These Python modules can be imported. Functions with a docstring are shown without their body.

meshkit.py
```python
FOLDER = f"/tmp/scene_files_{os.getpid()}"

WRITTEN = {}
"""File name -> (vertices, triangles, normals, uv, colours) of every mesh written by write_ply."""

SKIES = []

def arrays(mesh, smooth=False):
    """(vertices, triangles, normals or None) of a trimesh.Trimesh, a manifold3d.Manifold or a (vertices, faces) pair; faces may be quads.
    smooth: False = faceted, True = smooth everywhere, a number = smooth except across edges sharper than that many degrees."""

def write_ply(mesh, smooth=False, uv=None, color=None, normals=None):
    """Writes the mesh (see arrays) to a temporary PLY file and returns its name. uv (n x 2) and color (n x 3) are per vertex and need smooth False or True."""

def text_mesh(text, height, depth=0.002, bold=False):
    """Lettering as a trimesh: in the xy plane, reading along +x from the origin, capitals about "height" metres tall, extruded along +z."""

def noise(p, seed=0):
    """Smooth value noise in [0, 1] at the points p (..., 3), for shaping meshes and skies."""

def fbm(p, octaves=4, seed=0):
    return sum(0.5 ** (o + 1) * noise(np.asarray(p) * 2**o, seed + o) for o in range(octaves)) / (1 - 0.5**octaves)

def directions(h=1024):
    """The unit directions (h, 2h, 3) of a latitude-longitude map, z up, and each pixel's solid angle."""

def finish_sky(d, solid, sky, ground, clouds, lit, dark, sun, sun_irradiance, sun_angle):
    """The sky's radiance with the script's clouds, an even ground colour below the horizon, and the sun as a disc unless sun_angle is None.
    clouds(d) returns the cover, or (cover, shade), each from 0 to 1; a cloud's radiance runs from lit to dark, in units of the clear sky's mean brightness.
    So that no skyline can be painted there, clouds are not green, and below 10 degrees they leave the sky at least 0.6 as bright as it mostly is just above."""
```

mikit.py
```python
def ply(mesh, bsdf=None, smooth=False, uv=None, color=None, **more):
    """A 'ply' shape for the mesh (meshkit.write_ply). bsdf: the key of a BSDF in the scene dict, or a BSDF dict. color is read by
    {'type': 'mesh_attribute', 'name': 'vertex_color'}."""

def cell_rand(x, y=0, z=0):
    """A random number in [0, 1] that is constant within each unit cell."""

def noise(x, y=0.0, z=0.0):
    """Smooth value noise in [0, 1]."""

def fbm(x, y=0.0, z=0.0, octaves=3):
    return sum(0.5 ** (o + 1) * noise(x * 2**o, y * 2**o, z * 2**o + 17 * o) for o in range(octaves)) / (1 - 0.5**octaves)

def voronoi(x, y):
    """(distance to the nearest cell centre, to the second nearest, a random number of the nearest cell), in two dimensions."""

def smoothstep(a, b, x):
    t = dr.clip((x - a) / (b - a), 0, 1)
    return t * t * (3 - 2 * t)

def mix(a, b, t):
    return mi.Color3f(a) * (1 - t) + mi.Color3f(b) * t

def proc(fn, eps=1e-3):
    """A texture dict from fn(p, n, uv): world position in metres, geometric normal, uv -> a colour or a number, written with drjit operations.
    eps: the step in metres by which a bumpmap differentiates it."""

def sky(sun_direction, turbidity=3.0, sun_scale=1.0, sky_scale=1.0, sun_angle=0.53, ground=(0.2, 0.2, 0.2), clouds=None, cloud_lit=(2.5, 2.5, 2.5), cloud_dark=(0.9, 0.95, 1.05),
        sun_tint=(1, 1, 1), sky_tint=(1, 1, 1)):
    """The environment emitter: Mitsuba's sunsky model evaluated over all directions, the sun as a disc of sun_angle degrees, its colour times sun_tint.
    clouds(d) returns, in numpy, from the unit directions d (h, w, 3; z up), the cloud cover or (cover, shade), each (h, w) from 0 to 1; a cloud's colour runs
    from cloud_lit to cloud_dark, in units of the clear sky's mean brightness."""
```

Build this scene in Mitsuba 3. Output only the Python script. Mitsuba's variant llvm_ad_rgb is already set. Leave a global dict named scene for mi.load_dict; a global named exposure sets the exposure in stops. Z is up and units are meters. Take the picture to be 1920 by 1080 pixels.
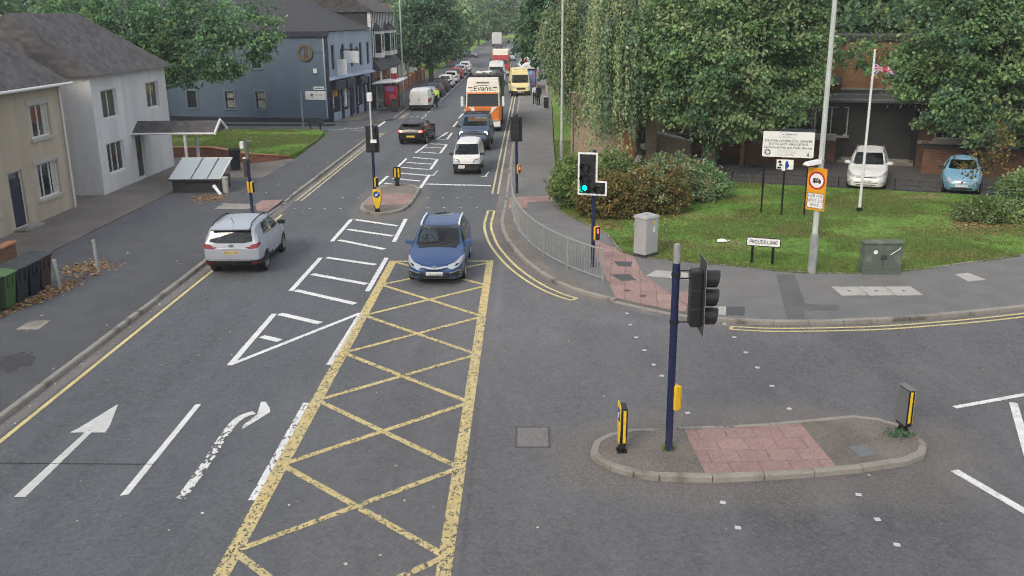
import math, random
import numpy as np, trimesh, manifold3d as m3
import drjit as dr, mitsuba as mi, mikit, meshkit
from shapely.geometry import Polygon, LineString, Point, box as sbox, MultiPolygon
from shapely.ops import unary_union
from shapely import affinity
from trimesh.util import concatenate as cat

T = mi.ScalarTransform4f
scene, labels = {}, {}
rng = np.random.default_rng(7)
random.seed(7)

# ---------------------------------------------------------------- camera, sky, exposure
CAM_F, PITCH, YAW, ROLL, CAM_H = 1740.0, math.radians(16.36), math.radians(-1.17), math.radians(0.5), 7.8
fwd = np.array([math.sin(YAW) * math.cos(PITCH), math.cos(YAW) * math.cos(PITCH), -math.sin(PITCH)])
right = np.array([math.cos(YAW), -math.sin(YAW), 0.0])
down = np.cross(fwd, right)
up = math.sin(ROLL) * right - math.cos(ROLL) * down
cam = np.array([0, 0, CAM_H])
scene['camera'] = {'type': 'perspective', 'fov': math.degrees(2 * math.atan(960 / CAM_F)), 'fov_axis': 'x', 'near_clip': 0.5, 'far_clip': 4000.0,
                   'to_world': T().look_at(origin=cam.tolist(), target=(cam + fwd).tolist(), up=up.tolist())}
scene['sky'] = mikit.sky((-0.42, -0.74, 0.56), turbidity=4, sun_scale=0.30, sun_angle=22, sun_tint=(0.88, 0.97, 1.12), clouds=lambda d: (np.ones(d.shape[:2]), np.clip(meshkit.fbm(d * 3.0, 3, 5) * 1.6 - 0.5, 0, 1)),
                         cloud_lit=(1.42, 1.50, 1.64), cloud_dark=(0.86, 0.93, 1.06))
exposure = 2.6

# ---------------------------------------------------------------- naming
def numbered(base):
    if base not in labels and base not in scene and not any(k.startswith(base + '__') for k in scene):
        return base
    i = 1
    while f'{base}_{i:03d}' in USED:
        i += 1
    return f'{base}_{i:03d}'
USED, COUNT = set(), {}
def fresh(base):
    n = COUNT.get(base, 0)
    COUNT[base] = n + 1
    return base if n == 0 else f'{base}_{n:03d}'
def thing(name, label=None, category=None, group=None, kind=None):
    key = fresh(name)
    labels[key] = {}
    if label: labels[key]['label'] = label
    if category: labels[key]['category'] = category
    if group: labels[key]['group'] = group
    if kind: labels[key]['kind'] = kind
    return key
def part(parent, name, mesh, mat, smooth=False, label=None, kind=None, to_world=None, **kw):
    key = fresh(parent + '__' + name)
    sh = mikit.ply(mesh, mat, smooth, **kw) if not isinstance(mesh, dict) else dict(mesh)
    if to_world is not None: sh['to_world'] = to_world
    scene[key] = sh
    if label or kind:
        labels[key] = {}
        if label: labels[key]['label'] = label
        if kind: labels[key]['kind'] = kind
    return key
def solo(name, mesh, mat, label, category=None, group=None, kind=None, smooth=False, to_world=None, **kw):
    key = thing(name, label, category, group, kind)
    sh = mikit.ply(mesh, mat, smooth, **kw)
    if to_world is not None: sh['to_world'] = to_world
    scene[key] = sh
    return key

# ---------------------------------------------------------------- materials
def rgb(c): return {'type': 'rgb', 'value': [float(x) for x in c]}
def S(r, g, b):      # an sRGB byte colour as linear reflectance
    f = lambda v: (v / 255 / 12.92) if v <= 10 else ((v / 255 + 0.055) / 1.055) ** 2.4
    return (f(r), f(g), f(b))
def mat(name, color=(0.5, 0.5, 0.5), rough=0.6, metallic=0.0, clearcoat=0.0, spec=0.5, bump=None, bump_scale=1.0):
    col = mikit.proc(color) if callable(color) else (color if isinstance(color, dict) else rgb(color))
    b = {'type': 'principled', 'base_color': col, 'roughness': float(rough), 'metallic': float(metallic), 'specular': float(spec)}
    if clearcoat: b['clearcoat'] = float(clearcoat); b['clearcoat_gloss'] = 0.97
    if bump is not None:
        b = {'type': 'bumpmap', 'arbitrary': mikit.proc(bump, eps=0.004), 'scale': float(bump_scale), 'bsdf': b}
    scene[name] = {'type': 'twosided', 'bsdf': b}
    return name
C3 = mi.Color3f
mix, sm, noise, fbm, cell_rand = mikit.mix, mikit.smoothstep, mikit.noise, mikit.fbm, mikit.cell_rand

def asphalt_col(p, n, uv):
    big = fbm(p.x * 0.22, p.y * 0.12, 3.0)
    mid = fbm(p.x * 1.6, p.y * 0.5, 9.0)
    grit = noise(p.x * 55, p.y * 55, 1.0)
    chip = sm(0.80, 0.95, noise(p.x * 24, p.y * 24, 7.0))
    wear = sm(-6.5, -1.0, p.x) * sm(45.0, 25.0, p.y)                      # older, browner surfacing on the junction side
    base = mix(C3(0.112, 0.120, 0.132), C3(0.148, 0.143, 0.148), wear * (0.55 + 0.45 * big))
    v = 0.72 + 0.26 * big + 0.16 * mid + 0.22 * (grit - 0.5)
    v = v + 0.20 * (noise(p.x * 17, p.y * 15, 31.0) - 0.5) + 0.10 * (noise(p.x * 6, p.y * 3.5, 33.0) - 0.5)
    arc = dr.sqrt(dr.square(p.x - 3.0) + dr.square(p.y - 16.6))            # scuffed turning track round the corner
    v = v + 0.13 * dr.exp(-dr.square((arc - 6.6) / 0.55)) * noise(p.x * 1.4, p.y * 1.4, 35.0) * sm(-2.0, -0.6, p.x)
    v = v + 0.16 * dr.exp(-dr.square((p.x + 0.92) / 0.10)) * sm(22.0, 24.5, p.y) * sm(30.5, 29.0, p.y)
    v = v - 0.14 * dr.exp(-dr.square((p.x + 0.88 + 0.012 * p.y) / 0.05)) * sm(20.0, 17.5, p.y)
    tracks = dr.exp(-dr.square((p.x + 2.5) / 0.35)) + dr.exp(-dr.square((p.x + 4.0) / 0.35)) + dr.exp(-dr.square((p.x + 8.0) / 0.4)) + dr.exp(-dr.square((p.x + 9.5) / 0.4))
    v = v - 0.06 * tracks
    col = base * v
    # brown grit swept against the islands and the corner kerb
    ex, ey = (p.x - 4.3) / 3.9, (p.y - 15.75) / 1.95
    isl = sm(1.25, 0.95, dr.sqrt(ex * ex + ey * ey) * (0.82 + 0.36 * fbm(p.x * 1.1, p.y * 1.1, 12.0)))
    fx, fy = (p.x + 6.1) / 1.5, (p.y - 40.2) / 4.6
    isl = dr.maximum(isl, sm(1.2, 0.95, dr.sqrt(fx * fx + fy * fy) * (0.82 + 0.36 * fbm(p.x * 1.3, p.y * 0.9, 14.0))))
    stain = sm(0.60, 0.80, fbm(p.x * 0.5 + 40, p.y * 0.22, 15.0)) * 0.35
    col = mix(col, C3(0.205, 0.182, 0.165) * (0.55 + 0.7 * grit), 0.48 * isl)
    col = col * (1 - 0.35 * stain)
    return mix(col, C3(0.22, 0.21, 0.20), 0.35 * chip)
def grit_bump(p, n, uv): return 0.004 * noise(p.x * 60, p.y * 60, 2.0)
mat('asphalt', asphalt_col, 0.82, spec=0.35)
def pave_col(p, n, uv):
    big = fbm(p.x * 0.3, p.y * 0.3, 1.0)
    grit = noise(p.x * 45, p.y * 45, 4.0)
    mid = noise(p.x * 2.1, p.y * 2.1, 5.0)
    return mix(C3(0.090, 0.095, 0.106), C3(0.185, 0.182, 0.180), sm(-9.0, -2.0, p.x) * (0.7 + 0.3 * big) + 0.12 * big) * (0.84 + 0.24 * (grit - 0.5) + 0.16 * mid)
mat('pavement', pave_col, 0.9, spec=0.3)
def patch_col(p, n, uv):
    grit = noise(p.x * 45, p.y * 45, 4.0)
    return C3(0.115, 0.115, 0.117) * (0.8 + 0.3 * grit + 0.2 * noise(p.x * 2, p.y * 2, 3.0))
mat('dark_patch', patch_col, 0.85, spec=0.3)
def conc_col(p, n, uv):
    big = fbm(p.x * 1.1, p.y * 1.1, p.z * 1.1 + 2.0)
    grit = noise(p.x * 38, p.y * 38, p.z * 38)
    dirt = sm(0.45, 0.8, fbm(p.x * 2.7, p.y * 2.7, p.z * 2 + 9.0))
    return mix(C3(0.32, 0.30, 0.27), C3(0.17, 0.155, 0.135), dirt) * (0.75 + 0.3 * big + 0.2 * (grit - 0.5))
mat('concrete', conc_col, 0.88, spec=0.3)
def dirt_col(p, n, uv):
    return mix(C3(0.135, 0.120, 0.108), C3(0.215, 0.192, 0.172), fbm(p.x * 2, p.y * 2, 3.0)) * (0.75 + 0.5 * noise(p.x * 40, p.y * 40, 1.0))
mat('grubby_asphalt', dirt_col, 0.95, spec=0.2)
def grass_col(p, n, uv):
    big = fbm(p.x * 0.35, p.y * 0.5, 6.0)
    fine = noise(p.x * 9, p.y * 9, 2.0)
    bare = sm(0.56, 0.74, fbm(p.x * 0.42 + 11, p.y * 0.6, 4.0))
    g = mix(C3(0.080, 0.185, 0.030), C3(0.150, 0.235, 0.060), big) * (0.7 + 0.6 * fine)
    return mix(g, C3(0.20, 0.165, 0.085) * (0.7 + 0.6 * fine), bare * 0.75)
mat('grass_ground', grass_col, 1.0, spec=0.1)
def slab_col(p, n, uv):
    r = noise(p.x * 1.3, p.y * 1.3, 2.0)
    grit = noise(p.x * 50, p.y * 50, 4.0)
    blot = fbm(p.x * 4, p.y * 4, 6.0)
    return mix(C3(0.43, 0.275, 0.255), C3(0.31, 0.215, 0.205), 0.5 * r + 0.5 * blot) * (0.78 + 0.4 * (grit - 0.3))
def blister(p, n, uv):
    u, v = p.x / 0.066, p.y / 0.066
    du, dv = u - dr.floor(u) - 0.5, v - dr.floor(v) - 0.5
    return 0.005 * (1 - sm(0.16, 0.34, dr.sqrt(du * du + dv * dv)))
mat('red_slab', slab_col, 0.85, spec=0.3)
mat('red_slab_pale', lambda p, n, uv: slab_col(p, n, uv) * C3(1.06, 1.07, 1.06), 0.85, spec=0.3)
mat('red_slab_dark', lambda p, n, uv: slab_col(p, n, uv) * C3(0.94, 0.93, 0.94), 0.85, spec=0.3)
mat('red_tactile', slab_col, 0.85, spec=0.3, bump=blister)
def wear_mask(p, lo, hi):
    w = 0.55 * fbm(p.x * 9, p.y * 6, 1.0) + 0.45 * noise(p.x * 34, p.y * 24, 3.0)
    z = 0.35 + 0.75 * sm(27.0, 18.0, p.y) * (0.35 + 0.65 * noise(p.x * 0.7, p.y * 0.6, 8.0))
    return sm(lo, hi, w * (0.45 + z) )
def white_paint(p, n, uv):
    base = mix(C3(0.76, 0.76, 0.75), C3(0.60, 0.61, 0.59), sm(18.6, 17.6, p.y) * sm(-6.8, -7.6, p.x)) * (0.86 + 0.16 * noise(p.x * 7, p.y * 7, 2.0))
    return mix(base, C3(0.085, 0.085, 0.088), 0.9 * wear_mask(p, 0.74, 0.86) * sm(-7.2, -5.0, p.x) * (1 - 0.75 * sm(2.0, 5.0, p.x)))
mat('white_paint', white_paint, 0.7, spec=0.3)
mat('white_paint_worn', lambda p, n, uv: mix(C3(0.70, 0.70, 0.68), C3(0.085, 0.085, 0.088), 0.95 * sm(0.50, 0.56, 0.5 * noise(p.x * 16, p.y * 10, 1.0) + 0.5 * noise(p.x * 38, p.y * 22, 5.0)) * sm(17.9, 16.2, p.y)), 0.7, spec=0.3)
def yellow_paint(p, n, uv):
    base = mix(C3(0.60, 0.47, 0.20), C3(0.54, 0.46, 0.26), fbm(p.x * 2, p.y * 2, 2.0)) * (0.86 + 0.25 * noise(p.x * 9, p.y * 9, 4.0))
    near = sm(25.5, 23.0, p.y)
    w = 0.45 * noise(p.x * 24, p.y * 17, 1.0) + 0.55 * noise(p.x * 55, p.y * 40, 3.0)
    pat = noise(p.x * 0.9 + 4, p.y * 0.5, 8.0)
    th = 0.72 - 0.19 * near * (0.30 + 0.70 * pat)
    return mix(base, C3(0.085, 0.083, 0.085), 0.92 * sm(th, th + 0.06, w))
mat('yellow_paint', yellow_paint, 0.75, spec=0.3)
mat('yellow_line', lambda p, n, uv: C3(0.60, 0.50, 0.25) * (0.72 + 0.35 * fbm(p.x * 4, p.y * 2, 2.0) + 0.15 * noise(p.x * 30, p.y * 30, 2.0)), 0.75, spec=0.3)
mat('cream_line', lambda p, n, uv: C3(0.52, 0.45, 0.30) * (0.72 + 0.35 * fbm(p.x * 4, p.y * 2, 2.0) + 0.15 * noise(p.x * 30, p.y * 30, 2.0)), 0.75, spec=0.3)

def brick_fn(c1, c2, mortar, bw=0.225, bh=0.075):
    def f(p, n, uv):
        hor = dr.select(dr.abs(n.x) > dr.abs(n.y), p.y, p.x)
        row = dr.floor(p.z / bh)
        u = hor / bw + 0.5 * (row - 2 * dr.floor(row / 2))
        col = dr.floor(u)
        fu, fv = u - col, p.z / bh - row
        m = sm(0.0, 0.035, dr.minimum(fu, 1 - fu)) * sm(0.0, 0.10, dr.minimum(fv, 1 - fv))
        r = cell_rand(col, row, 3)
        return mix(C3(*mortar), mix(C3(*c1), C3(*c2), r) * (0.8 + 0.3 * noise(p.x * 30, p.y * 30, p.z * 30)), m) * (0.8 + 0.3 * fbm(p.x * .8, p.y * .8, p.z * .8))
    return f
mat('brick_brown', brick_fn((0.17, 0.085, 0.060), (0.24, 0.125, 0.085), (0.20, 0.17, 0.14)), 0.9, spec=0.2)
mat('brick_red', brick_fn((0.26, 0.10, 0.065), (0.34, 0.15, 0.09), (0.26, 0.22, 0.19)), 0.9, spec=0.2)
mat('brick_buff', brick_fn((0.42, 0.32, 0.24), (0.50, 0.39, 0.29), (0.34, 0.29, 0.23)), 0.9, spec=0.2)
def render_fn(c, streak=0.25):
    def f(p, n, uv):
        h = p.x + p.y
        s = fbm(h * 2.2, p.z * 0.25, 2.0)
        return C3(*c) * (0.9 - streak * 0.5 + streak * s + 0.10 * noise(p.x * 14, p.y * 14, p.z * 14))
    return f
mat('render_blue', render_fn((0.120, 0.165, 0.235), 0.2), 0.85, spec=0.3)
mat('render_pale', render_fn((0.36, 0.42, 0.52), 0.3), 0.85, spec=0.3)
mat('render_cream', render_fn((0.48, 0.42, 0.33), 0.3), 0.85, spec=0.3)
mat('render_white', render_fn((0.66, 0.66, 0.66), 0.3), 0.85, spec=0.3)
mat('roof_tile', lambda p, n, uv: C3(0.085, 0.080, 0.082) * (0.6 + 0.5 * cell_rand(dr.floor((p.x + p.y) / 0.3), dr.floor(p.z / 0.16), 1) + 0.3 * noise(p.x * 5, p.y * 5, p.z * 5)), 0.8, spec=0.3)
mat('bark', lambda p, n, uv: mix(C3(0.055, 0.045, 0.036), C3(0.13, 0.11, 0.09), fbm(p.x * 14, p.y * 14, p.z * 3)), 0.95, spec=0.1)
mat('birch_bark', lambda p, n, uv: mix(C3(0.42, 0.41, 0.38), C3(0.05, 0.045, 0.04), sm(0.38, 0.50, fbm(p.x * 5, p.y * 5, p.z * 3.2))), 0.9, spec=0.2)
scene['leaf'] = {'type': 'principledthin', 'base_color': {'type': 'mesh_attribute', 'name': 'vertex_color'}, 'roughness': 0.42, 'diff_trans': 0.75, 'spec_trans': 0.0, 'eta': 1.4}
scene['litter_leaf'] = {'type': 'twosided', 'bsdf': {'type': 'diffuse', 'reflectance': {'type': 'mesh_attribute', 'name': 'vertex_color'}}}

mat('navy_paint', lambda p, n, uv: C3(0.012, 0.018, 0.070) * (0.75 + 0.5 * fbm(p.x * 20, p.y * 20, p.z * 3.0)) + C3(0.03, 0.028, 0.025) * sm(0.9, 0.1, p.z) * noise(p.x * 30, p.y * 30, p.z * 14), 0.42, spec=0.5)
mat('black_plastic', (0.016, 0.017, 0.019), 0.42)
mat('black_matt', (0.010, 0.010, 0.011), 0.8, spec=0.3)
mat('dark_grey', (0.045, 0.048, 0.052), 0.5)
mat('mid_grey', (0.16, 0.165, 0.17), 0.55)
mat('light_grey', (0.36, 0.37, 0.38), 0.5)
mat('white_plastic', (0.78, 0.78, 0.78), 0.4)
mat('galvanised', lambda p, n, uv: C3(0.37, 0.38, 0.37) * (0.72 + 0.4 * fbm(p.x * 12, p.y * 12, p.z * 5)), 0.5, metallic=0.15)
mat('lamp_column', lambda p, n, uv: C3(0.56, 0.60, 0.57) * (0.8 + 0.3 * fbm(p.x * 9, p.y * 9, p.z * 2.0)), 0.5)
mat('column_base', lambda p, n, uv: C3(0.33, 0.35, 0.35) * (0.7 + 0.5 * fbm(p.x * 10, p.y * 10, p.z * 4.0)), 0.6)
mat('yellow_plastic', (0.78, 0.47, 0.02), 0.4)
mat('amber_yellow', (0.78, 0.52, 0.03), 0.35)
mat('sign_white', (0.86, 0.86, 0.86), 0.4)
mat('sign_black', (0.012, 0.012, 0.013), 0.5)
mat('sign_blue', (0.012, 0.06, 0.30), 0.35)
mat('sign_red', (0.52, 0.02, 0.02), 0.4)
mat('sign_orange', (0.80, 0.36, 0.02), 0.4)
mat('cabinet_grey', lambda p, n, uv: C3(0.42, 0.42, 0.42) * (0.86 + 0.2 * fbm(p.x * 5, p.y * 5, p.z * 2)), 0.5)
mat('cabinet_green', lambda p, n, uv: mix(C3(0.10, 0.125, 0.105), C3(0.19, 0.19, 0.15), sm(0.5, 0.8, fbm(p.x * 3.3, p.y * 3.3, p.z * 3.3))), 0.6)
mat('cover_plate', lambda p, n, uv: C3(0.200, 0.183, 0.180) * (0.8 + 0.3 * noise(p.x * 30, p.y * 30, 1.0)), 0.8)
mat('old_patch', lambda p, n, uv: C3(0.052, 0.053, 0.058) * (0.8 + 0.4 * noise(p.x * 40, p.y * 40, 1.0)), 0.9)
mat('gutter_channel', lambda p, n, uv: mix(C3(0.20, 0.183, 0.178), C3(0.115, 0.108, 0.105), fbm(p.x * 1.6, p.y * 0.7, 2.0)) * (0.8 + 0.4 * noise(p.x * 34, p.y * 34, 1.0)), 0.9)
mat('seam_dark', (0.02, 0.02, 0.022), .9)
mat('iron', (0.10, 0.10, 0.105), 0.6, metallic=0.3)
mat('stud_metal', (0.62, 0.63, 0.65), 0.35, metallic=0.4)
mat('brown_cover', (0.12, 0.075, 0.055), 0.8)
mat('white_stone', lambda p, n, uv: C3(0.38, 0.365, 0.345) * (0.75 + 0.4 * fbm(p.x * 4, p.y * 4, p.z * 4) + 0.15 * noise(p.x * 40, p.y * 40, 1.0)), 0.85)

# ---------------------------------------------------------------- mesh helpers
def polys(g):
    return [q for q in (g.geoms if hasattr(g, 'geoms') else [g]) if q.geom_type == 'Polygon' and q.area > 1e-7]
def sheet(g, z=0.0):
    out = []
    for q in polys(g):
        v, f = trimesh.creation.triangulate_polygon(q, engine='earcut')
        v3 = np.column_stack([v, np.full(len(v), z)])
        n = np.cross(v3[f[:, 1]] - v3[f[:, 0]], v3[f[:, 2]] - v3[f[:, 0]])[:, 2]
        f = np.where((n < 0)[:, None], f[:, ::-1], f)
        out.append(trimesh.Trimesh(v3, f, process=False))
    return cat(out)
def slab(g, z0, z1):
    out = []
    for q in polys(g):
        m = trimesh.creation.extrude_polygon(q, z1 - z0, engine='earcut')
        m.apply_translation([0, 0, z0])
        out.append(m)
    return cat(out)
def bx(x0, x1, y0, y1, z0, z1):
    m = trimesh.creation.box((x1 - x0, y1 - y0, z1 - z0))
    m.apply_translation([(x0 + x1) / 2, (y0 + y1) / 2, (z0 + z1) / 2])
    return m
def hull(pts): return trimesh.convex.convex_hull(np.asarray(pts, float))
def rbx(x0, x1, y0, y1, z0, z1, r=0.02):       # box with chamfered edges
    lo, hi = np.array([x0, y0, z0]), np.array([x1, y1, z1])
    pts = []
    for s in np.ndindex(2, 2, 2):
        c = np.where(np.array(s) == 1, hi, lo)
        d = np.where(np.array(s) == 1, -r, r)
        for k in range(3):
            q = c + d
            q[k] = c[k]
            pts.append(q)
    return hull(pts)
def place(m, loc=(0, 0, 0), rz=0.0, rx=0.0, ry=0.0):
    m = m.copy()
    for a, ax in ((rx, [1, 0, 0]), (ry, [0, 1, 0]), (rz, [0, 0, 1])):
        if a: m.apply_transform(trimesh.transformations.rotation_matrix(math.radians(a), ax))
    m.apply_translation(loc)
    return m
def ptube(points, radii, n=8, cap=True):
    p = np.asarray(points, float)
    r = np.broadcast_to(np.asarray(radii, float), (len(p),))
    t = np.diff(p, axis=0)
    t /= np.linalg.norm(t, axis=1, keepdims=True) + 1e-12
    t = np.vstack([t[:1], t[:-1] + t[1:], t[-1:]])
    t /= np.linalg.norm(t, axis=1, keepdims=True) + 1e-12
    a = np.zeros_like(p)
    e = np.eye(3)[int(np.argmin(np.abs(t[0])))]
    for k in range(len(p)):
        e = e - t[k] * (e @ t[k])
        e = e / (np.linalg.norm(e) + 1e-12)
        a[k] = e
    b = np.cross(t, a)
    ang = np.arange(n) * 2 * np.pi / n
    v = p[:, None] + r[:, None, None] * (np.cos(ang)[None, :, None] * a[:, None] + np.sin(ang)[None, :, None] * b[:, None])
    v = v.reshape(-1, 3)
    i, j = np.meshgrid(np.arange(len(p) - 1), np.arange(n), indexing='ij')
    i, j = i.ravel(), j.ravel()
    A, B, Cc, D = i * n + j, i * n + (j + 1) % n, (i + 1) * n + (j + 1) % n, (i + 1) * n + j
    f = np.vstack([np.stack([A, B, Cc], 1), np.stack([A, Cc, D], 1)])
    if cap:
        k = len(v)
        v = np.vstack([v, p[:1], p[-1:]])
        jj = np.arange(n)
        f = np.vstack([f, np.stack([np.full(n, k), (jj + 1) % n, jj], 1), np.stack([np.full(n, k + 1), (len(p) - 1) * n + jj, (len(p) - 1) * n + (jj + 1) % n], 1)])
    m = trimesh.Trimesh(v, f, process=False)
    if m.volume < 0: m.invert()
    return m
def rod(p0, p1, r0, r1=None, n=12): return ptube([p0, p1], [r0, r0 if r1 is None else r1], n)
def lathe(profile, n=24, loc=(0, 0, 0)):
    m = trimesh.creation.revolve(np.asarray(profile, float), sections=n)
    m.apply_translation(loc)
    return m
def smooth_line(pts, step=0.3):
    p = np.asarray(pts, float)
    from scipy.interpolate import CubicSpline, PchipInterpolator
    s = np.r_[0, np.cumsum(np.linalg.norm(np.diff(p, axis=0), axis=1))]
    cs = PchipInterpolator(s, p, axis=0)
    q = cs(np.linspace(0, s[-1], max(2, int(s[-1] / step))))
    return q
def offset_line(line, d):
    p = np.asarray(line, float)
    t = np.gradient(p, axis=0)
    t /= np.linalg.norm(t, axis=1, keepdims=True)
    return p + d * np.column_stack([-t[:, 1], t[:, 0]])
def strip(line, w): return LineString(line).buffer(w / 2, cap_style=2, join_style=1)
def quad(p, q, w): return LineString([p, q]).buffer(w / 2, cap_style=2)
def text_on(txt, height, origin, xdir, updir, depth=0.003, bold=False, center=True, width=None):
    """Lettering standing on a surface: origin = middle of the base line."""
    m = meshkit.text_mesh(txt, height, depth, bold)
    b = m.bounds
    if width: m.apply_scale([width / (b[1][0] - b[0][0]), 1, 1]); b = m.bounds
    if center: m.apply_translation([-(b[0][0] + b[1][0]) / 2, 0, 0])
    x, u = np.asarray(xdir, float), np.asarray(updir, float)
    x /= np.linalg.norm(x); u /= np.linalg.norm(u)
    M = np.eye(4); M[:3, 0], M[:3, 1], M[:3, 2], M[:3, 3] = x, u, np.cross(x, u), origin
    m.apply_transform(M)
    return m
# ---------------------------------------------------------------- the setting: ground, roads, pavements
PH = 0.11                                                           # kerb height
RK = smooth_line([(-1.0, 330), (-1.05, 200), (-1.08, 100), (-1.1, 58), (-1.1, 41), (-1.13, 37.5), (-1.16, 35.6), (-0.95, 33.1), (-0.34, 30.0), (0.56, 27.35), (1.3, 26.05), (2.07, 25.3), (3.03, 24.48),
                  (4.19, 23.65), (5.24, 23.2), (6.4, 23.03), (8.42, 23.12), (10.65, 23.52), (13.41, 24.3), (18, 26.2), (26, 30.4), (45, 41)], 0.25)
RKN = RK[RK[:, 1] < 60]
LK = -10.68
main = sbox(LK, -40, 40, 15).union(sbox(LK, -40, -1.0, 330))
junction = Polygon([(-1.2, 330)] + [tuple(q) for q in RK] + [(60, 40), (60, -40), (-1.2, -40)])
side_road = Polygon([(LK + 0.1, 65.5), (LK + 0.1, 73.5), (-12.5, 71.2), (-15, 69.5), (-60, 73), (-60, 67.5), (-22, 66.2), (-14.5, 66.3), (-12.5, 66)])
road_poly = unary_union([sbox(LK, -40, -1.1, 330), junction, side_road]).buffer(0)
solo('ground', sheet(sbox(-260, -60, 260, 420), -0.06), 'grass_ground', 'grassy earth beyond the streets and gardens', 'ground', kind='structure')
road = solo('road', sheet(road_poly, 0.0), 'asphalt', 'grey asphalt carriageway of the main road and its junction', 'road', kind='structure')

pl = thing('pavement', 'grey asphalt pavement along the left side of the main road', 'pavement', kind='structure')
left_pave = Polygon([(LK - 0.13, -40), (LK - 0.13, 64.6), (-11.4, 65.6), (-12.8, 66.0), (-14.2, 66.2), (-13.8, 62.7), (-13.3, 52.0), (-13.4, 46), (-16.5, 45.8), (-16.5, -40)])
left_pave2 = Polygon([(LK - 0.13, 74.2), (LK - 0.13, 330), (-13.4, 330), (-13.6, 82.5), (-15.1, 71.3), (-60, 75), (-60, 73.2), (-15.2, 69.9), (-12.6, 71.6), (-11.2, 73.0)])
part(pl, 'surface', slab(left_pave, -0.05, PH), 'pavement')
part(pl, 'surface', slab(left_pave2, -0.05, PH), 'pavement')
pr = thing('pavement', 'grey asphalt pavement curving round the right corner into the side road', 'pavement', kind='structure')
KW = 0.13
in_line = offset_line(RK, KW)
back_r = [(60, 46), (40, 42.0), (26, 34.6), (18, 30.6), (16.23, 29.9), (13.65, 28.75), (11.66, 28.0), (10.27, 27.72), (8.48, 27.76), (6.85, 28.45), (4.3, 29.5), (3.6, 29.9), (3.1, 30.5), (2.86, 33.0), (2.3, 34.6), (1.25, 37.5), (1.2, 40.3), (1.4, 51), (1.5, 60), (1.95, 82), (2.2, 330)]
right_pave = Polygon([tuple(q) for q in in_line] + back_r).buffer(0)
part(pr, 'surface', slab(right_pave, -0.05, PH), 'pavement')

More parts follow.
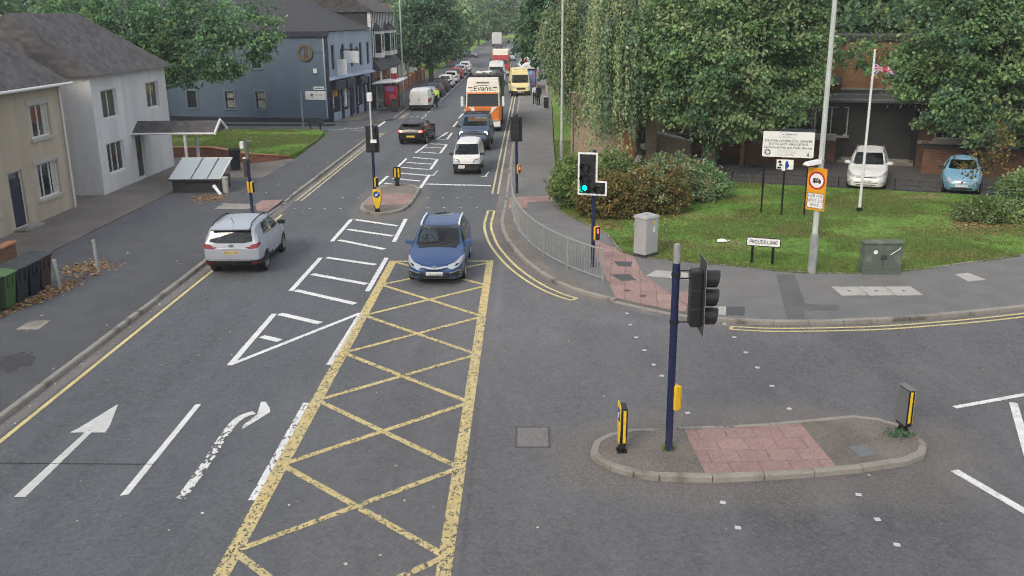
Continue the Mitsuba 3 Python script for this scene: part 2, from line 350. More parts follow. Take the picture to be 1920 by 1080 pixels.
def kerb_run(parent, line, inward, n_max=400, drop=(), stone=.915):
    """Kerb stones 0.9 m long, laid along the road edge; each a block with a worn arris."""
    ls = LineString(line)
    L = ls.length
    k = 0
    s = 0.0
    while s < L - 0.2 and k < n_max:
        step = stone
        if stone < .9:                                              # short radius stones round the tips, full ones on the straights
            q0, q1, q2 = [np.array(ls.interpolate(min(s + f, L)).coords[0]) for f in (0, .45, .9)]
            u, v = q1 - q0, q2 - q1
            turn = abs(math.atan2(u[0] * v[1] - u[1] * v[0], u @ v))
            step = .915 if turn < .22 else stone
        e = min(s + step, L)
        a, b = [np.array(ls.interpolate(x).coords[0]) for x in (s + 0.009, e - 0.009)]
        mid = (a + b) / 2
        h = PH + 0.004 + rng.normal(0, 0.003)
        for (cx, cy, rad) in drop:
            dd = math.hypot(mid[0] - cx, mid[1] - cy)
            if dd < rad: h = 0.035 + (PH - 0.035) * max(0, (dd - rad + 0.7) / 0.7)
        t = (b - a) / np.linalg.norm(b - a)
        nrm = np.array([-t[1], t[0]]) * inward
        c = 0.022
        prof = [(0.0, -0.1), (0.0, h - c), (c, h), (KW, h + 0.002), (KW, -0.1)]
        j = rng.normal(0, 0.004)
        pts = [(*(q + nrm * (d + j)), z) for q in (a, b) for d, z in prof]
        part(parent, 'kerb_stone', hull(pts), 'concrete')
        s = e
        k += 1
    return ls, s
def kerb_rest(parent, line, inward, h=PH + 0.004):
    a, b = np.asarray(line, float), offset_line(line, KW * inward)
    poly = Polygon([tuple(q) for q in a] + [tuple(q) for q in b[::-1]]).buffer(0)
    part(parent, 'kerb_run', slab(poly, -0.1, h), 'concrete', kind='stuff')
kerb_run(pl, [(LK, 12.5), (LK, 46)], 1, drop=((LK, 38.9, 1.7),))
kerb_rest(pl, [(LK, 46.0), (LK, 64.5), (LK - 0.15, 65.1), (-11.4, 65.75), (-12.8, 66.15)], 1)
kerb_rest(pl, [(-14.5, 69.82), (-12.7, 71.45), (-11.3, 72.85), (LK, 74.0), (LK, 330)][::-1], -1)
kerb_rest(pl, [(LK, -40), (LK, 12.5)], 1)
near = RK[(RK[:, 1] < 48) & (RK[:, 0] < 16)]
kerb_run(pr, near, 1, drop=((-1.1, 39.6, 1.9), (3.3, 24.3, 1.6)))
kerb_rest(pr, RK[RK[:, 1] >= 47.9], 1) if (RK[:, 1] >= 47.9).any() else None
far_r = RK[(RK[:, 0] >= 15.9)]
kerb_rest(pr, far_r, 1)

# gutters: a strip of grubby channel beside each kerb
part(road, 'gutter', sheet(sbox(LK + 0.002, -40, LK + 0.34, 64), 0.004), 'gutter_channel')
gl = offset_line(RK[(RK[:, 1] < 60) & (RK[:, 0] < 40)], -0.16)
part(road, 'gutter', sheet(strip(gl, 0.30), 0.004), 'gutter_channel')

# ---------------------------------------------------------------- painted markings
def paint(name, g, m='white_paint', z=0.008): return part(road, name, sheet(g, z), m)
# yellow box junction
lX, rX = -4.52, -1.28
Yl = [29.68, 26.95, 23.95, 21.02, 18.14, 15.2, 12.35, 9.4, 6.5]
bars = [strip([(lX - .03, 29.8), (lX + .02, 4)], 0.25), strip([(rX - .05, 29.8), (rX + .03, 4)], 0.23), quad((lX, 29.72), (rX, 29.72), 0.15)]
for i in range(len(Yl)):
    for j in (i - 1, i + 1):
        if 0 <= j < len(Yl):
            bars.append(quad((lX, Yl[i]), (rX, Yl[j] - 0.12), 0.135))
paint('yellow_box_marking', unary_union(bars), 'yellow_paint')
hatch = [((-7.03, 20.2), (-7.02, 24.1), .15), ((-6.99, 20.3), (-4.66, 24.14), .14), ((-4.63, 24.1), (-4.70, 20.2), .15), ((-6.87, 24.1), (-5.58, 23.28), .22), ((-6.85, 22.24), (-6.30, 21.9), .22),
         ((-7.11, 26.3), (-7.07, 30.25), .15), ((-6.98, 26.38), (-4.95, 25.0), .21), ((-6.90, 28.17), (-4.97, 27.02), .21), ((-6.88, 30.27), (-5.06, 29.3), .2), ((-4.83, 30.2), (-4.82, 26.25), .15),
         ((-7.18, 32.6), (-7.17, 36.4), .15), ((-4.91, 32.5), (-4.98, 36.45), .15), ((-6.96, 32.82), (-5.08, 31.4), .2), ((-6.98, 34.58), (-5.07, 33.43), .2), ((-7.0, 36.35), (-5.15, 35.15), .2),
         ((-7.35, 43.79), (-7.24, 46.9), .15), ((-5.18, 43.4), (-5.15, 47.2), .15), ((-5.27, 48.9), (-5.24, 52.6), .15), ((-5.30, 54.9), (-5.25, 58.9), .15), ((-7.14, 49.3), (-7.05, 52.9), .14), ((-6.80, 55.1), (-6.5, 58.9), .14),
         ((-7.1, 44.8), (-5.35, 43.55), .2), ((-6.9, 46.2), (-5.4, 45.3), .2), ((-7.0, 47.9), (-5.25, 47.0), .2), ((-6.95, 49.7), (-5.4, 48.9), .2), ((-6.85, 51.4), (-5.4, 50.75), .2), ((-6.75, 53.3), (-5.35, 52.55), .2),
         ((-6.55, 55.5), (-5.45, 54.9), .18), ((-6.45, 57.5), (-5.4, 57.2), .18), ((-6.4, 59.2), (-5.3, 58.9), .18), ((-6.15, 61.4), (-5.75, 65.1), .14), ((-5.45, 61.4), (-5.4, 64.9), .14), ((-6.0, 61.4), (-5.5, 61.2), .16)]
for a, b, w in hatch: paint('hatch_stripe', quad(a, b, w))
paint('stop_line', quad((-5.0, 44.45), (-1.85, 43.9), 0.26))
for x0, y0 in ((-4.95, 47.0), (-2.25, 46.6)):
    paint('corner_tick', unary_union([quad((x0, y0), (x0 + .12, y0 + 1.5), .07), quad((x0 - .25, y0), (x0 + .1, y0), .12)]))
# lane arrows and lane lines of the near side
paint('lane_arrow', unary_union([Polygon([(-8.80, 14.0), (-8.60, 14.0), (-8.63, 16.65), (-8.76, 16.65)]), Polygon([(-9.06, 16.55), (-8.36, 16.55), (-8.40, 16.85), (-8.70, 17.95), (-8.98, 16.75)])]))
paint('lane_line', Polygon([(-7.0, 14.05), (-6.87, 14.1), (-6.93, 17.92), (-7.05, 17.92)]))
rt = [(-5.92, 13.95), (-5.92, 15.2), (-5.96, 16.3), (-5.96, 16.9), (-5.85, 17.35), (-5.68, 17.5)]
rs = smooth_line(rt, 0.12)
paint('turn_arrow', unary_union([strip(rs, 0.17), Polygon([(-5.70, 18.05), (-5.60, 18.05), (-5.42, 17.72), (-5.36, 17.52), (-5.70, 16.68), (-5.74, 16.85), (-5.60, 17.42)])]), 'white_paint_worn')
paint('lane_line', Polygon([(-4.76, 13.9), (-4.63, 13.9), (-4.66, 18.0), (-4.79, 18.0)]))
for a, b, w in [((8.7, 17.75), (11.6, 18.85), .13), ((10.02, 18.0), (8.95, 15.2), .16), ((7.50, 15.0), (8.9, 11.2), .17)]: paint('lane_line', quad(a, b, w))
paint('saw_cut', quad((-10.0, 15.25), (-6.85, 15.2), .022), 'seam_dark', .0105)
# dashed centre line and parking-bay dashes up the road
for k, y in enumerate(np.arange(68.5, 330, 6.0)): paint('centre_dash', quad((-5.62, y), (-5.55, y + 3.6), .13))
for y in np.arange(74.0, 150, 2.6): paint('bay_dash', quad((-8.55, y), (-8.55, y + 1.1), .10))
for x in np.arange(-10.3, -8.6, .55): paint('bay_dash', quad((x, 76.0), (x + .3, 75.6), .13))
# yellow lines by the kerbs
paint('yellow_line', quad((-10.22, -40), (-10.22, 37.4), 0.10), 'yellow_line', .009)
for x in (-10.36, -10.13): paint('yellow_line', quad((x, 40.3), (x, 65.0), 0.085), 'cream_line', .009)
for x in (-10.36, -10.13): paint('yellow_line', quad((x, 74.5), (x, 79.0), 0.085), 'cream_line', .009)
a1, a2 = offset_line(RK, -0.36), offset_line(RK, -0.62)
sel = lambda l, c: l[c]
n1 = (RK[:, 1] < 38.0) & (RK[:, 0] < 1.75)
paint('yellow_line', strip(a1[n1], .095), 'yellow_line', .009)
paint('yellow_line', strip(a2[n1], .095), 'yellow_line', .009)
n2 = (RK[:, 1] > 41.6) & (RK[:, 1] < 120) & (RK[:, 0] < 2)
paint('yellow_line', strip(a1[n2], .095), 'cream_line', .009)
paint('yellow_line', strip(a2[n2], .095), 'cream_line', .009)
n3 = (RK[:, 0] > 5.2) & (RK[:, 0] < 40)
b1, b2 = offset_line(RK, -0.26), offset_line(RK, -0.50)
paint('yellow_line', strip(b1[n3], .085), 'yellow_line', .009)
paint('yellow_line', strip(b2[n3], .085), 'yellow_line', .009)
i1 = np.where(n1)[0][[0, -1]]
for i in i1: paint('yellow_line', quad(a1[i], a2[i], .10), 'yellow_line', .0095)
i3 = np.where(n3)[0][0]
paint('yellow_line', quad(b1[i3], b2[i3], .10), 'yellow_line', .0095)
# side road on the left: give way lines
for a, b in (((-22, 66.9), (-15.0, 67.2)), ((-14.6, 67.0), (-12.2, 68.3))): paint('side_road_line', quad(a, b, .12))
paint('give_way_line', quad((-11.2, 66.3), (-11.2, 72.5), .2))
# crossing studs
stud = rbx(-.05, .05, -.05, .05, 0.002, .016, .008)
sk = []
st = [(x, 38.7) for x in (-4.35, -3.65, -2.95, -2.25)] + [(x, 40.9) for x in (-4.55, -3.9, -3.25, -2.6)] + [(x, 38.6) for x in (-10.0, -9.35, -8.7, -8.05)] + [(x, 41.0) for x in (-8.4, -7.7)]
st += [(2.63, 24.06), (2.62, 23.1), (2.66, 22.1), (2.76, 21.17), (2.86, 20.2), (2.95, 19.5), (3.08, 18.5), (3.2, 17.47), (5.08, 23.14), (5.12, 22.1), (5.16, 21.0), (5.2, 20.0), (5.26, 18.9), (5.31, 17.68), (3.19, 13.85), (3.27, 13.06), (5.52, 14.12), (5.55, 13.32), (5.58, 12.58)]
for x, y in st: part(road, 'crossing_stud', place(stud, (x, y, 0), rng.uniform(-20, 20)), 'stud_metal')
# iron cover in the junction, dark resurfacing bits
cov = thing('manhole_cover', 'large square iron cover set in the junction beside the yellow box', 'manhole cover')
part(cov, 'frame', slab(sbox(-.30, 15.9, .38, 16.82).difference(sbox(-.26, 15.94, .34, 16.78)), -.02, .010), 'iron')
part(cov, 'plate', slab(sbox(-.255, 15.945, .335, 16.775), -.02, .007), 'cover_plate')
# right corner details
ka, kb = offset_line(RK, .135), offset_line(RK, .50)
km = (RK[:, 1] > 25.9) & (RK[:, 1] < 37.0) & (RK[:, 0] < 2.2)
part(pr, 'dirt_strip', sheet(Polygon([tuple(q) for q in ka[km]] + [tuple(q) for q in kb[km][::-1]]).buffer(0), PH + .004), 'grubby_asphalt')
pv = lambda g, z=PH + .004: sheet(g, z)
part(pr, 'tarmac_patch', pv(Polygon([(7.55, 27.6), (8.1, 27.6), (7.58, 24.54), (8.42, 24.44), (8.34, 23.96), (7.34, 23.96), (7.21, 23.2), (6.72, 23.2)])), 'dark_patch')
def slabs_in(parent, region, L, W, ang, origin, z=PH, mats=('red_slab',), name='paving_slab', h=.012, bond=.5, drop=None):
    """Paving slabs laid in rows and cut to the region; each slab a block of its own."""
    base = sheet(region, z + .003)
    part(parent, 'mortar_bed', base, 'dark_patch')
    loc = affinity.rotate(affinity.translate(region, -origin[0], -origin[1]), -ang, origin=(0, 0))
    x0, y0, x1, y1 = loc.bounds
    r0 = math.floor(y0 / W)
    for r in range(r0, math.ceil(y1 / W)):
        off = (r % 2) * bond * L
        for c in range(math.floor((x0 - off) / L) - 1, math.ceil((x1 - off) / L) + 1):
            q = sbox(c * L + off + .007, r * W + .007, (c + 1) * L + off - .007, (r + 1) * W - .007).intersection(loc)
            for g in polys(q):
                if g.area < .008: continue
                g = affinity.translate(affinity.rotate(g, ang, origin=(0, 0)), *origin)
                part(parent, name, slab(g, z - .02, z + h + rng.normal(0, .0015)), mats[int(rng.integers(len(mats)))])
strip_r = Polygon([(2.30, 32.1), (2.98, 31.0), (3.1, 30.4), (3.42, 29.8), (3.5, 27.5), (4.3, 24.3), (4.15, 23.85), (3.05, 24.62), (2.42, 25.2), (2.30, 27.5), (2.2, 29.8)])
slabs_in(pr, strip_r, .6, .45, 84, (2.2, 25), mats=('red_slab', 'red_slab_pale', 'red_slab_dark'))
slabs_in(pr, Polygon([(3.95, 25.55), (4.65, 25.8), (4.75, 24.0), (4.42, 23.95), (4.28, 24.6)]), .6, .6, 8, (4, 24), mats=('red_tactile', 'red_slab', 'red_slab_pale', 'red_slab_dark'))
slabs_in(pr, Polygon([(-0.9, 40.3), (1.1, 40.7), (1.1, 39.6), (-.1, 39.2), (-.1, 38.0), (-.9, 37.9)]), .6, .6, 0, (-.9, 38), mats=('red_tactile', 'red_slab', 'red_slab_pale', 'red_slab_dark'))
slabs_in(pl, Polygon([(-11.3, 37.6), (-10.85, 37.6), (-10.85, 40.1), (-11.75, 39.9), (-11.75, 38.9)]), .6, .6, 0, (-11, 37.6), mats=('red_tactile', 'red_slab', 'red_slab_pale', 'red_slab_dark'))
part(pl, 'concrete_strip', pv(Polygon([(-11.8, 38.0), (-11.8, 39.1), (-13.25, 39.3), (-13.25, 38.1)])), 'concrete')
for g in (Polygon([(3.56, 27.45), (3.94, 28.1), (4.87, 27.75), (4.78, 27.0)]), Polygon([(5.0, 24.3), (5.5, 24.3), (5.3, 23.55), (4.95, 23.6)])):
    part(pr, 'pale_slab', slab(g, PH - .02, PH + .012), 'white_stone')
part(pr, 'dark_cover', slab(Polygon([(5.35, 24.28), (5.85, 24.28), (5.68, 23.55), (5.2, 23.55)]), PH - .02, PH + .014), 'iron')
for i in range(3):
    x = 8.80 + .775 * i
    part(pr, 'chamber_cover', slab(Polygon([(x, 26.2), (x + .75, 26.18), (x + .76, 25.35), (x + .02, 25.3)]), PH - .02, PH + .012), 'white_stone')
    part(pr, 'lifting_eye', slab(sbox(x + .33, 25.7, x + .42, 25.8), PH, PH + .016), 'iron')
part(pr, 'chamber_cover', slab(Polygon([(12.96, 27.5), (13.42, 27.66), (13.6, 26.9), (13.0, 26.72)]), PH - .02, PH + .012), 'white_stone')
for g in (Polygon([(2.48, 27.6), (3.06, 27.6), (3.2, 26.95), (2.74, 26.85)]), Polygon([(2.72, 29.2), (3.3, 29.1), (3.2, 28.5), (2.8, 28.6)])):
    part(pr, 'inspection_cover', slab(g, PH, PH + .018), 'iron')
for x, y in ((2.8, 25.85), (3.2, 25.3)): part(pr, 'stop_tap_cover', slab(Polygon([(x - .1, y), (x, y + .14), (x + .12, y + .02), (x, y - .14)]), PH, PH + .018), 'brown_cover')
part(pl, 'inspection_cover', slab(Polygon([(-13.3, 22.5), (-12.72, 22.5), (-12.76, 23.25), (-13.3, 23.2)]), PH - .02, PH + .010), 'concrete')
blot = Point(-12.1, 20.1).buffer(1.0, 8)
blot = Polygon([(x + .16 * math.sin(i * 2.3), y + .2 * math.cos(i * 1.7)) for i, (x, y) in enumerate(affinity.scale(blot, .42, .62).exterior.coords[:-1])])
part(pl, 'tarmac_patch', pv(blot), 'old_patch')

# ---------------------------------------------------------------- traffic islands
def island(label, outline, slab_region, ang, extra=()):
    isl = thing('traffic_island', label, 'traffic island')
    line = np.asarray(outline + outline[:1], float)
    from scipy.interpolate import CubicSpline
    s = np.r_[0, np.cumsum(np.linalg.norm(np.diff(line, axis=0), axis=1))]
    q = CubicSpline(s, line, bc_type='periodic')(np.linspace(0, s[-1], 120))
    poly = Polygon(q)
    if poly.exterior.is_ccw: q = q[::-1]; poly = Polygon(q)
    kerb_run(isl, q, -1, stone=.46)
    inner = poly.buffer(-KW)
    part(isl, 'surface', slab(inner, -.05, PH - .004), 'grubby_asphalt')
    if slab_region is not None: slabs_in(isl, slab_region.intersection(inner), *ang, z=PH - .004, mats=('red_tactile', 'red_slab', 'red_slab_pale', 'red_slab_dark'))
    return isl
i1 = island('small kerbed island with two bollards in the middle of the main road', [(-7.15, 38.3), (-6.75, 37.45), (-6.05, 37.15), (-5.45, 37.65), (-5.1, 39.2), (-5.08, 41.5), (-5.25, 43.2), (-6.0, 44.05), (-6.75, 43.9), (-7.1, 42.0), (-7.2, 40.0)],
            Polygon([(-7.2, 38.75), (-5.0, 38.95), (-5.0, 41.35), (-7.2, 41.35)]), (.6, .6, 0, (-7, 38.8)))
i2 = island('large kerbed island with red paving and signal pole at the mouth of the side road', [(1.10, 15.55), (1.35, 16.2), (1.95, 16.52), (2.96, 16.58), (4.2, 16.72), (5.33, 16.9), (6.35, 17.15), (7.0, 16.92), (7.34, 16.4), (7.38, 15.9), (7.1, 15.4), (6.3, 15.02), (4.7, 14.7), (3.28, 14.55), (2.0, 14.64), (1.4, 14.98)],
            Polygon([(2.95, 16.6), (5.25, 17.0), (5.42, 14.6), (3.06, 14.4)]), (.54, .47, 3, (3.0, 14.6)))
part(i2, 'inspection_cover', slab(Polygon([(5.85, 15.72), (6.2, 15.8), (6.3, 15.4), (5.95, 15.3)]), PH - .02, PH + .006), 'mid_grey')
# ---------------------------------------------------------------- traffic signals
Z0 = PH
scene['green_glow'] = {'type': 'diffuse', 'reflectance': rgb((0.02, 0.3, 0.25))}
def lamp(key, mesh, color):
    scene[key] = {**mikit.ply(mesh, 'green_glow', False), 'emitter': {'type': 'area', 'radiance': rgb(color)}}
def visor(c, d, r=.135, l=.24):
    """A signal hood: an open half-tube pointing along d from c, with a rim."""
    d = np.asarray(d, float); d /= np.linalg.norm(d)
    s = np.cross(d, [0, 0, 1]); s /= np.linalg.norm(s)
    u = np.array([0, 0, 1.0])
    c = np.asarray(c, float)
    ang = np.linspace(math.radians(-72), math.radians(252), 26)
    outer, inner = [], []
    for a in ang:
        e = s * math.cos(a) + u * math.sin(a)
        ll = l * (.90 + .10 * math.sin(a))
        outer.append((c + e * r, c + e * r * .98 + d * ll)); inner.append((c + e * (r - .007), c + e * (r * .98 - .007) + d * ll))
    v, f = [], []
    for o, i in zip(outer, inner): v += [o[0], o[1], i[1], i[0]]
    n = len(outer)
    for k in range(n - 1):
        for q in range(4):
            A, B, Cc, D = 4 * k + q, 4 * k + (q + 1) % 4, 4 * k + 4 + (q + 1) % 4, 4 * k + 4 + q
            f += [[A, B, Cc], [A, Cc, D]]
    f += [[0, 2, 1], [0, 3, 2], [4 * n - 4, 4 * n - 3, 4 * n - 2], [4 * n - 4, 4 * n - 2, 4 * n - 1]]
    m = trimesh.Trimesh(np.array(v), np.array(f), process=False)
    return m
def frame3(o, d):
    """local -> world: local x = right seen from the front, local y = out of the front, z up."""
    d = np.asarray([d[0], d[1], 0.0]); d /= np.linalg.norm(d)
    s = np.cross(d, [0, 0, 1.0])
    M = np.eye(4); M[:3, 0] = -s; M[:3, 1] = d; M[:3, 2] = [0, 0, 1]; M[:3, 3] = o
    return M
def tf(m, M): m = m.copy(); m.apply_transform(M); return m
def upright(poly, y0, y1):                          # a polygon drawn in local x, z; thick along local y
    m = cat([trimesh.creation.extrude_polygon(q, y1 - y0, engine='earcut') for q in polys(poly)])
    M = np.array([[1, 0, 0, 0], [0, 0, -1, y1], [0, 1, 0, 0], [0, 0, 0, 1.0]])
    m.apply_transform(M)
    return m
def cap_pole(key, x, y, top, r=.06, cap=None, mat_='navy_paint'):
    part(key, 'pole', lathe([(0, Z0 - .05), (r + .012, Z0 - .05), (r + .012, Z0 + .02), (r, Z0 + .05), (r, top - .02), (r * .9, top), (0, top)], 20, (x, y, 0)), mat_, 40)
def head(key, M, zs, xs=0.0, lit=None, depth=.20, w=.30, vr=.135, vl=.24):
    """Signal head with one aspect per height in zs; the front of its housing is local y = 0."""
    zt, zb = max(zs) + .17, min(zs) - .17
    part(key, 'housing', tf(rbx(xs - w / 2, xs + w / 2, -depth, .0, zb, zt, .03), M), 'black_plastic')
    for i, z in enumerate(zs):
        part(key, 'visor', tf(visor((xs, .0, z), (0, 1, 0), vr, vl), M), 'black_plastic', 30)
        disc = lathe([(0, 0), (.10, 0), (.10, .012), (.06, .024), (0, .028)], 20)
        if lit == i: disc.apply_scale([.78, .78, 1])
        disc.apply_transform(trimesh.transformations.rotation_matrix(-math.pi / 2, [1, 0, 0]))
        disc = tf(place(disc, (xs, .004, z)), M)
        if lit == i: lamp(fresh(key + '__lens'), disc, (0.0, 2.2, 1.5)); labels[key + '__lens'] = {'label': 'lit green lens'}
        else: part(key, 'dark_lens', disc, 'dark_grey', 30)
    for i in range(len(zs) - 1):
        z = (zs[i] + zs[i + 1]) / 2
        part(key, 'housing_joint', tf(bx(xs - w / 2 - .004, xs + w / 2 + .004, -depth - .004, -.01, z - .008, z + .008), M), 'dark_grey')
def button_box(key, M, z0, z1, w=.17, d=.13, face='black_plastic', man=None):
    part(key, 'push_button_box', tf(rbx(-w / 2, w / 2, -d, 0, z0, z1, .02), M), 'yellow_plastic')
    part(key, 'push_button_face', tf(rbx(-w / 2 + .012, w / 2 - .012, 0.0, .018, z0 + .02, z1 - .02, .01), M), face)
    if man:
        r = fresh(key + '__red_man')
        lamp(r, tf(cat([bx(-.02, .02, .02, .024, z1 - .22, z1 - .12), bx(-.016, .016, .02, .024, z1 - .11, z1 - .075)]), M), (2.2, 0.06, 0.04))
# island signal facing into the side road
s1 = thing('traffic_signal', 'dark blue signal pole on the large island, its three hoods seen side-on', 'traffic signal')
px, py = 2.54, 15.62
cap_pole(s1, px, py, 3.66, .068)
part(s1, 'pole_cap', lathe([(0, 3.655), (.062, 3.655), (.062, 3.98), (.045, 4.0), (0, 4.0)], 18, (px, py, 0)), 'galvanised', 40)
M = frame3((px + .46, py, 0), (1, 0, 0))
head(s1, M, (3.37, 3.03, 2.69), depth=.21, vr=.155, vl=.30)
part(s1, 'backing_board', tf(upright(sbox(-.30, 2.39, .30, 3.75).difference(unary_union([Point(0, z).buffer(.158) for z in (3.37, 3.03, 2.69)])), .004, .012), M), 'dark_grey')
part(s1, 'board_border', tf(upright(sbox(-.30, 2.39, .30, 3.75).difference(sbox(-.27, 2.42, .27, 3.72)), .0122, .0145), M), 'sign_white')
for z in (3.52, 3.38, 2.58): part(s1, 'bracket', rod((px, py, z), (px + .28, py, z), .014), 'black_plastic')
for z in (3.45, 2.58): part(s1, 'pole_clamp', lathe([(.06, z - .03), (.082, z - .03), (.082, z + .03), (.06, z + .03)], 18, (px, py, 0)), 'black_plastic')
button_box(s1, frame3((px + .135, py + .05, 0), (.85, .5, 0)), .90, 1.38, .19, .13, 'amber_yellow')
part(s1, 'grass_tuft', cat([hull([(px + .1 * math.cos(a) - .01, py + .1 * math.sin(a), Z0), (px + .1 * math.cos(a) + .012, py + .1 * math.sin(a), Z0), (px + .15 * math.cos(a), py + .15 * math.sin(a), Z0 + .05 + .03 * (i % 3)), (px + .1 * math.cos(a), py + .1 * math.sin(a) + .012, Z0)]) for i, a in enumerate(np.linspace(0, 6.2, 26))]), 'grass_ground')
# corner signal with the white-bordered board
s2 = thing('traffic_signal', 'traffic signal showing green on a white-bordered board with a side aspect', 'traffic signal')
px, py = 1.99, 28.57
cap_pole(s2, px, py, 3.82, .06)
M = frame3((px - .03, py - .18, 0), (-.30, -.954, 0))
zs = (3.33, 2.99, 2.67)
outl = (Polygon([(-.50, 2.44), (.42, 2.44), (.42, 2.90), (.12, 2.90), (.12, 3.76), (-.50, 3.76)]))
part(s2, 'backing_board', tf(upright(outl.buffer(-.05, join_style=2), -.02, -.004), M), 'black_plastic')
part(s2, 'board_border', tf(upright(outl.difference(outl.buffer(-.055, join_style=2)), -.02, .002), M), 'sign_white')
head(s2, M, zs, -.27, lit=2, depth=.18, w=.34)
head(s2, M, (2.66,), .17, depth=.18, w=.34)
part(s2, 'bracket', rod((px, py, 3.5), tuple((M @ [0, -.1, 3.5, 1])[:3]), .02), 'black_plastic')
part(s2, 'bracket', rod((px, py, 2.6), tuple((M @ [0, -.1, 2.6, 1])[:3]), .02), 'black_plastic')
button_box(s2, frame3((px + .13, py - .06, 0), (.55, -.83, 0)), .98, 1.43, .2, .12, 'black_plastic', man=True)
# signals whose backs face the camera
def back_signal(label, x, y, top, zb, zt, w, box_side):
    s = thing('traffic_signal', label, 'traffic signal')
    cap_pole(s, x, y, top, .06)
    part(s, 'pole_cap', lathe([(0, top - .01), (.07, top - .01), (.07, top + .05), (.04, top + .09), (0, top + .1)], 14, (x, y, 0)), 'black_plastic', 40)
    M = frame3((x, y + .10, 0), (0.05, 1, 0))
    head(s, M, tuple(zt - .19 - .33 * k for k in range(3)), depth=.16)
    part(s, 'backing_board', tf(upright(sbox(-w / 2, zb, w / 2, zt), -.02, -.006), M), 'black_plastic')
    for z in (zb + .1, zt - .1): part(s, 'bracket', bx(x - .12, x + .12, y + .02, y + .08, z - .02, z + .02), 'dark_grey')
    button_box(s, frame3((x + box_side * .12, y - .03, 0), (box_side * .8, -.6, 0)), 1.0, 1.40, .18, .12, 'black_plastic', man=box_side > 0 and x > -2)
    return s
s3 = back_signal('traffic signal on the right pavement, its dark back turned this way', -.59, 41.4, 3.55, 2.42, 3.5, .52, 1)
part(s3, 'service_stub', rod((-.80, 41.2, Z0), (-.80, 41.2, 1.5), .05), 'light_grey')
s4 = back_signal('traffic signal on the small central island with a white detector on its mast', -6.47, 38.15, 3.5, 2.42, 3.5, .56, 1)
part(s4, 'detector_mast', ptube([(-6.47, 38.08, 2.9), (-6.47, 38.08, 3.6), (-6.48, 38.1, 4.6)], .035, 8), 'lamp_column')
part(s4, 'detector', rbx(-6.58, -6.38, 38.0, 38.2, 4.5, 4.86, .03), 'white_plastic')
part(s4, 'number_plate', bx(-6.52, -6.27, 38.02, 38.03, 2.84, 2.98), 'sign_white')
s5 = thing('traffic_signal', 'slim signal pole at the left crossing with two yellow push-button boxes', 'traffic signal')
px, py = -11.44, 37.38
cap_pole(s5, px, py, 3.05, .062)
part(s5, 'pole_sleeve', lathe([(0, 2.3), (.075, 2.3), (.075, 3.08), (.05, 3.12), (0, 3.12)], 16, (px, py, 0)), 'cabinet_green', 40)
part(s5, 'detector', rbx(px - .26, px - .10, py - .09, py + .07, 2.72, 3.02, .03), 'white_plastic')
part(s5, 'hood', rbx(px - .02, px + .20, py - .1, py + .12, 2.98, 3.06, .02), 'cabinet_green')
button_box(s5, frame3((px + .13, py, 0), (1, -.3, 0)), .92, 1.38, .17, .12)
button_box(s5, frame3((px - .13, py, 0), (-1, -.3, 0)), .92, 1.38, .17, .12)

# ---------------------------------------------------------------- bollards on the islands
def shield(M_, key, w, z0, z1, pointed):
    p = Polygon([(-w / 2, z0 + (.34 if pointed else .06)), (-w / 2, z1 - .05), (-w / 2 + .05, z1), (w / 2 - .05, z1), (w / 2, z1 - .05), (w / 2, z0 + (.34 if pointed else .06)), (.07 if pointed else w / 2 - .05, z0), (-.07 if pointed else -w / 2 + .05, z0)])
    return p
def bollard(label, x, y, d, kind):
    b = thing('traffic_bollard', label, 'bollard')
    M = frame3((x, y, PH - .004), d)
    part(b, 'base', tf(cat([rbx(-.11, .11, -.09, .09, 0.0, .025, .008), rbx(-.10, .10, -.06, .06, .03, .10, .02)]), M), 'black_matt')
    part(b, 'stem', tf(rbx(-.09, .09, -.05, .05, .08, .22, .02), M), 'black_plastic')
    w, z0, z1 = .36, .14, .90
    part(b, 'body', tf(upright(shield(M, b, w, z0, z1, kind != 'slab'), -.07, .05), M), 'black_plastic')
    pl_ = shield(M, b, w - .02, z0 + .02, z1 + (.0 if kind == 'slab' else .06), kind != 'slab')
    if kind != 'stripes':
        part(b, 'front_plate', tf(upright(pl_, .051, .063), M), 'amber_yellow')
        zc = z1 - .17
        part(b, 'sign_disc', tf(upright(Point(0, zc).buffer(.135, 12), .0632, .068), M), 'sign_blue')
        arrow = affinity.rotate(unary_union([sbox(-.018, -.02, .018, .09), Polygon([(-.06, -.01), (.06, -.01), (0, -.09)])]), 45, origin=(0, 0))
        part(b, 'arrow', tf(upright(affinity.translate(affinity.scale(arrow, -1, 1, origin=(0, 0)), 0, zc), .0682, .071), M), 'sign_white')
    for sgn in (-1, 1):
        part(b, 'side_strip', tf(bx(sgn * w / 2 - .006, sgn * w / 2 + .008, -.04, .01, z0 + (.10 if kind in ('slab', 'shield_side') else .36), z1 - .03), M), 'amber_yellow')
    if kind == 'slab':
        part(b, 'back_panel', tf(upright(sbox(-w / 2 + .01, z0 + .05, w / 2 - .01, z1 - .02), -.078, -.071), M), 'mid_grey')
        part(b, 'top_cap', tf(rbx(-w / 2 - .012, w / 2 + .012, -.085, .07, z1 - .005, z1 + .025, .01), M), 'mid_grey')
    if kind == 'stripes':
        for xx in (-.085, .085): part(b, 'yellow_stripe', tf(upright(sbox(xx - .035, z0 + .26, xx + .035, z1 - .06), .051, .058), M), 'amber_yellow')
    return b
bollard('yellow keep-left bollard with blue arrow disc on the near tip of the small island', -6.26, 37.38, (.05, -1, 0), 'shield')
bollard('black bollard with two yellow stripes at the far tip of the small island', -6.28, 43.48, (.02, -1, 0), 'stripes')
bollard('thin yellow bollard seen edge-on at the left tip of the large island', 1.67, 15.56, (-1, -.05, 0), 'shield_side')
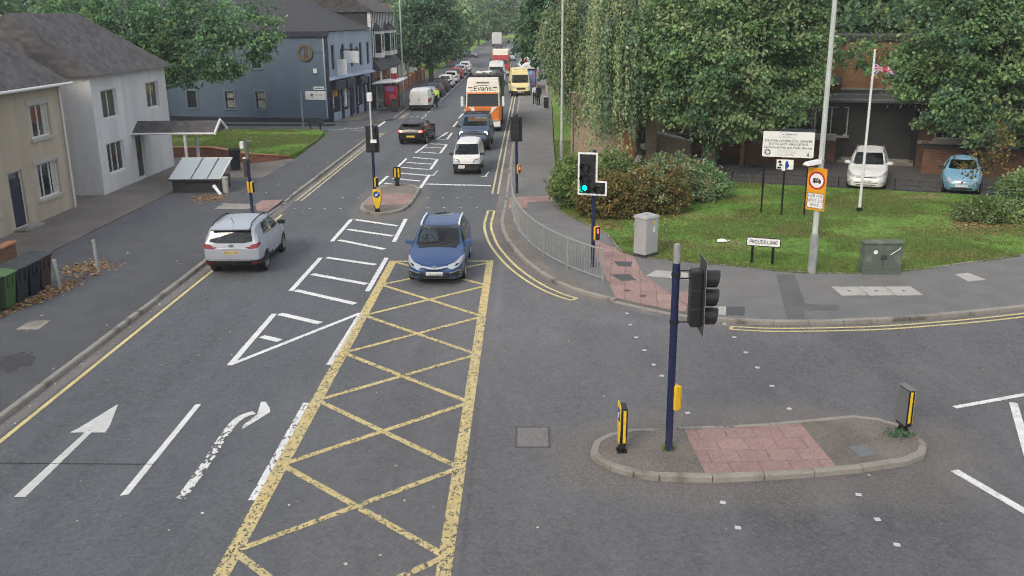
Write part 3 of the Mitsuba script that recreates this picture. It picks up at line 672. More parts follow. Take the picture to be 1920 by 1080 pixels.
bollard('grey-backed bollard with yellow side strip at the right tip of the large island', 7.12, 16.4, (.98, .17, 0), 'slab')

# ---------------------------------------------------------------- guard rail at the corner
gr = thing('guard_rail', 'galvanised pedestrian guard rail curving round the right corner kerb', 'guard rail')
gp = smooth_line([(-.72, 37.2), (-.62, 35.4), (-.38, 33.3), (.0, 31.4), (.45, 29.9), (1.05, 28.5), (1.62, 27.5), (2.17, 26.73)], .1)
def along(ls, s): return np.array(LineString(ls).interpolate(s).coords[0])
GL = LineString(gp).length
NP = 6
for k in range(NP + 1):
    q = along(gp, GL * k / NP)
    part(gr, 'post', rod((*q, Z0 - .05), (*q, Z0 + 1.02), .028, n=8), 'galvanised', 40)
part(gr, 'top_rail', ptube([(*p, Z0 + 1.02) for p in gp], .028, 8), 'galvanised', 40)
part(gr, 'bottom_rail', ptube([(*p, Z0 + .14) for p in gp], .022, 8), 'galvanised', 40)
nb = int(GL / .125)
for k in range(1, nb):
    if abs((k / nb * NP) % 1) < .03: continue
    q = along(gp, GL * k / nb)
    part(gr, 'bar', rod((*q, Z0 + .15), (*q, Z0 + 1.0), .0085, n=5), 'galvanised')

# ---------------------------------------------------------------- lamp columns, flagpole
def lamp_column(label, x, y, r0, r1, zb, top, arm, group=None):
    c = thing('street_lamp', label, 'street lamp')
    part(c, 'base', lathe([(0, Z0 - .05), (r0, Z0 - .05), (r0, zb - .12), (r1 * 1.1, zb), (0, zb)], 18, (x, y, 0)), 'column_base', 40)
    part(c, 'column', ptube([(x, y, zb - .05), (x, y, top - 1.0), (x, y, top - .2), (x + arm * .25, y, top), (x + arm, y, top + .08)], [r1, r1 * .72, r1 * .66, r1 * .6, r1 * .5], 14), 'lamp_column', 40)
    part(c, 'lantern', rbx(x + arm - .35 if arm < 0 else x + arm - .1, x + arm + .1 if arm < 0 else x + arm + .35, y - .14, y + .14, top + .0, top + .16, .05), 'light_grey')
    return c
lr = lamp_column('tall pale lamp column with an orange weight-limit sign strapped to it', 8.67, 27.73, .125, .088, 1.35, 10.0, -.9)
part(lr, 'base_door', rbx(8.60, 8.74, 27.595, 27.612, .55, 1.0, .005), 'column_base')
lamp_column('pale lamp column rising in front of the weeping birch', 1.76, 51.3, .11, .078, 1.2, 10.0, -1.0)
lamp_column('distant pale lamp column on the left pavement beyond the bus shelter', -12.25, 91.5, .11, .085, 1.2, 10.0, 1.0)
so = thing('road_sign', 'tall orange sign with red-ringed lorry disc strapped to the lamp column', 'road sign')
M = frame3((8.67, 27.73, 0), (-.72, -.69, 0))
y0 = .14
part(so, 'plate', tf(upright(sbox(-.31, 2.10, .31, 3.38).buffer(-.04).buffer(.04), y0, y0 + .012), M), 'sign_orange')
part(so, 'red_ring', tf(upright(Point(0, 3.0).buffer(.27, 16).difference(Point(0, 3.0).buffer(.215, 16)), y0 + .0125, y0 + .016), M), 'sign_red')
part(so, 'white_disc', tf(upright(Point(0, 3.0).buffer(.214, 16), y0 + .0125, y0 + .015), M), 'sign_white')
lorry = unary_union([sbox(-.13, 2.95, .04, 3.07), Polygon([(.05, 2.95), (.05, 3.05), (.09, 3.05), (.135, 3.0), (.135, 2.95)]), Point(-.08, 2.94).buffer(.03), Point(.09, 2.94).buffer(.03), sbox(-.13, 2.935, .135, 2.955)])
part(so, 'lorry_symbol', tf(upright(lorry, y0 + .0152, y0 + .018), M), 'sign_black')
o3 = lambda x, y, z: tuple((M @ [x, y, z, 1])[:3])
xr, uz = M[:3, 0], (0, 0, 1)
part(so, 'lettering', text_on('7.5T', .065, o3(-.045, y0 + .0182, 2.98), xr, uz, .002), 'sign_white')
part(so, 'white_panel', tf(upright(sbox(-.27, 2.16, .27, 2.62), y0 + .0125, y0 + .015), M), 'sign_white')
part(so, 'panel_border', tf(upright(sbox(-.27, 2.16, .27, 2.62).difference(sbox(-.255, 2.175, .255, 2.605)), y0 + .0152, y0 + .017), M), 'sign_black')
for t, z in (('FOR THE', 2.49), ('NEXT 1/2', 2.355), ('MILE', 2.22)):
    part(so, 'lettering', text_on(t, .085, o3(0, y0 + .0152, z), xr, uz, .003), 'sign_black')
for z in (2.3, 2.65, 3.15): part(so, 'strap', lathe([(.08, z - .02), (.095, z - .02), (.095, z + .02), (.08, z + .02)], 16, (8.67, 27.73, 0)), 'galvanised')
part(so, 'strap_bracket', cat([tf(bx(-.02, .02, .07, y0, z - .02, z + .02), M) for z in (2.3, 2.65, 3.15)]), 'galvanised')
pw = thing('sign_lantern', 'white flat sign seen edge-on left of the column above the orange sign', 'lamp')  # a sign seen edge-on, built as a lantern-like box
part(pw, 'body', place(hull([(-.62, -.06, 3.50), (-.62, .06, 3.50), (-.55, -.11, 3.46), (-.55, .11, 3.46), (-.06, -.12, 3.50), (-.06, .12, 3.50), (-.06, -.1, 3.62), (-.06, .1, 3.62), (-.5, -.08, 3.57), (-.5, .08, 3.57)]), (8.67, 27.73, 0), 22), 'white_plastic')
part(pw, 'clamp', lathe([(.075, 3.5), (.1, 3.5), (.1, 3.62), (.075, 3.62)], 16, (8.67, 27.73, 0)), 'galvanised')
fp = thing('flagpole', 'slim white flagpole standing on the lawn', 'flagpole')
part(fp, 'pole', ptube([(13.3, 37.1, 0), (13.3, 37.1, 1.5), (13.3, 37.1, 6.35)], [.062, .055, .04], 12), 'white_plastic', 40)
part(fp, 'foot', lathe([(0, .08), (.11, .08), (.11, .2), (.07, .26), (0, .26)], 14, (13.3, 37.1, 0)), 'black_matt')
part(fp, 'truck_ball', trimesh.creation.icosphere(2, .05).apply_translation([13.3, 37.1, 6.39]), 'white_plastic', True)
# flag: a limp union flag, the cloth gathered in folds
fl = thing('flag', 'limp red, white and blue flag bunched near the top of the flagpole', 'flag')
U, V = np.meshgrid(np.linspace(0, 1, 40), np.linspace(0, 1, 24), indexing='ij')
fx = 13.34 + .80 * U + .02 * np.sin(9 * V)
fy = 37.1 + .10 * np.sin(U * 13 + V * 4) * U
fz = 5.66 + .44 * (V - .5) * (1 - .72 * U ** .6) - .16 * U + .10 * np.sin(U * 3.0) - .05 * np.cos(U * 9 + V * 3)
P = np.stack([fx, fy, fz], -1).reshape(-1, 3)
ii, jj = [a.ravel() for a in np.meshgrid(np.arange(39), np.arange(23), indexing='ij')]
F4 = np.stack([ii * 24 + jj, (ii + 1) * 24 + jj, (ii + 1) * 24 + jj + 1, ii * 24 + jj + 1], 1)
F3 = np.vstack([F4[:, [0, 1, 2]], F4[:, [0, 2, 3]]])
u, v = U.ravel() - .5, V.ravel() - .5
colr = np.tile(np.array(S(70, 75, 150)), (len(u), 1))
dg = np.minimum(np.abs(u - v), np.abs(u + v))
colr[dg < .12] = (.62, .62, .64); colr[dg < .05] = S(200, 80, 100)
cr = np.minimum(np.abs(u), np.abs(v))
colr[cr < .17] = (.62, .62, .64); colr[cr < .10] = S(205, 85, 105)
scene['flag_cloth'] = {'type': 'twosided', 'bsdf': {'type': 'diffuse', 'reflectance': {'type': 'mesh_attribute', 'name': 'vertex_color'}}}
part(fl, 'cloth', trimesh.Trimesh(P, F3, process=False), 'flag_cloth', True, color=colr)
part(fl, 'hoist_tape', ptube([(13.345, 37.1, 5.38), (13.345, 37.1, 5.88)], .012, 6), 'white_plastic')

# ---------------------------------------------------------------- signs on the lawn
def post(key, x, y, z1, w=.06, m='black_matt', z0=-.02): part(key, 'post', rbx(x - w / 2, x + w / 2, y - w / 2, y + w / 2, z0, z1, .008), m)
nb_ = thing('notice_board', 'large white notice board on two black posts on the lawn', 'notice board')
A, B = np.array([9.22, 36.90]), np.array([11.0, 36.30])
d = (B - A) / np.linalg.norm(B - A)
Mn = np.eye(4); Mn[:3, 0] = [d[0], d[1], 0]; Mn[:3, 1] = [-d[1], d[0], 0]; Mn[:3, 3] = [*((A + B) / 2), 0]
for x in (-.86, .80): post(nb_, *(Mn @ [x, .05, 0, 1])[:2], 3.3)
part(nb_, 'board', tf(upright(sbox(-.97, 2.37, .97, 3.37).buffer(-.06).buffer(.06), -.012, .012), Mn), 'sign_white')
part(nb_, 'top_trim', tf(bx(-.93, .93, -.016, .018, 3.365, 3.40), Mn), 'dark_grey')
def board_text(key, t, h, x, z, w=None, m='sign_black', y=-.012): part(key, 'lettering', text_on(t, h, tuple((Mn @ [x, y, z, 1])[:3]), Mn[:3, 0], (0, 0, 1), .003, bold=True, width=w), m)
part(nb_, 'logo_frame', tf(upright(sbox(-.36, 3.12, .34, 3.32).difference(sbox(-.352, 3.128, .332, 3.312)), -.014, -.0125), Mn), 'mid_grey')
board_text(nb_, 'WOLVERHAMPTON', .05, 0, 3.23, .58)
board_text(nb_, 'CITY COUNCIL', .04, -.06, 3.145, .34)
board_text(nb_, 'BILSTON CROWN HILL CENTRE', .085, 0, 2.965, 1.80)
board_text(nb_, 'SOUTH EAST AREA OFFICE', .085, 0, 2.835, 1.48)
board_text(nb_, 'Community Play and Youth Service', .075, 0, 2.71, 1.80)
for k in range(9):
    a = k * 2 * math.pi / 9
    part(nb_, 'ring_mark', tf(upright(affinity.rotate(affinity.translate(sbox(-.03, -.022, .03, .022), .095, 0), math.degrees(a), origin=(0, 0)).buffer(.004).__class__(affinity.translate(affinity.rotate(affinity.translate(sbox(-.03, -.022, .03, .022), .095, 0), math.degrees(a), origin=(0, 0)), -.76, 2.55).exterior), -.014, -.0125), Mn), 'sign_black')
for k, wd in enumerate((.74, .70, .74, .56, .60)): part(nb_, 'print_line', tf(bx(-.36, -.36 + wd, -.014, -.0125, 2.62 - .047 * k, 2.634 - .047 * k), Mn), 'light_grey')
part(nb_, 'crest', tf(upright(unary_union([Polygon([(.72, 2.45), (.82, 2.45), (.79, 2.55), (.77, 2.60), (.75, 2.55)]), sbox(.70, 2.43, .84, 2.446)]), -.014, -.0125), Mn), 'mid_grey')
ss = thing('information_sign', 'small white and blue sign on one black post under the notice board', 'sign')
post(ss, 10.01, 36.50, 2.2)
Ms = Mn.copy(); Ms[:3, 3] = [10.02, 36.45, 0]
part(ss, 'panel', tf(upright(sbox(-.34, 1.92, .30, 2.30).buffer(-.03).buffer(.03), -.012, .008), Ms), 'sign_white')
part(ss, 'blue_emblem', tf(upright(unary_union([Point(.04, 2.07).buffer(.10), Point(.05, 2.2).buffer(.05), sbox(.0, 1.94, .08, 2.06)]), -.015, -.0125), Ms), 'sign_blue')
part(ss, 'dark_emblem', tf(upright(unary_union([Point(-.22, 2.20).buffer(.06), sbox(-.30, 1.94, -.16, 2.02), sbox(-.24, 2.05, -.12, 2.12)]), -.015, -.0125), Ms), 'sign_black')
part(ss, 'figure', tf(upright(unary_union([Point(-.06, 2.25).buffer(.035), Polygon([(-.10, 2.21), (-.02, 2.21), (.0, 1.86), (-.12, 1.86)])]), -.018, -.0155), Ms), 'sign_white')
ns = thing('street_name_plate', 'white street name plate reading PROUDS LANE on two short black posts', 'street sign')
A, B = np.array([6.93, 29.10]), np.array([7.95, 28.75])
d = (B - A) / np.linalg.norm(B - A)
Mn = np.eye(4); Mn[:3, 0] = [d[0], d[1], 0]; Mn[:3, 1] = [-d[1], d[0], 0]; Mn[:3, 3] = [*((A + B) / 2), 0]
for x in (-.33, .31): post(ns, *(Mn @ [x, .03, 0, 1])[:2], .95, .07)
part(ns, 'plate', tf(rbx(-.53, .53, -.012, .008, .66, .95, .006), Mn), 'sign_black')
part(ns, 'white_face', tf(bx(-.505, .505, -.016, -.0122, .685, .925), Mn), 'sign_white')
board_text(ns, 'PROUDS LANE', .115, 0, .75, .86, y=-.0162)
# thin dark green post in the grass strip by the birch
for lab, x, y, h in (('thin dark green post in the grass beside the pale lamp column', 2.45, 52.6, 3.0),):
    t = thing('marker_post', lab, 'post'); part(t, 'shaft', rod((x, y, 0), (x, y, h), .04, n=8), 'cabinet_green'); part(t, 'cap', rod((x, y, h), (x, y, h + .06), .05, n=8), 'black_matt')

# ---------------------------------------------------------------- cabinets
cb = thing('utility_cabinet', 'tall pale grey cabinet with yellow label at the lawn corner', 'utility cabinet')
Mc = np.array(T().translate([3.78, 29.58, 0]).rotate([0, 0, 1], 45.5).matrix)
part(cb, 'plinth', tf(bx(.02, .64, .02, .48, Z0 - .05, Z0 + .12), Mc), 'dark_grey')
part(cb, 'body', tf(rbx(0, .66, 0, .50, Z0 + .10, Z0 + 1.30, .012), Mc), 'cabinet_grey')
part(cb, 'door', tf(rbx(.025, .635, -.014, .0, Z0 + .13, Z0 + 1.27, .006), Mc), 'cabinet_grey')
part(cb, 'roof', tf(hull([(-.03, -.03, Z0 + 1.30), (.69, -.03, Z0 + 1.30), (.69, .53, Z0 + 1.30), (-.03, .53, Z0 + 1.30), (.0, .0, Z0 + 1.36), (.66, 0, Z0 + 1.36), (.66, .5, Z0 + 1.39), (0, .5, Z0 + 1.39)]), Mc), 'cabinet_grey')
part(cb, 'yellow_label', tf(bx(.36, .46, -.018, -.0142, Z0 + 1.08, Z0 + 1.18), Mc), 'amber_yellow')
part(cb, 'white_label', tf(bx(.37, .45, -.018, -.0142, Z0 + .82, Z0 + 1.0), Mc), 'sign_white')
part(cb, 'lifting_ring', tf(cat([trimesh.creation.torus(.035, .01, 12, 6).apply_translation([.33, .25, Z0 + 1.40])]), Mc), 'galvanised')
gc = thing('utility_cabinet', 'squat dark green cabinet with white sticker at the lawn edge', 'utility cabinet')
Mc = np.array(T().translate([10.17, 27.56, 0]).rotate([0, 0, 1], 0).matrix)
part(gc, 'body', tf(rbx(0, 1.16, 0, .40, Z0 - .03, Z0 + .93, .012), Mc), 'cabinet_green')
part(gc, 'lid', tf(rbx(-.03, 1.19, -.035, .43, Z0 + .93, Z0 + 1.0, .02), Mc), 'cabinet_green')
for x in (.04, .585): part(gc, 'door', tf(rbx(x, x + .535, -.014, 0, Z0 + .15, Z0 + .90, .006), Mc), 'cabinet_green')
part(gc, 'handle', tf(rbx(.50, .68, -.04, -.014, Z0 + .46, Z0 + .60, .01), Mc), 'dark_grey')
part(gc, 'hinge_strip', tf(bx(.574, .582, -.022, -.014, Z0 + .16, Z0 + .44), Mc), 'dark_grey')
part(gc, 'plinth_band', tf(bx(-.01, 1.17, -.02, .41, Z0 - .03, Z0 + .12), Mc), 'cabinet_green')
part(gc, 'white_sticker', tf(upright(Point(.33, Z0 + .70).buffer(.065, 10), -.018, -.0145), Mc), 'sign_white')
part(gc, 'chalk_mark', tf(upright(unary_union([quad((.78, Z0 + .62), (1.05, Z0 + .80), .022), quad((1.05, Z0 + .80), (1.06, Z0 + .84), .03)]), -.018, -.0145), Mc), 'sign_white')

# ---------------------------------------------------------------- wheelie bins and posts on the left
def wheelie(label, x, y, rz, col, lid, open_=0.0):
    b = thing('wheelie_bin', label, 'wheelie bin')
    M = np.array(T().translate([x, y, PH]).rotate([0, 0, 1], rz).matrix)          # local +x = front
    part(b, 'body', tf(hull([(sx * .23 + (0.02 if sx < 0 else 0), sy * .23, .06) for sx in (-1, 1) for sy in (-1, 1)] + [(sx * .34, sy * .285, .96) for sx in (-1, 1) for sy in (-1, 1)]), M), col)
    part(b, 'rim', tf(rbx(-.36, .37, -.30, .30, .93, .985, .015), M), col)
    part(b, 'lid', tf(hull([(-.37, -.30, .985), (-.37, .30, .985), (.40, -.305, .985), (.40, .305, .985), (.40, -.30, 1.01), (.40, .30, 1.01), (-.32, -.27, 1.07), (-.32, .27, 1.07), (.15, -.25, 1.075), (.15, .25, 1.075)]), M), lid)
    part(b, 'handle', tf(rod((-.40, -.24, .99), (-.40, .24, .99), .02), M), col)
    for s in (-1, 1):
        w = lathe([(0, -.03), (.10, -.03), (.10, .03), (0, .03)], 16)
        w.apply_transform(trimesh.transformations.rotation_matrix(math.pi / 2, [1, 0, 0]))
        part(b, 'wheel', tf(place(w, (-.24, s * .22, .10)), M), 'black_matt', 30)
    for s in (-.12, .12): part(b, 'rib', tf(bx(.30, .345, s - .01, s + .01, .60, .92), M), col)
    return b
mat('bin_slate', (0.045, 0.055, 0.070), 0.5); mat('bin_green', (0.06, 0.13, 0.045), 0.5); mat('bin_dark', (0.022, 0.030, 0.034), 0.5); mat('bin_navy', (0.014, 0.018, 0.045), 0.5); mat('bin_brown', (0.055, 0.035, 0.035), 0.5)
for lab, y, dx, c, l in (('slate grey wheelie bin at the near end of the row', 23.72, -.06, 'bin_slate', 'bin_slate'), ('bright green wheelie bin with green lid', 24.36, 0, 'bin_green', 'bin_green'), ('blackish green wheelie bin between the green bin and the navy bin', 25.02, 0, 'bin_dark', 'bin_dark'),
                         ('navy blue wheelie bin between the blackish bin and the brown bin', 25.68, .02, 'bin_navy', 'bin_dark'), ('dark brown wheelie bin at the far end of the row', 26.36, 0, 'bin_brown', 'bin_dark')):
    wheelie(lab, -14.66 + dx, y, rng.uniform(-6, 6), c, l)
for lab, x, y, lean in (('leaning grey metal bollard by the brown bin', -13.94, 26.16, -.05), ('grey metal bollard farther along the left pavement edge', -13.94, 28.65, -.02)):
    t = thing('bollard', lab, 'bollard')
    part(t, 'shaft', rod((x, y, 0), (x + lean, y, 1.0), .055, n=14), 'column_base', 40); part(t, 'cap', rod((x + lean, y, .98), (x + lean * 1.02, y, 1.03), .06, n=14), 'galvanised', 40)
wb = wheelie('black wheelie bin standing by the low brick wall', -15.55, 48.6, -70, 'bin_dark', 'black_matt')
tp = thing('wooden_post', 'short wooden post with white cap in front of the brick wall', 'post')
part(tp, 'shaft', rbx(-14.42, -14.28, 46.3, 46.44, 0, 1.0, .01), 'bark'); part(tp, 'cap', rbx(-14.43, -14.27, 46.29, 46.45, 1.0, 1.06, .01), 'sign_white')
# ---------------------------------------------------------------- lawns, forecourt
mat('driveway_paving', lambda p, n, uv: mix(C3(0.19, 0.165, 0.145), C3(0.11, 0.10, 0.095), fbm(p.x * .9, p.y * .9, 2.0)) * (0.8 + .35 * noise(p.x * 40, p.y * 40, 1.0)), .9)
mat('forecourt_asphalt', lambda p, n, uv: C3(0.075, 0.072, 0.076) * (0.75 + .35 * fbm(p.x * .5, p.y * .5, 2.0) + .25 * noise(p.x * 40, p.y * 40, 1.0)), .9)
lawn_r = Polygon([(26, 34.7), (18, 30.7), (16.23, 30.0), (13.65, 28.85), (11.66, 28.1), (10.27, 27.82), (8.48, 27.86), (6.85, 28.55), (4.3, 29.6), (3.6, 30.0), (3.18, 30.6), (2.94, 33.0), (2.38, 34.6), (1.33, 37.6), (1.28, 40.3), (1.48, 51), (1.58, 60), (2.0, 82), (2.05, 90), (6.3, 90), (6.3, 52), (6.7, 47.2), (9.08, 44.3), (19.86, 40.4), (32, 36.0)])
lw = solo('lawn', slab(lawn_r, -.05, .09), 'grass_ground', 'green lawn with bare brown patches between the right pavement and the forecourt', 'lawn', kind='structure')
fc = solo('forecourt', slab(Polygon([(6.35, 90), (6.35, 52), (6.75, 47.3), (9.1, 44.4), (19.9, 40.5), (32, 36.1), (60, 40), (60, 90)]), -.05, .06), 'forecourt_asphalt', 'dark asphalt forecourt in front of the brick civic building', 'forecourt', kind='structure')
ke = thing('lawn_edging', 'low concrete edging kerb between the right pavement and the lawn', 'edging', kind='structure')
edge = smooth_line([(1.25, 37.5), (2.3, 34.6), (2.86, 33.0), (3.1, 30.5), (3.6, 29.9), (4.3, 29.5), (6.85, 28.45), (8.48, 27.76), (10.27, 27.72), (11.66, 28.0), (13.65, 28.75), (16.23, 29.9), (20, 31.6)], .3)
el = LineString(edge)
for k in range(int(el.length / .92)):
    if rng.random() < .06: continue
    part(ke, 'edging_stone', slab(LineString([el.interpolate(k * .92 + .01), el.interpolate(k * .92 + .90)]).buffer(.03, cap_style=2), 0.02, PH + .022 + rng.normal(0, .008)), 'concrete')
lawn_l = Polygon([(-13.75, 53.0), (-13.6, 54.5), (-13.75, 60), (-14.2, 64.4), (-15.0, 65.6), (-22, 66.0), (-45, 66.4), (-45, 53.6), (-18.5, 53.6), (-15.4, 51.2)])
solo('lawn', slab(lawn_l, -.05, .22), 'grass_ground', 'bright green lawn on the left behind the low brick wall', 'lawn', kind='structure')
dw = solo('driveway', slab(Polygon([(-13.45, 46.1), (-13.3, 52.0), (-13.7, 52.9), (-15.4, 51.1), (-18.5, 53.5), (-40, 53.5), (-40, -40), (-16.6, -40), (-16.6, 46)]), -.05, .09), 'driveway_paving', 'worn brownish paved driveways in front of the left houses', 'driveway', kind='structure')

# ---------------------------------------------------------------- building helpers
mat('window_pane', (0.020, 0.026, 0.030), .06, spec=.8); mat('frame_white', (0.68, 0.68, 0.66), .5); mat('frame_navy', (0.018, 0.026, 0.05), .5); mat('frame_dark', (0.03, 0.032, 0.035), .5); mat('curtain', (0.45, 0.45, 0.42), .9)
mat('door_dark', (0.012, 0.014, 0.020), .4); mat('fascia_grey', (0.19, 0.195, 0.21), .6); mat('slate_dark', (0.05, 0.05, 0.056), .75); mat('stone_band', (0.42, 0.40, 0.36), .85); mat('terracotta', (0.42, 0.19, 0.10), .8); mat('brick_orange', brick_fn((0.42, 0.20, 0.10), (0.48, 0.25, 0.13), (0.36, 0.26, 0.18)), .9); mat('bronze', (0.13, 0.095, 0.055), .5); mat('render_blue_pale', render_fn((0.155, 0.205, 0.285), 0.2), .85)
def wall_frame(p0, p1, outside):
    """local x along p0->p1, local y outwards, z up."""
    p0, p1 = np.array(p0, float), np.array(p1, float)
    d = (p1 - p0) / np.linalg.norm(p1 - p0)
    n = np.array([-d[1], d[0]])
    if n @ (np.array(outside) - p0) < 0: n = -n
    M = np.eye(4); M[:2, 0] = d; M[:2, 1] = n; M[:3, 3] = [*p0, 0]
    return M, float(np.linalg.norm(p1 - p0))
def facade(key, p0, p1, outside, z0, z1, openings, wmat, fmat='frame_white', thick=.3, name='wall', mull=(1, 1), sill=None, pane='window_pane', surround=None):
    M, L = wall_frame(p0, p1, outside)
    g = sbox(0, z0, L, z1)
    for u0, u1, v0, v1, *_ in openings: g = g.difference(sbox(u0, v0, u1, v1))
    part(key, name, tf(upright(g, -thick, 0), M), wmat)
    for o in openings:
        u0, u1, v0, v1 = o[:4]
        mx, mz = o[4] if len(o) > 4 else mull
        f = sbox(u0, v0, u1, v1).difference(sbox(u0 + .06, v0 + .06, u1 - .06, v1 - .06))
        bars = [f] + [sbox(u0 + (u1 - u0) * i / mx - .025, v0, u0 + (u1 - u0) * i / mx + .025, v1) for i in range(1, mx)] + [sbox(u0, v0 + (v1 - v0) * i / mz - .025, u1, v0 + (v1 - v0) * i / mz + .025) for i in range(1, mz)]
        w = part(key, 'window', tf(upright(unary_union(bars), -.17, -.10), M), fmat)
        part(w, 'pane', tf(bx(u0 + .02, u1 - .02, -.150, -.135, v0 + .02, v1 - .02), M), pane)
        if sill: part(w, 'sill', tf(bx(u0 - .10, u1 + .10, -.1, .08, v0 - .12, v0), M), sill)
        if surround: part(w, 'surround', tf(upright(sbox(u0 - .15, v0 - .12, u1 + .15, v1 + .15).difference(sbox(u0, v0, u1, v1)), .002, .045), M), surround)
    return M, L
def gable_roof(p, q, w, z0, z1, m, over=.3):        # ridge along p->q, width w
    p, q = np.array(p, float), np.array(q, float); d = (q - p) / np.linalg.norm(q - p); n = np.array([-d[1], d[0]])
    p, q = p - d * over, q + d * over
    W = w / 2 + over
    return hull([(*(e + n * s * W), z0) for e in (p, q) for s in (-1, 1)] + [(*(e + n * s * W), z0 + .12) for e in (p, q) for s in (-1, 1)] + [(*e, z1) for e in (p, q)])

# ---------------------------------------------------------------- blue-grey pub on the left corner
pb = thing('public_house', 'blue-grey rendered two-storey corner building with ring ornament on its side wall', 'building')
A, Bq, Lq = (-15.15, 71.25), (-13.65, 82.5), (-36.0, 75.6)
ins = (-20, 50)
wn = [(-1, 0)]
Mg, Lg = facade(pb, A, Lq, ins, 0, 6.75, [(5.35, 6.1, 1.05, 2.35, (1, 2)), (7.95, 8.7, 1.05, 2.35, (1, 2)), (5.4, 6.2, 4.1, 5.5, (1, 2)), (11.2, 12.0, 1.05, 2.35, (1, 2)), (11.2, 12.0, 4.1, 5.5, (1, 2)), (14.5, 15.3, 1.05, 2.35, (1, 2))], 'render_blue', 'frame_navy', sill='render_blue_pale', surround='render_blue_pale', name='side_wall')
for u0 in (5.42, 8.02): part(pb, 'curtain', tf(cat([bx(u0 + .09 * i, u0 + .09 * i + .05, -.134, -.125, 1.12 + .7 * k, 1.68 + .6 * k) for i in range(7) for k in range(2)]), Mg), 'curtain', kind='stuff')
part(pb, 'plinth', tf(bx(-.02, Lg, .0, .03, 0, .38), Mg), 'frame_navy')
part(pb, 'fascia', tf(bx(-.2, Lg, -.05, .22, 6.42, 6.8), Mg), 'frame_navy')
part(pb, 'corner_pilaster', tf(bx(-.05, .18, -.12, .05, 0, 6.42), Mg), 'frame_navy')
ringc = (1.72, 5.25)
part(pb, 'ring_board', tf(bx(ringc[0] - .55, ringc[0] + .42, .003, .03, ringc[1] - .1, ringc[1] + .75), Mg), 'render_blue')
part(pb, 'ring_ornament', tf(upright(Point(*ringc).buffer(.62, 16).difference(Point(*ringc).buffer(.44, 16)), .03, .14), Mg), 'bronze')
for dx in (-.10, .08): part(pb, 'ornament_bar', tf(bx(ringc[0] + dx - .04, ringc[0] + dx + .04, .03, .10, ringc[1] - .44, ringc[1] + .44), Mg), 'bronze')
part(pb, 'cable', tf(bx(.2, ringc[0] - .6, .003, .02, 5.22, 5.25), Mg), 'frame_navy')
part(pb, 'alarm_box', tf(rbx(.85, 1.15, .0, .12, 3.75, 4.08, .02), Mg), 'sign_white')
nm = part(pb, 'name_plate', tf(bx(.40, 1.25, .004, .02, 2.52, 2.76), Mg), 'sign_white', label='white street name plate')
sg = part(pb, 'wall_sign', tf(rbx(.30, 1.95, .004, .05, 1.78, 2.42, .01), Mg), 'sign_white', label='white sign panel with a dark emblem')
part(sg, 'emblem', tf(upright(unary_union([Point(1.42, 2.14).buffer(.12), sbox(1.32, 1.92, 1.52, 1.97)]), .051, .055), Mg), 'mid_grey')
part(sg, 'print_line', tf(bx(.5, 1.2, .051, .054, 2.12, 2.16), Mg), 'light_grey'); part(nm, 'print_line', tf(bx(.5, 1.15, .021, .024, 2.6, 2.68), Mg), 'dark_grey')
ups = [(u, u + .75, 3.95, 5.75, (1, 2)) for u in (.95, 3.35, 5.5, 7.9, 9.9)]
downs = [(.6, 2.6, .7, 2.9, (2, 1)), (3.0, 4.6, .7, 2.9, (2, 1)), (5.1, 6.2, .15, 2.9, (1, 1)), (6.7, 8.3, .7, 2.9, (2, 1)), (8.8, 10.6, .7, 2.9, (2, 1))]
Mf, Lf = facade(pb, A, Bq, (0, 75), 0, 6.75, ups + downs, 'render_pale', 'frame_navy', name='front_wall')
part(pb, 'shop_cornice', tf(hull([(0, 0, 3.15), (Lf, 0, 3.15), (0, .35, 3.25), (Lf, .35, 3.25), (0, 0, 3.45), (Lf, 0, 3.45)]), Mf), 'render_pale')
for u in (.25, 2.8, 4.85, 6.45, 8.55, 10.85): part(pb, 'pilaster', tf(bx(u - .14, u + .14, .003, .14, 0, 3.15), Mf), 'frame_navy')
for u, w in ((.5, 2.2), (3.1, 1.6), (6.6, 1.8)): part(pb, 'awning_box', tf(rbx(u, u + w, .003, .45, 2.45, 3.1, .03), Mf), 'frame_navy')
for u, z, w, h in ((.75, 1.0, .5, 1.5), (3.3, .9, .5, 1.7), (3.95, .9, .45, 1.7), (6.9, .8, .6, 1.6), (9.3, .8, .6, 1.4)): part(pb, 'poster', tf(bx(u, u + w, -.13, -.115, z, z + h), Mf), 'sign_white')
part(pb, 'orange_poster', tf(bx(1.4, 2.2, -.13, -.115, 1.9, 2.6), Mf), 'sign_orange')
part(pb, 'red_notice', tf(bx(.05, .5, .004, .03, 2.0, 2.9), Mf), 'sign_red')
part(pb, 'hanging_sign_bracket', tf(cat([bx(3.1, 3.16, 0, 1.5, 5.35, 5.42), bx(3.1, 3.16, .0, .06, 4.6, 5.42)]), Mf), 'frame_navy')
part(pb, 'hanging_sign', tf(rbx(3.08, 3.18, .25, 1.45, 4.35, 5.25, .01), Mf), 'sign_white')
part(pb, 'banner', tf(rbx(1.9, 1.98, .05, .85, 3.5, 4.7, .01), Mf), 'sign_white')
part(pb, 'oval_plaque', tf(upright(affinity.scale(Point(7.2, 5.0).buffer(.5, 12), .6, 1), .003, .06), Mf), 'bronze')
dirg = np.array([Lq[0] - A[0], Lq[1] - A[1]]); dirg /= np.linalg.norm(dirg); ng = np.array([dirg[1], -dirg[0]]) * -1
part(pb, 'roof', hull([(A[0] + .2, A[1] - .2, 6.8), (Lq[0], Lq[1] - .3, 6.8), (Bq[0] + .25, Bq[1], 6.8), (Lq[0], Lq[1] + 12, 6.8), (-19, 77.5, 9.6), (-34, 81, 9.6)]), 'slate_dark')
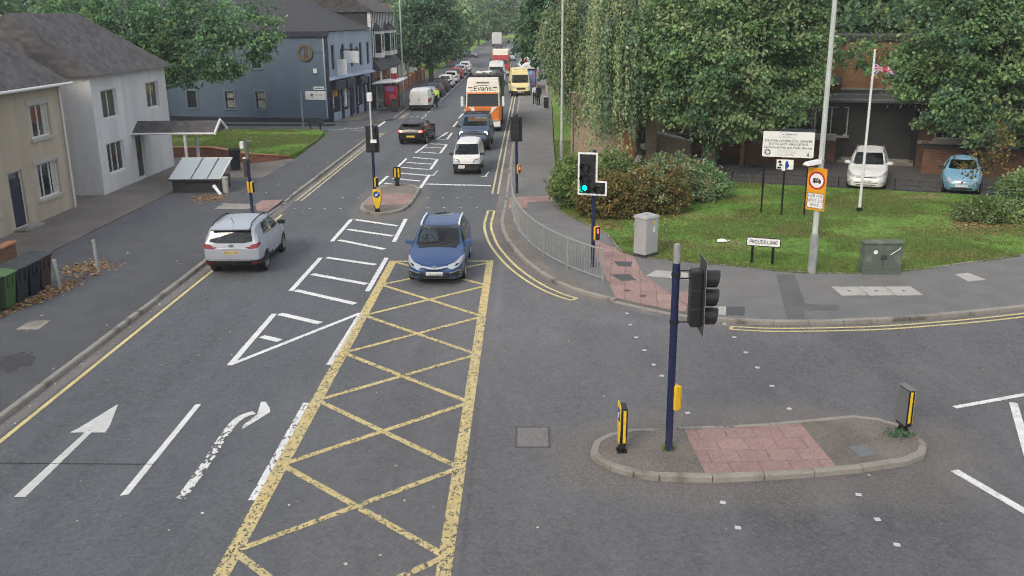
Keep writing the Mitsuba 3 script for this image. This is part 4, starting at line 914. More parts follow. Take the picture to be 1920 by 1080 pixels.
part(pb, 'core', hull([(-15.6, 71.9, 0.05), (-35, 76, .05), (-14.2, 82.3, .05), (-35, 86, .05), (-15.6, 71.9, 6.7), (-35, 76, 6.7), (-14.2, 82.3, 6.7), (-35, 86, 6.7)]), 'frame_dark')
sp = thing('sign_post', 'slim grey post standing in front of the blue-grey side wall', 'post')
part(sp, 'shaft', rod((-16.58, 68.2, 0), (-16.58, 68.2, 2.6), .05, n=8), 'light_grey', 40); part(sp, 'cap', rod((-16.58, 68.2, 2.6), (-16.58, 68.2, 2.66), .06, n=8), 'light_grey')
bn = thing('street_name_plate', 'dark street name plate on two legs at the edge of the left lawn', 'street sign')
part(bn, 'plate', bx(-15.85, -14.65, 66.25, 66.30, .55, .85), 'frame_navy')
for x in (-15.6, -14.9): part(bn, 'post', bx(x - .05, x + .05, 66.30, 66.38, 0, .85), 'black_matt')
sl = solo('pub_step_verge', slab(Polygon([(-14.9, 71.6), (-13.2, 72.6), (-12.7, 78.5), (-13.7, 80)]), PH - .02, PH + .03), 'driveway_paving', 'worn patch of ground in front of the pub doors', 'verge', kind='structure')

# ---------------------------------------------------------------- half-timbered shop and houses beyond
sh_ = thing('shop_building', 'black and white half-timbered shop with dark canopy roof next to the pub', 'building')
P0, P1 = (-13.62, 82.7), (-13.45, 95.5)
Mt, Lt = facade(sh_, P0, P1, (0, 85), 3.6, 8.2, [(3.2, 4.4, 4.6, 6.4, (2, 1)), (10.4, 11.6, 4.6, 6.4, (2, 1))], 'render_white', 'frame_white', name='upper_wall')
facade(sh_, P0, P1, (0, 85), 0, 3.6, [(.6, 3.2, .5, 2.6, (3, 1)), (4.0, 5.0, .1, 2.6), (5.8, 8.6, .5, 2.6, (3, 1)), (9.4, 12.2, .5, 2.6, (3, 1))], 'brick_red', 'frame_dark', name='lower_wall')
for u in np.arange(.1, Lt, .85): part(sh_, 'timber', tf(bx(u - .07, u + .07, .003, .05, 3.7, 8.2), Mt), 'black_matt')
for z in (4.3, 6.7): part(sh_, 'timber', tf(bx(0, Lt, .003, .055, z - .07, z + .07), Mt), 'black_matt')
for u in (1.0, 6.0, 8.4):
    b = part(sh_, 'bay_window', tf(hull([(u, 0, 4.35), (u + 1.9, 0, 4.35), (u + .35, .65, 4.35), (u + 1.55, .65, 4.35), (u, 0, 6.6), (u + 1.9, 0, 6.6), (u + .35, .65, 6.6), (u + 1.55, .65, 6.6)]), Mt), 'frame_white')
    for a in (.45, .95): part(b, 'pane', tf(bx(u + a - .0, u + a + .42, .645, .66, 4.75, 6.35), Mt), 'window_pane')
    part(b, 'side_pane', tf(hull([(u + .06, .13, 4.75), (u + .30, .58, 4.75), (u + .06, .13, 6.35), (u + .30, .58, 6.35), (u + .02, .145, 4.75), (u + .26, .595, 4.75), (u + .02, .145, 6.35), (u + .26, .595, 6.35)]), Mt), 'window_pane')
    part(b, 'bay_roof', tf(hull([(u - .1, 0, 6.6), (u + 2.0, 0, 6.6), (u + .3, .75, 6.6), (u + 1.6, .75, 6.6), (u + .95, .0, 7.4)]), Mt), 'slate_dark')
for u0, u1 in ((0, 5.2), (5.4, 12.6)): part(sh_, 'canopy_roof', tf(hull([(u0, 0, 4.2), (u1, 0, 4.2), (u0, .75, 3.35), (u1, .75, 3.35), (u0, .75, 3.25), (u1, .75, 3.25), (u0, 0, 3.2), (u1, 0, 3.2)]), Mt), 'slate_dark')
for u in (.3, 3.5, 5.3, 9.0, 12.5): part(sh_, 'shop_post', tf(bx(u - .08, u + .08, .55, .70, 0, 3.25), Mt), 'terracotta' if u in (3.5,) else 'frame_white')
part(sh_, 'roof', hull([(-13.2, 82.5, 8.2), (-13.1, 95.8, 8.2), (-22, 82.5, 8.2), (-22, 95.8, 8.2), (-17.5, 82.5, 11), (-17.5, 95.8, 11)]), 'roof_tile')
part(sh_, 'core', bx(-22, -13.95, 82.75, 95.4, .05, 8.15), 'frame_dark')
mat('house_cream', (0.52, 0.48, 0.42), .85)
for i, (y0_, lab, wm) in enumerate(((99.0, 'house with white bay front behind a garden wall just past the half-timbered shop', 'render_white'), (108.0, 'brick house with white bay, second past the half-timbered shop', 'brick_red'), (124.0, 'brick house with white bay farther up the left side beyond the dark tree', 'brick_red'), (136.0, 'cream rendered house far up the left side', 'render_cream'))):
    h = thing('house', lab, 'house')
    X = -17.2
    Mh, Lh = facade(h, (X, y0_), (X, y0_ + 7.6), (0, y0_), 0, 5.6, [(.7, 2.6, 3.4, 4.9, (3, 1)), (4.8, 6.6, 3.4, 4.9, (2, 1)), (5.2, 6.3, .2, 2.3, (1, 1))], wm, 'frame_white', name='front_wall')
    facade(h, (X, y0_), (X - 8, y0_), (X, 0), 0, 5.6, [(3.2, 4.2, 3.4, 4.8, (1, 2))], wm, 'frame_white', name='side_wall')
    b = part(h, 'bay_window', tf(hull([(.4, 0, .1), (3.0, 0, .1), (.9, .8, .1), (2.5, .8, .1), (.4, 0, 2.7), (3.0, 0, 2.7), (.9, .8, 2.7), (2.5, .8, 2.7)]), Mh), 'frame_white')
    for u in (.95, 1.5, 2.05): part(b, 'pane', tf(bx(u, u + .42, .795, .81, .9, 2.4), Mh), 'window_pane')
    part(b, 'bay_roof', tf(hull([(.2, 0, 2.7), (3.2, 0, 2.7), (.7, 1.0, 2.7), (2.7, 1.0, 2.7), (1.2, 0, 3.3), (2.2, 0, 3.3)]), Mh), 'roof_tile')
    r = part(h, 'roof', hull([(X + .35, y0_ - .3, 5.6), (X + .35, y0_ + 7.9, 5.6), (X - 8.3, y0_ - .3, 5.6), (X - 8.3, y0_ + 7.9, 5.6), (X - 4, y0_ + 1.2, 8.6), (X - 4, y0_ + 6.6, 8.6)]), 'roof_tile')
    part(r, 'chimney', bx(X - 4.4, X - 3.6, y0_ + 6.2, y0_ + 7.2, 7.4, 9.6), 'brick_red')
    part(h, 'core', bx(X - 8, X - .32, y0_ + .32, y0_ + 7.5, .05, 5.55), 'frame_dark')
for lab, y0_, y1_, hgt, xx in (('low red brick garden wall along the pavement beyond the bus shelter', 97.5, 122.0, 1.35, -13.5), ('high red brick wall at the far left where the grey car turns', 160.0, 180.0, 2.3, -13.8)):
    w = thing('garden_wall', lab, 'wall')
    part(w, 'wall', bx(xx - .22, xx, y0_, y1_, 0, hgt), 'brick_red', False); part(w, 'coping', rbx(xx - .28, xx + .06, y0_ - .03, y1_ + .03, hgt, hgt + .08, .02), 'terracotta')
    for y in np.arange(y0_, y1_ + .1, 4.0): part(w, 'pier', bx(xx - .3, xx + .08, y - .2, y + .2, 0, hgt + .25), 'brick_red')
hw = thing('house', 'pale gabled house showing white between the trees at the far left', 'house')
part(hw, 'wall', bx(-24, -16.5, 168, 176, 0, 6.2), 'render_white'); r = part(hw, 'roof', gable_roof((-20.2, 168), (-20.2, 176), 7.6, 6.2, 8.9, 'roof_tile'), 'roof_tile')
for x in (-22.8, -19.4): w = part(hw, 'window', bx(x, x + 1.6, 167.94, 168.0, 3.4, 4.8), 'frame_white'); part(w, 'pane', bx(x + .1, x + 1.5, 167.92, 167.937, 3.5, 4.7), 'window_pane')

# ---------------------------------------------------------------- houses hard by on the left
for lab, y0_, y1_, wm in (('red brick terraced house nearest on the left behind the bins', 20.0, 30.5, 'brick_red'), ('pale rendered house on the left next to the brick one', 30.5, 39.0, 'render_cream')):
    h = thing('house', lab, 'house')
    X = -19.5
    Ly = y1_ - y0_
    Mh, Lh = facade(h, (X, y0_), (X, y1_), (0, y0_), 0, 5.3, [(.8, 2.7, .9, 2.3, (3, 1)), (3.6, 4.6, .15, 2.3, (1, 1)), (5.6, 7.4, .9, 2.3, (3, 1)), (.9, 2.5, 3.3, 4.6, (2, 1)), (5.7, 7.3, 3.3, 4.6, (2, 1))], wm, 'frame_white', name='front_wall', sill='stone_band')
    facade(h, (X, y1_), (X - 7.5, y1_), (X, 99), 0, 5.3, [], wm, name='end_wall'); facade(h, (X, y0_), (X - 7.5, y0_), (X, 0), 0, 5.3, [(3, 4, 3.3, 4.5, (1, 2))], wm, name='end_wall')
    r = part(h, 'roof', hull([(X + .4, y0_ - .2, 5.3), (X + .4, y1_ + .2, 5.3), (X - 7.9, y0_ - .2, 5.3), (X - 7.9, y1_ + .2, 5.3), (X - 3.8, y0_ - .2, 7.9), (X - 3.8, y1_ + .2, 7.9)]), 'roof_tile')
    part(r, 'gutter', rod((X + .42, y0_ - .2, 5.26), (X + .42, y1_ + .2, 5.26), .06, n=8), 'frame_white'); part(r, 'chimney', bx(X - 4.2, X - 3.4, y1_ - 1.2, y1_ - .3, 7.0, 8.9), 'brick_red')
    part(h, 'core', bx(X - 7.2, X - .32, y0_ + .32, y1_ - .32, .1, 5.28), 'frame_dark')
    for (u0, u1, v0, v1) in ((.8, 2.7, .9, 2.3), (5.6, 7.4, .9, 2.3), (.9, 2.5, 3.3, 4.6), (5.7, 7.3, 3.3, 4.6)):
        part(h, 'lintel', tf(bx(u0 - .15, u1 + .15, .003, .03, v1, v1 + .18), Mh), 'stone_band')
        part(h, 'curtain', tf(cat([bx(a + .02 * k, a + .02 * k + .34, -.132, -.12, v0 + .05, v1 - .05) for k, a in enumerate((u0 + .04, u1 - .44))]), Mh), 'curtain', kind='stuff')
    part(h, 'door', tf(rbx(3.66, 4.54, -.13, -.09, .17, 2.0, .01), Mh), 'sign_red' if wm == 'brick_red' else 'frame_navy'); part(h, 'door_step', tf(bx(3.4, 4.8, .003, .5, .05, .17), Mh), 'concrete')
    for q in (-.2, .2): part(r, 'chimney_pot', lathe([(0, 8.9), (.12, 8.9), (.10, 9.35), (0, 9.35)], 12, (X - 3.8, y1_ - .75 + q, 0)), 'terracotta')
    part(h, 'downpipe', rod((X + .08, y1_ - .3, .1), (X + .08, y1_ - .3, 5.2), .045, n=8), 'frame_white', 40)
po = thing('porch', 'small brown porch roof with white barge boards at the left edge', 'porch')
part(po, 'roof', hull([(-15.35, 45.2, 2.45), (-15.35, 46.9, 2.45), (-19.4, 45.2, 2.45), (-19.4, 46.9, 2.45), (-15.35, 46.05, 2.95), (-19.4, 46.05, 2.95)]), 'roof_tile')
for s in (-1, 1): part(po, 'barge_board', quad_b := hull([(-15.33, 46.05 + s * .98, 2.36), (-15.33, 46.05, 2.90), (-15.33, 46.05 + s * .98, 2.50), (-15.33, 46.05, 3.05), (-15.25, 46.05 + s * .98, 2.36), (-15.25, 46.05, 2.90), (-15.25, 46.05 + s * .98, 2.50), (-15.25, 46.05, 3.05)]), 'frame_white')
for y in (45.25, 46.85): part(po, 'post', bx(-16.9, -16.78, y - .06, y + .06, 0.05, 2.45), 'frame_white'); part(po, 'gutter', rod((-15.3, y + (.12 if y > 46 else -.12), 2.42), (-19.4, y + (.12 if y > 46 else -.12), 2.42), .05, n=8), 'frame_white')
hb = thing('house', 'rendered house carrying the porch, set back on the left beside the lawn', 'house')
Mh, Lh = facade(hb, (-19.4, 41.5), (-19.4, 50.2), (0, 45), 0, 5.4, [(.8, 2.6, .9, 2.3, (3, 1)), (4.0, 5.0, .15, 2.3), (.9, 2.5, 3.4, 4.7, (2, 1)), (6.0, 7.6, 3.4, 4.7, (2, 1))], 'render_white', 'frame_white', name='front_wall')
facade(hb, (-19.4, 50.2), (-27, 50.2), (-19.4, 60), 0, 5.4, [], 'render_white', name='end_wall'); facade(hb, (-19.4, 41.5), (-27, 41.5), (-19.4, 0), 0, 5.4, [], 'render_white', name='end_wall')
part(hb, 'roof', hull([(-19.0, 41.2, 5.4), (-19.0, 50.5, 5.4), (-27.4, 41.2, 5.4), (-27.4, 50.5, 5.4), (-23.2, 42.5, 8.1), (-23.2, 49.2, 8.1)]), 'roof_tile'); part(hb, 'core', bx(-26.7, -19.72, 41.8, 49.9, .1, 5.38), 'frame_dark')
# bin store with a clear corrugated lid
scene['clear_sheet'] = {'type': 'twosided', 'bsdf': {'type': 'principled', 'base_color': rgb((0.40, 0.45, 0.47)), 'roughness': .35, 'specular': .5}}
bs = thing('bin_store', 'low dark bin store with a sloping pale translucent lid and white frame', 'bin store')
part(bs, 'base', bx(-16.4, -14.25, 41.9, 43.6, .08, .72), 'dark_grey'); 
part(bs, 'lid', hull([(-16.5, 41.75, .74), (-14.15, 41.75, .74), (-16.5, 43.7, 1.42), (-14.15, 43.7, 1.42), (-16.5, 41.75, .76), (-14.15, 41.75, .76), (-16.5, 43.7, 1.44), (-14.15, 43.7, 1.44)]), 'clear_sheet')
part(bs, 'front_rail', bx(-16.52, -14.12, 41.70, 41.76, .68, .76), 'frame_dark')
part(bs, 'edge_trim', hull([(-14.15, 41.75, .745), (-14.10, 41.75, .745), (-14.15, 43.7, 1.425), (-14.10, 43.7, 1.425), (-14.15, 41.75, .78), (-14.10, 41.75, .78), (-14.15, 43.7, 1.46), (-14.10, 43.7, 1.46)]), 'frame_white'); part(bs, 'top_trim', bx(-16.5, -14.1, 43.68, 43.74, 1.40, 1.47), 'frame_white')
for x in (-14.75, -15.5): part(bs, 'rib', hull([(x, 41.78, .775), (x + .04, 41.78, .775), (x, 43.66, 1.445), (x + .04, 43.66, 1.445), (x, 41.78, .79), (x + .04, 41.78, .79), (x, 43.66, 1.46), (x + .04, 43.66, 1.46)]), 'frame_dark')
cp = thing('concrete_post', 'short pale concrete post at the corner of the bin store', 'post')
part(cp, 'shaft', rbx(-14.05, -13.83, 41.75, 41.97, .05, .78, .02), 'white_stone'); part(cp, 'cap', rbx(-14.07, -13.81, 41.73, 41.99, .78, .84, .02), 'white_stone')
pipe = thing('plastic_pipe', 'white plastic pipe end lying against the bin store', 'pipe'); part(pipe, 'tube', rod((-14.35, 41.55, .45), (-13.95, 41.15, .14), .07, n=12), 'sign_white', 40); part(pipe, 'collar', rod((-14.37, 41.57, .47), (-14.31, 41.51, .42), .085, n=12), 'sign_white', 40)
bw = thing('brick_wall', 'low red brick retaining wall with terracotta coping along the left lawn', 'wall')
pts_ = [(-30, 53.6), (-18.4, 53.5), (-15.45, 50.95), (-14.2, 52.1), (-13.7, 52.9)]
hs = [.62, .62, .58, .32, .12]
for (a, b), (h0, h1) in zip(zip(pts_, pts_[1:]), zip(hs, hs[1:])):
    a, b = np.array(a), np.array(b); d = (b - a) / np.linalg.norm(b - a); n = np.array([-d[1], d[0]]) * .12
    part(bw, 'wall', hull([(*(e + s * n), z) for e, h in ((a, h0), (b, h1)) for s in (-1, 1) for z in (0, h)]), 'brick_red')
    L_ = np.linalg.norm(b - a); k = max(1, int(L_ / .3)) if L_ < 6 else 12
    for i in range(k):
        p, q = a + d * L_ * i / k + d * .006, a + d * L_ * (i + 1) / k - d * .006; z0_, z1_ = h0 + (h1 - h0) * i / k, h0 + (h1 - h0) * (i + 1) / k
        part(bw, 'coping_tile', hull([(*(e + s * n * 1.45), z + dz) for e, z in ((p, z0_), (q, z1_)) for s in (-1, 1) for dz in (.0, .05)]), 'terracotta')
gw = thing('brick_wall', 'stub of orange brick garden wall beside the nearest wheelie bin', 'wall')
part(gw, 'wall', rbx(-17.5, -14.42, 23.05, 23.28, .05, .42, .01), 'brick_red'); part(gw, 'coping', rbx(-17.5, -14.38, 23.0, 23.33, .42, .50, .02), 'terracotta')
gw2 = thing('garden_wall', 'low dark wall with maroon coping behind the row of bins', 'wall')
part(gw2, 'wall', bx(-16.9, -16.7, 24.5, 29.0, .05, .85), 'brick_brown'); part(gw2, 'coping', rbx(-16.96, -16.64, 24.45, 29.05, .85, .93, .02), 'terracotta')

# ---------------------------------------------------------------- brick civic building on the right
cv = thing('civic_building', 'long low brown brick civic building behind the forecourt trees', 'building')
D = np.array([1, -.36]) / math.hypot(1, .36)
O = np.array([4.6, 54.6])
at = lambda u, v=0: O + D * u + np.array([-D[1], D[0]]) * -v           # v towards the road
P = lambda u, v=0: tuple(at(u, v))
wins = [(u, u + 1.7, 1.5, 3.0, (2, 1)) for u in (4.2, 6.4, 8.6, 10.4)] + [(u, u + 1.7, 1.5, 3.0, (2, 1)) for u in (17.2, 19.6, 22.0, 24.4, 26.8)]
Mc, Lc = facade(cv, P(1.0), P(12.6), P(5, 20), 0, 4.2, [w for w in wins if w[1] < 12.5], 'brick_brown', 'frame_white', name='left_wall', sill='stone_band')
Mc2, _ = wall_frame(P(1.0), P(12.6), P(5, 20))
facade(cv, P(16.6), P(40), P(5, 20), 0, 4.2, [(w[0] - 16.4, w[1] - 16.4, *w[2:]) for w in wins if w[0] > 16], 'brick_brown', 'frame_white', name='right_wall', sill='stone_band')
Mo, _ = wall_frame(P(0), P(40), P(5, 20))
part(cv, 'sill_band', tf(bx(1.0, 12.6, .003, .10, 1.22, 1.38), Mo), 'stone_band'); part(cv, 'sill_band', tf(bx(16.6, 40, .003, .10, 1.22, 1.38), Mo), 'stone_band')
part(cv, 'roof_fascia', tf(bx(.6, 12.6, -.3, .45, 4.2, 4.6), Mo), 'fascia_grey'); part(cv, 'roof_fascia', tf(bx(16.6, 40.4, -.3, .45, 4.2, 4.6), Mo), 'fascia_grey')
part(cv, 'flat_roof', tf(bx(.6, 40.4, -12, -.3, 4.2, 4.55), Mo), 'slate_dark')
part(cv, 'core', tf(bx(1.2, 39.8, -11.8, -.32, .06, 4.18), Mo), 'frame_dark')
# the entrance: recessed dark doors, grey canopy, orange brick storey above
en = part(cv, 'entrance_recess', tf(cat([bx(12.6, 12.9, -2.2, .0, .06, 3.3), bx(16.3, 16.6, -2.2, 0, .06, 3.3), bx(12.9, 16.3, -2.3, -2.0, .06, 3.3)]), Mo), 'door_dark')
for k in range(4):
    d_ = part(cv, 'entrance_door', tf(rbx(13.0 + .8 * k, 13.76 + .8 * k, -2.0, -1.94, .35, 2.75, .01), Mo), 'door_dark')
    part(d_, 'pane', tf(bx(13.1 + .8 * k, 13.66 + .8 * k, -1.937, -1.93, .6, 2.6), Mo), 'window_pane')
    part(d_, 'notice', tf(bx(13.28 + .8 * k, 13.48 + .8 * k, -1.928, -1.924, 1.7, 1.95), Mo), 'mid_grey')
for k in range(2): part(cv, 'entrance_step', tf(bx(12.7, 16.5, -2.0, .35 - .35 * k, .06 + .13 * k, .19 + .13 * k), Mo), 'concrete')
part(cv, 'canopy', tf(rbx(11.9, 17.2, -1.6, .7, 3.3, 3.72, .02), Mo), 'fascia_grey'); part(cv, 'canopy_edge', tf(bx(11.9, 17.2, .70, .73, 3.42, 3.50), Mo), 'light_grey')
part(cv, 'upper_storey', tf(bx(9.5, 19.5, -6, -.4, 4.56, 6.4), Mo), 'terracotta'); part(cv, 'entrance_lintel', tf(bx(12.62, 16.58, -2.0, -.05, 4.0, 6.38), Mo), 'brick_orange'); part(cv, 'lintel_band', tf(bx(12.62, 16.58, -2.0, -.12, 3.74, 3.99), Mo), 'fascia_grey'); part(cv, 'upper_band', tf(bx(12.6, 16.6, -1.9, .02, 3.90, 3.998), Mo), 'stone_band'); part(cv, 'upper_roof', tf(bx(9.2, 19.8, -6.3, .1, 6.4, 6.65), Mo), 'slate_dark')

# left gable annex
part(cv, 'annex', tf(bx(-1.5, 3.4, -6, 2.6, .05, 3.6), Mo), 'brick_buff'); part(cv, 'annex_coping', tf(rbx(-1.6, 3.5, -6, 2.72, 3.6, 3.72, .02), Mo), 'stone_band')
part(cv, 'annex_step_wall', tf(hull([(3.4, 1.9, .05), (5.2, 1.9, .05), (3.4, 2.4, .05), (5.2, 2.4, .05), (3.4, 1.9, 1.5), (3.4, 2.4, 1.5), (5.2, 1.9, 1.1), (5.2, 2.4, 1.1)]), Mo), 'brick_buff'); part(cv, 'annex_wall_cap', tf(hull([(3.4, 1.8, 1.51), (5.3, 1.8, 1.10), (3.4, 2.5, 1.51), (5.3, 2.5, 1.10), (3.4, 1.8, 1.60), (5.3, 1.8, 1.20), (3.4, 2.5, 1.60), (5.3, 2.5, 1.2)]), Mo), 'stone_band')
part(cv, 'annex_door', tf(rbx(1.3, 2.3, 2.6, 2.66, .1, 2.2, .01), Mo), 'terracotta')
wk = thing('covered_walkway', 'low flat covered walkway roof on pinkish posts left of the entrance', 'walkway')
part(wk, 'roof', tf(rbx(5.8, 11.6, .6, 2.6, 1.72, 1.86, .02), Mo), 'fascia_grey')
for u in (5.95, 8.0, 11.4): part(wk, 'post', tf(bx(u - .09, u + .09, 2.35, 2.52, .05, 1.72), Mo), 'terracotta' if u < 9 else 'frame_dark')
part(wk, 'back_wall', tf(bx(8.2, 11.4, 2.0, 2.2, .05, 1.45), Mo), 'brick_brown')
# planter wall in front of the right wing
pw_ = thing('planter_wall', 'long low brown brick planter wall with white capping right of the entrance', 'wall')
part(pw_, 'wall', tf(bx(16.8, 32, 2.3, 2.6, .05, 1.35), Mo), 'brick_brown'); part(pw_, 'end_wall', tf(bx(16.8, 17.1, .35, 2.3, .05, 1.35), Mo), 'brick_brown')
part(pw_, 'dark_cap', tf(rbx(16.7, 32.1, 2.2, 2.7, 1.35, 1.47, .015), Mo), 'dark_grey')
for u in (18.6, 22.2, 26.0): part(pw_, 'white_cap', tf(rbx(u, u + 2.4, 2.22, 2.74, 1.475, 1.545, .01), Mo), 'stone_band')
part(pw_, 'soil', tf(bx(17.1, 32, .35, 2.3, .5, 1.2), Mo), 'grubby_asphalt')
# low wire fence along the back of the lawn
fe = thing('wire_fence', 'low dark wire mesh fence between the lawn and the forecourt', 'fence')
fa, fb = np.array([7.4, 44.95]), np.array([31.0, 36.45])
fd = (fb - fa); FL = np.linalg.norm(fd); fd = fd / FL
for s in np.arange(0, FL, 2.4): q = fa + fd * s; part(fe, 'post', rod((*q, 0), (*q, .62), .022, n=6), 'black_matt')
for z in (.12, .34, .56): part(fe, 'wire', rod((*fa, z), (*fb, z), .006, n=4), 'black_matt')
part(fe, 'mesh', cat([rod((*(fa + fd * s), .08), (*(fa + fd * s), .58), .0045, n=3) for s in np.arange(.05, FL, .07)]), 'black_matt', kind='stuff')

# ---------------------------------------------------------------- bus shelters
mat('shelter_red', (0.42, 0.02, 0.035), .4); mat('poster_blue', (0.10, 0.25, 0.62), .4); mat('poster_violet', (0.30, 0.18, 0.42), .4); mat('poster_pink', (0.62, 0.12, 0.16), .4); mat('poster_cyan', (0.20, 0.50, 0.72), .4)
scene['shelter_glass'] = {'type': 'thindielectric', 'int_ior': 1.5, 'specular_transmittance': rgb((0.75, 0.82, 0.82))}
def shelter(label, x0, x1, y0_, y1_, ad_x, colours, arch=0.0):
    s = thing('bus_shelter', label, 'bus shelter')
    for x in (x0, x1):
        for y in (y0_, y1_): part(s, 'post', bx(x - .05, x + .05, y - .05, y + .05, PH, 2.35), 'light_grey')
    if arch: 
        pr_ = [(x0 - .25, 2.35), (x1 + .25, 2.35), (x1 + .25, 2.42), ((x0 + x1) / 2 + .4, 2.42 + arch), ((x0 + x1) / 2 - .4, 2.42 + arch), (x0 - .25, 2.42)]
    else: pr_ = [(x0 - .3, 2.32), (x1 + .45, 2.50), (x1 + .45, 2.58), (x0 - .3, 2.40)]
    m = trimesh.creation.extrude_polygon(Polygon(pr_), y1_ - y0_ + .9, engine='earcut'); m.apply_transform(np.array([[1, 0, 0, 0], [0, 0, 1, y0_ - .45], [0, 1, 0, 0], [0, 0, 0, 1.0]]))
    part(s, 'roof', m, 'white_plastic')
    part(s, 'back_pane', bx(x0 - .005, x0 + .005, y0_, y1_, .4, 2.2), 'shelter_glass')
    part(s, 'bench', rbx(x0 + .1, x0 + .5, y0_ + 1, y1_ - .5, .55, .62, .02), 'mid_grey')
    a = part(s, 'advert_case', rbx(ad_x - .66, ad_x + .66, y0_ - .10, y0_ + .08, .45, 2.3, .02), 'black_matt')
    ps = part(a, 'poster', bx(ad_x - .58, ad_x + .58, y0_ - .112, y0_ - .104, .55, 2.2), colours[0])
    part(a, 'poster_patch', tf(upright(affinity.rotate(affinity.scale(Point(ad_x + .1, 1.15).buffer(.3, 6), .8, 1.3), 20), y0_ - .118, y0_ - .1135), np.eye(4)), colours[1]); part(a, 'poster_patch', bx(ad_x - .4, ad_x + .25, y0_ - .118, y0_ - .1135, 1.72, 2.12), colours[2])
    if not arch:
        f = cat([bx(x0 - .03, x0 + .03, y0_ - .02, y0_ + .02, .2, 2.3), bx(x0 + .65, x0 + .71, y0_ - .02, y0_ + .02, .2, 2.3), bx(x0, x0 + .7, y0_ - .02, y0_ + .02, .25, .32), bx(x0, x0 + .7, y0_ - .02, y0_ + .02, .95, 1.02)])
        part(s, 'end_frame', f, 'light_grey'); part(s, 'end_pane', bx(x0 + .03, x0 + .65, y0_ - .004, y0_ + .004, 1.02, 2.3), 'shelter_glass')
    return s
shelter('bus shelter on the left pavement with slanted pale roof and red poster', -13.0, -11.4, 80.2, 84.6, -11.75, ('shelter_red', 'poster_pink', 'poster_violet'))
shelter('bus shelter on the right pavement with arched roof and bluish poster', -.75, .75, 102.0, 106.0, .05, ('poster_violet', 'poster_blue', 'poster_cyan'), .35)
for lab, x, y in (('bus stop pole with white and red flag above the left shelter', -11.9, 83.2), ('bus stop pole with white and red flag by the right shelter', -.55, 108.0)):
    b = thing('bus_stop', lab, 'bus stop'); part(b, 'pole', rod((x, y, PH), (x, y, 3.5), .045, n=8), 'light_grey', 40); part(b, 'flag', bx(x - .02, x + .02, y - .55, y - .05, 3.0, 3.5), 'sign_white'); part(b, 'flag_front', rbx(x - .26, x + .26, y - .06, y - .045, 3.05, 3.5, .006), 'sign_white'); part(b, 'red_panel', rbx(x - .26, x + .26, y - .06, y - .045, 2.55, 3.045, .006), 'shelter_red')
lb = thing('litter_bin', 'dark litter bin on a pole at the right pavement edge', 'litter bin')
part(lb, 'body', rbx(1.2, 1.62, 80.0, 80.4, PH + .12, PH + 1.0, .03), 'black_plastic'); part(lb, 'lid', rbx(1.17, 1.65, 79.97, 80.43, PH + 1.0, PH + 1.1, .03), 'light_grey'); part(lb, 'post', rod((1.75, 80.2, PH), (1.75, 80.2, 2.2), .04, n=8), 'light_grey')
lb = thing('litter_bin', 'dark litter bin in front of the red poster of the left shelter', 'litter bin')
part(lb, 'body', rbx(-11.6, -11.1, 78.8, 79.25, PH, PH + .95, .04), 'dark_grey'); part(lb, 'lid', rbx(-11.62, -11.08, 78.78, 79.27, PH + .95, PH + 1.05, .04), 'black_plastic')
gp_ = thing('gate_post', 'pale post of a gateway on the right pavement beyond the litter bin', 'post'); part(gp_, 'shaft', rbx(1.65, 1.85, 96, 96.2, 0, 2.2, .02), 'render_cream'); part(gp_, 'cap', rbx(1.6, 1.9, 95.95, 96.25, 2.2, 2.28, .02), 'stone_band')
# ---------------------------------------------------------------- vehicles
def paintmat(name, c, rough=.32, metallic=0.0, coat=1.0): return mat(name, c, rough, metallic=metallic, clearcoat=coat)
paintmat('car_blue', (0.040, 0.092, 0.225), .26, .35, .9); paintmat('car_silver', (0.44, 0.47, 0.53), .30, .3); paintmat('car_white', (0.74, 0.74, 0.73), .35); paintmat('car_black', (0.006, 0.006, 0.008), .3, 0, .5)
paintmat('car_slate', (0.075, 0.115, 0.20), .3, .3); paintmat('car_sky', (0.20, 0.40, 0.56), .35); paintmat('car_orange', (0.80, 0.22, 0.035), .35); paintmat('car_cream', (0.80, 0.75, 0.63), .38)
paintmat('car_yellow', (0.80, 0.66, 0.30), .38); paintmat('car_red', (0.55, 0.025, 0.035), .32); paintmat('car_navy', (0.02, 0.025, 0.06), .28); paintmat('car_grey', (0.20, 0.21, 0.23), .32, .3)
mat('chrome', (0.78, 0.79, 0.80), .16, metallic=0.9); mat('tyre', (0.018, 0.018, 0.019), .85, spec=.2); mat('rim', (0.42, 0.43, 0.45), .3, metallic=.6); mat('rim_dark', (0.06, 0.06, 0.065), .4)
mat('lamp_clear', (0.50, 0.52, 0.55), .12, metallic=.4, clearcoat=1.0); mat('lamp_red', (0.24, 0.006, 0.010), .12, clearcoat=1.0); mat('lamp_amber', (0.7, .25, .02), .2)
mat('glass_dark', (0.012, 0.016, 0.018), .04, spec=.9); mat('trim_black', (0.014, 0.014, 0.015), .55); mat('seam', (0.006, 0.006, 0.007), .8); mat('plate_white', (0.80, 0.80, 0.78), .4); mat('plate_yellow', (0.74, 0.50, 0.05), .4)
mat('seat_cloth', (0.025, 0.025, 0.028), .9, spec=.1); mat('dash', (0.018, 0.019, 0.022), .7)
mat('skin', (0.50, 0.32, 0.24), .5); mat('skin_brown', (0.22, 0.12, 0.08), .5); mat('shirt_grey', (0.16, 0.17, 0.20), .9, spec=.1)
scene['window_glass'] = {'type': 'thindielectric', 'int_ior': 1.30, 'specular_transmittance': rgb((0.50, 0.64, 0.68))}
scene['privacy_glass'] = {'type': 'thindielectric', 'int_ior': 1.55, 'specular_transmittance': rgb((0.16, 0.18, 0.20))}
from scipy.interpolate import PchipInterpolator
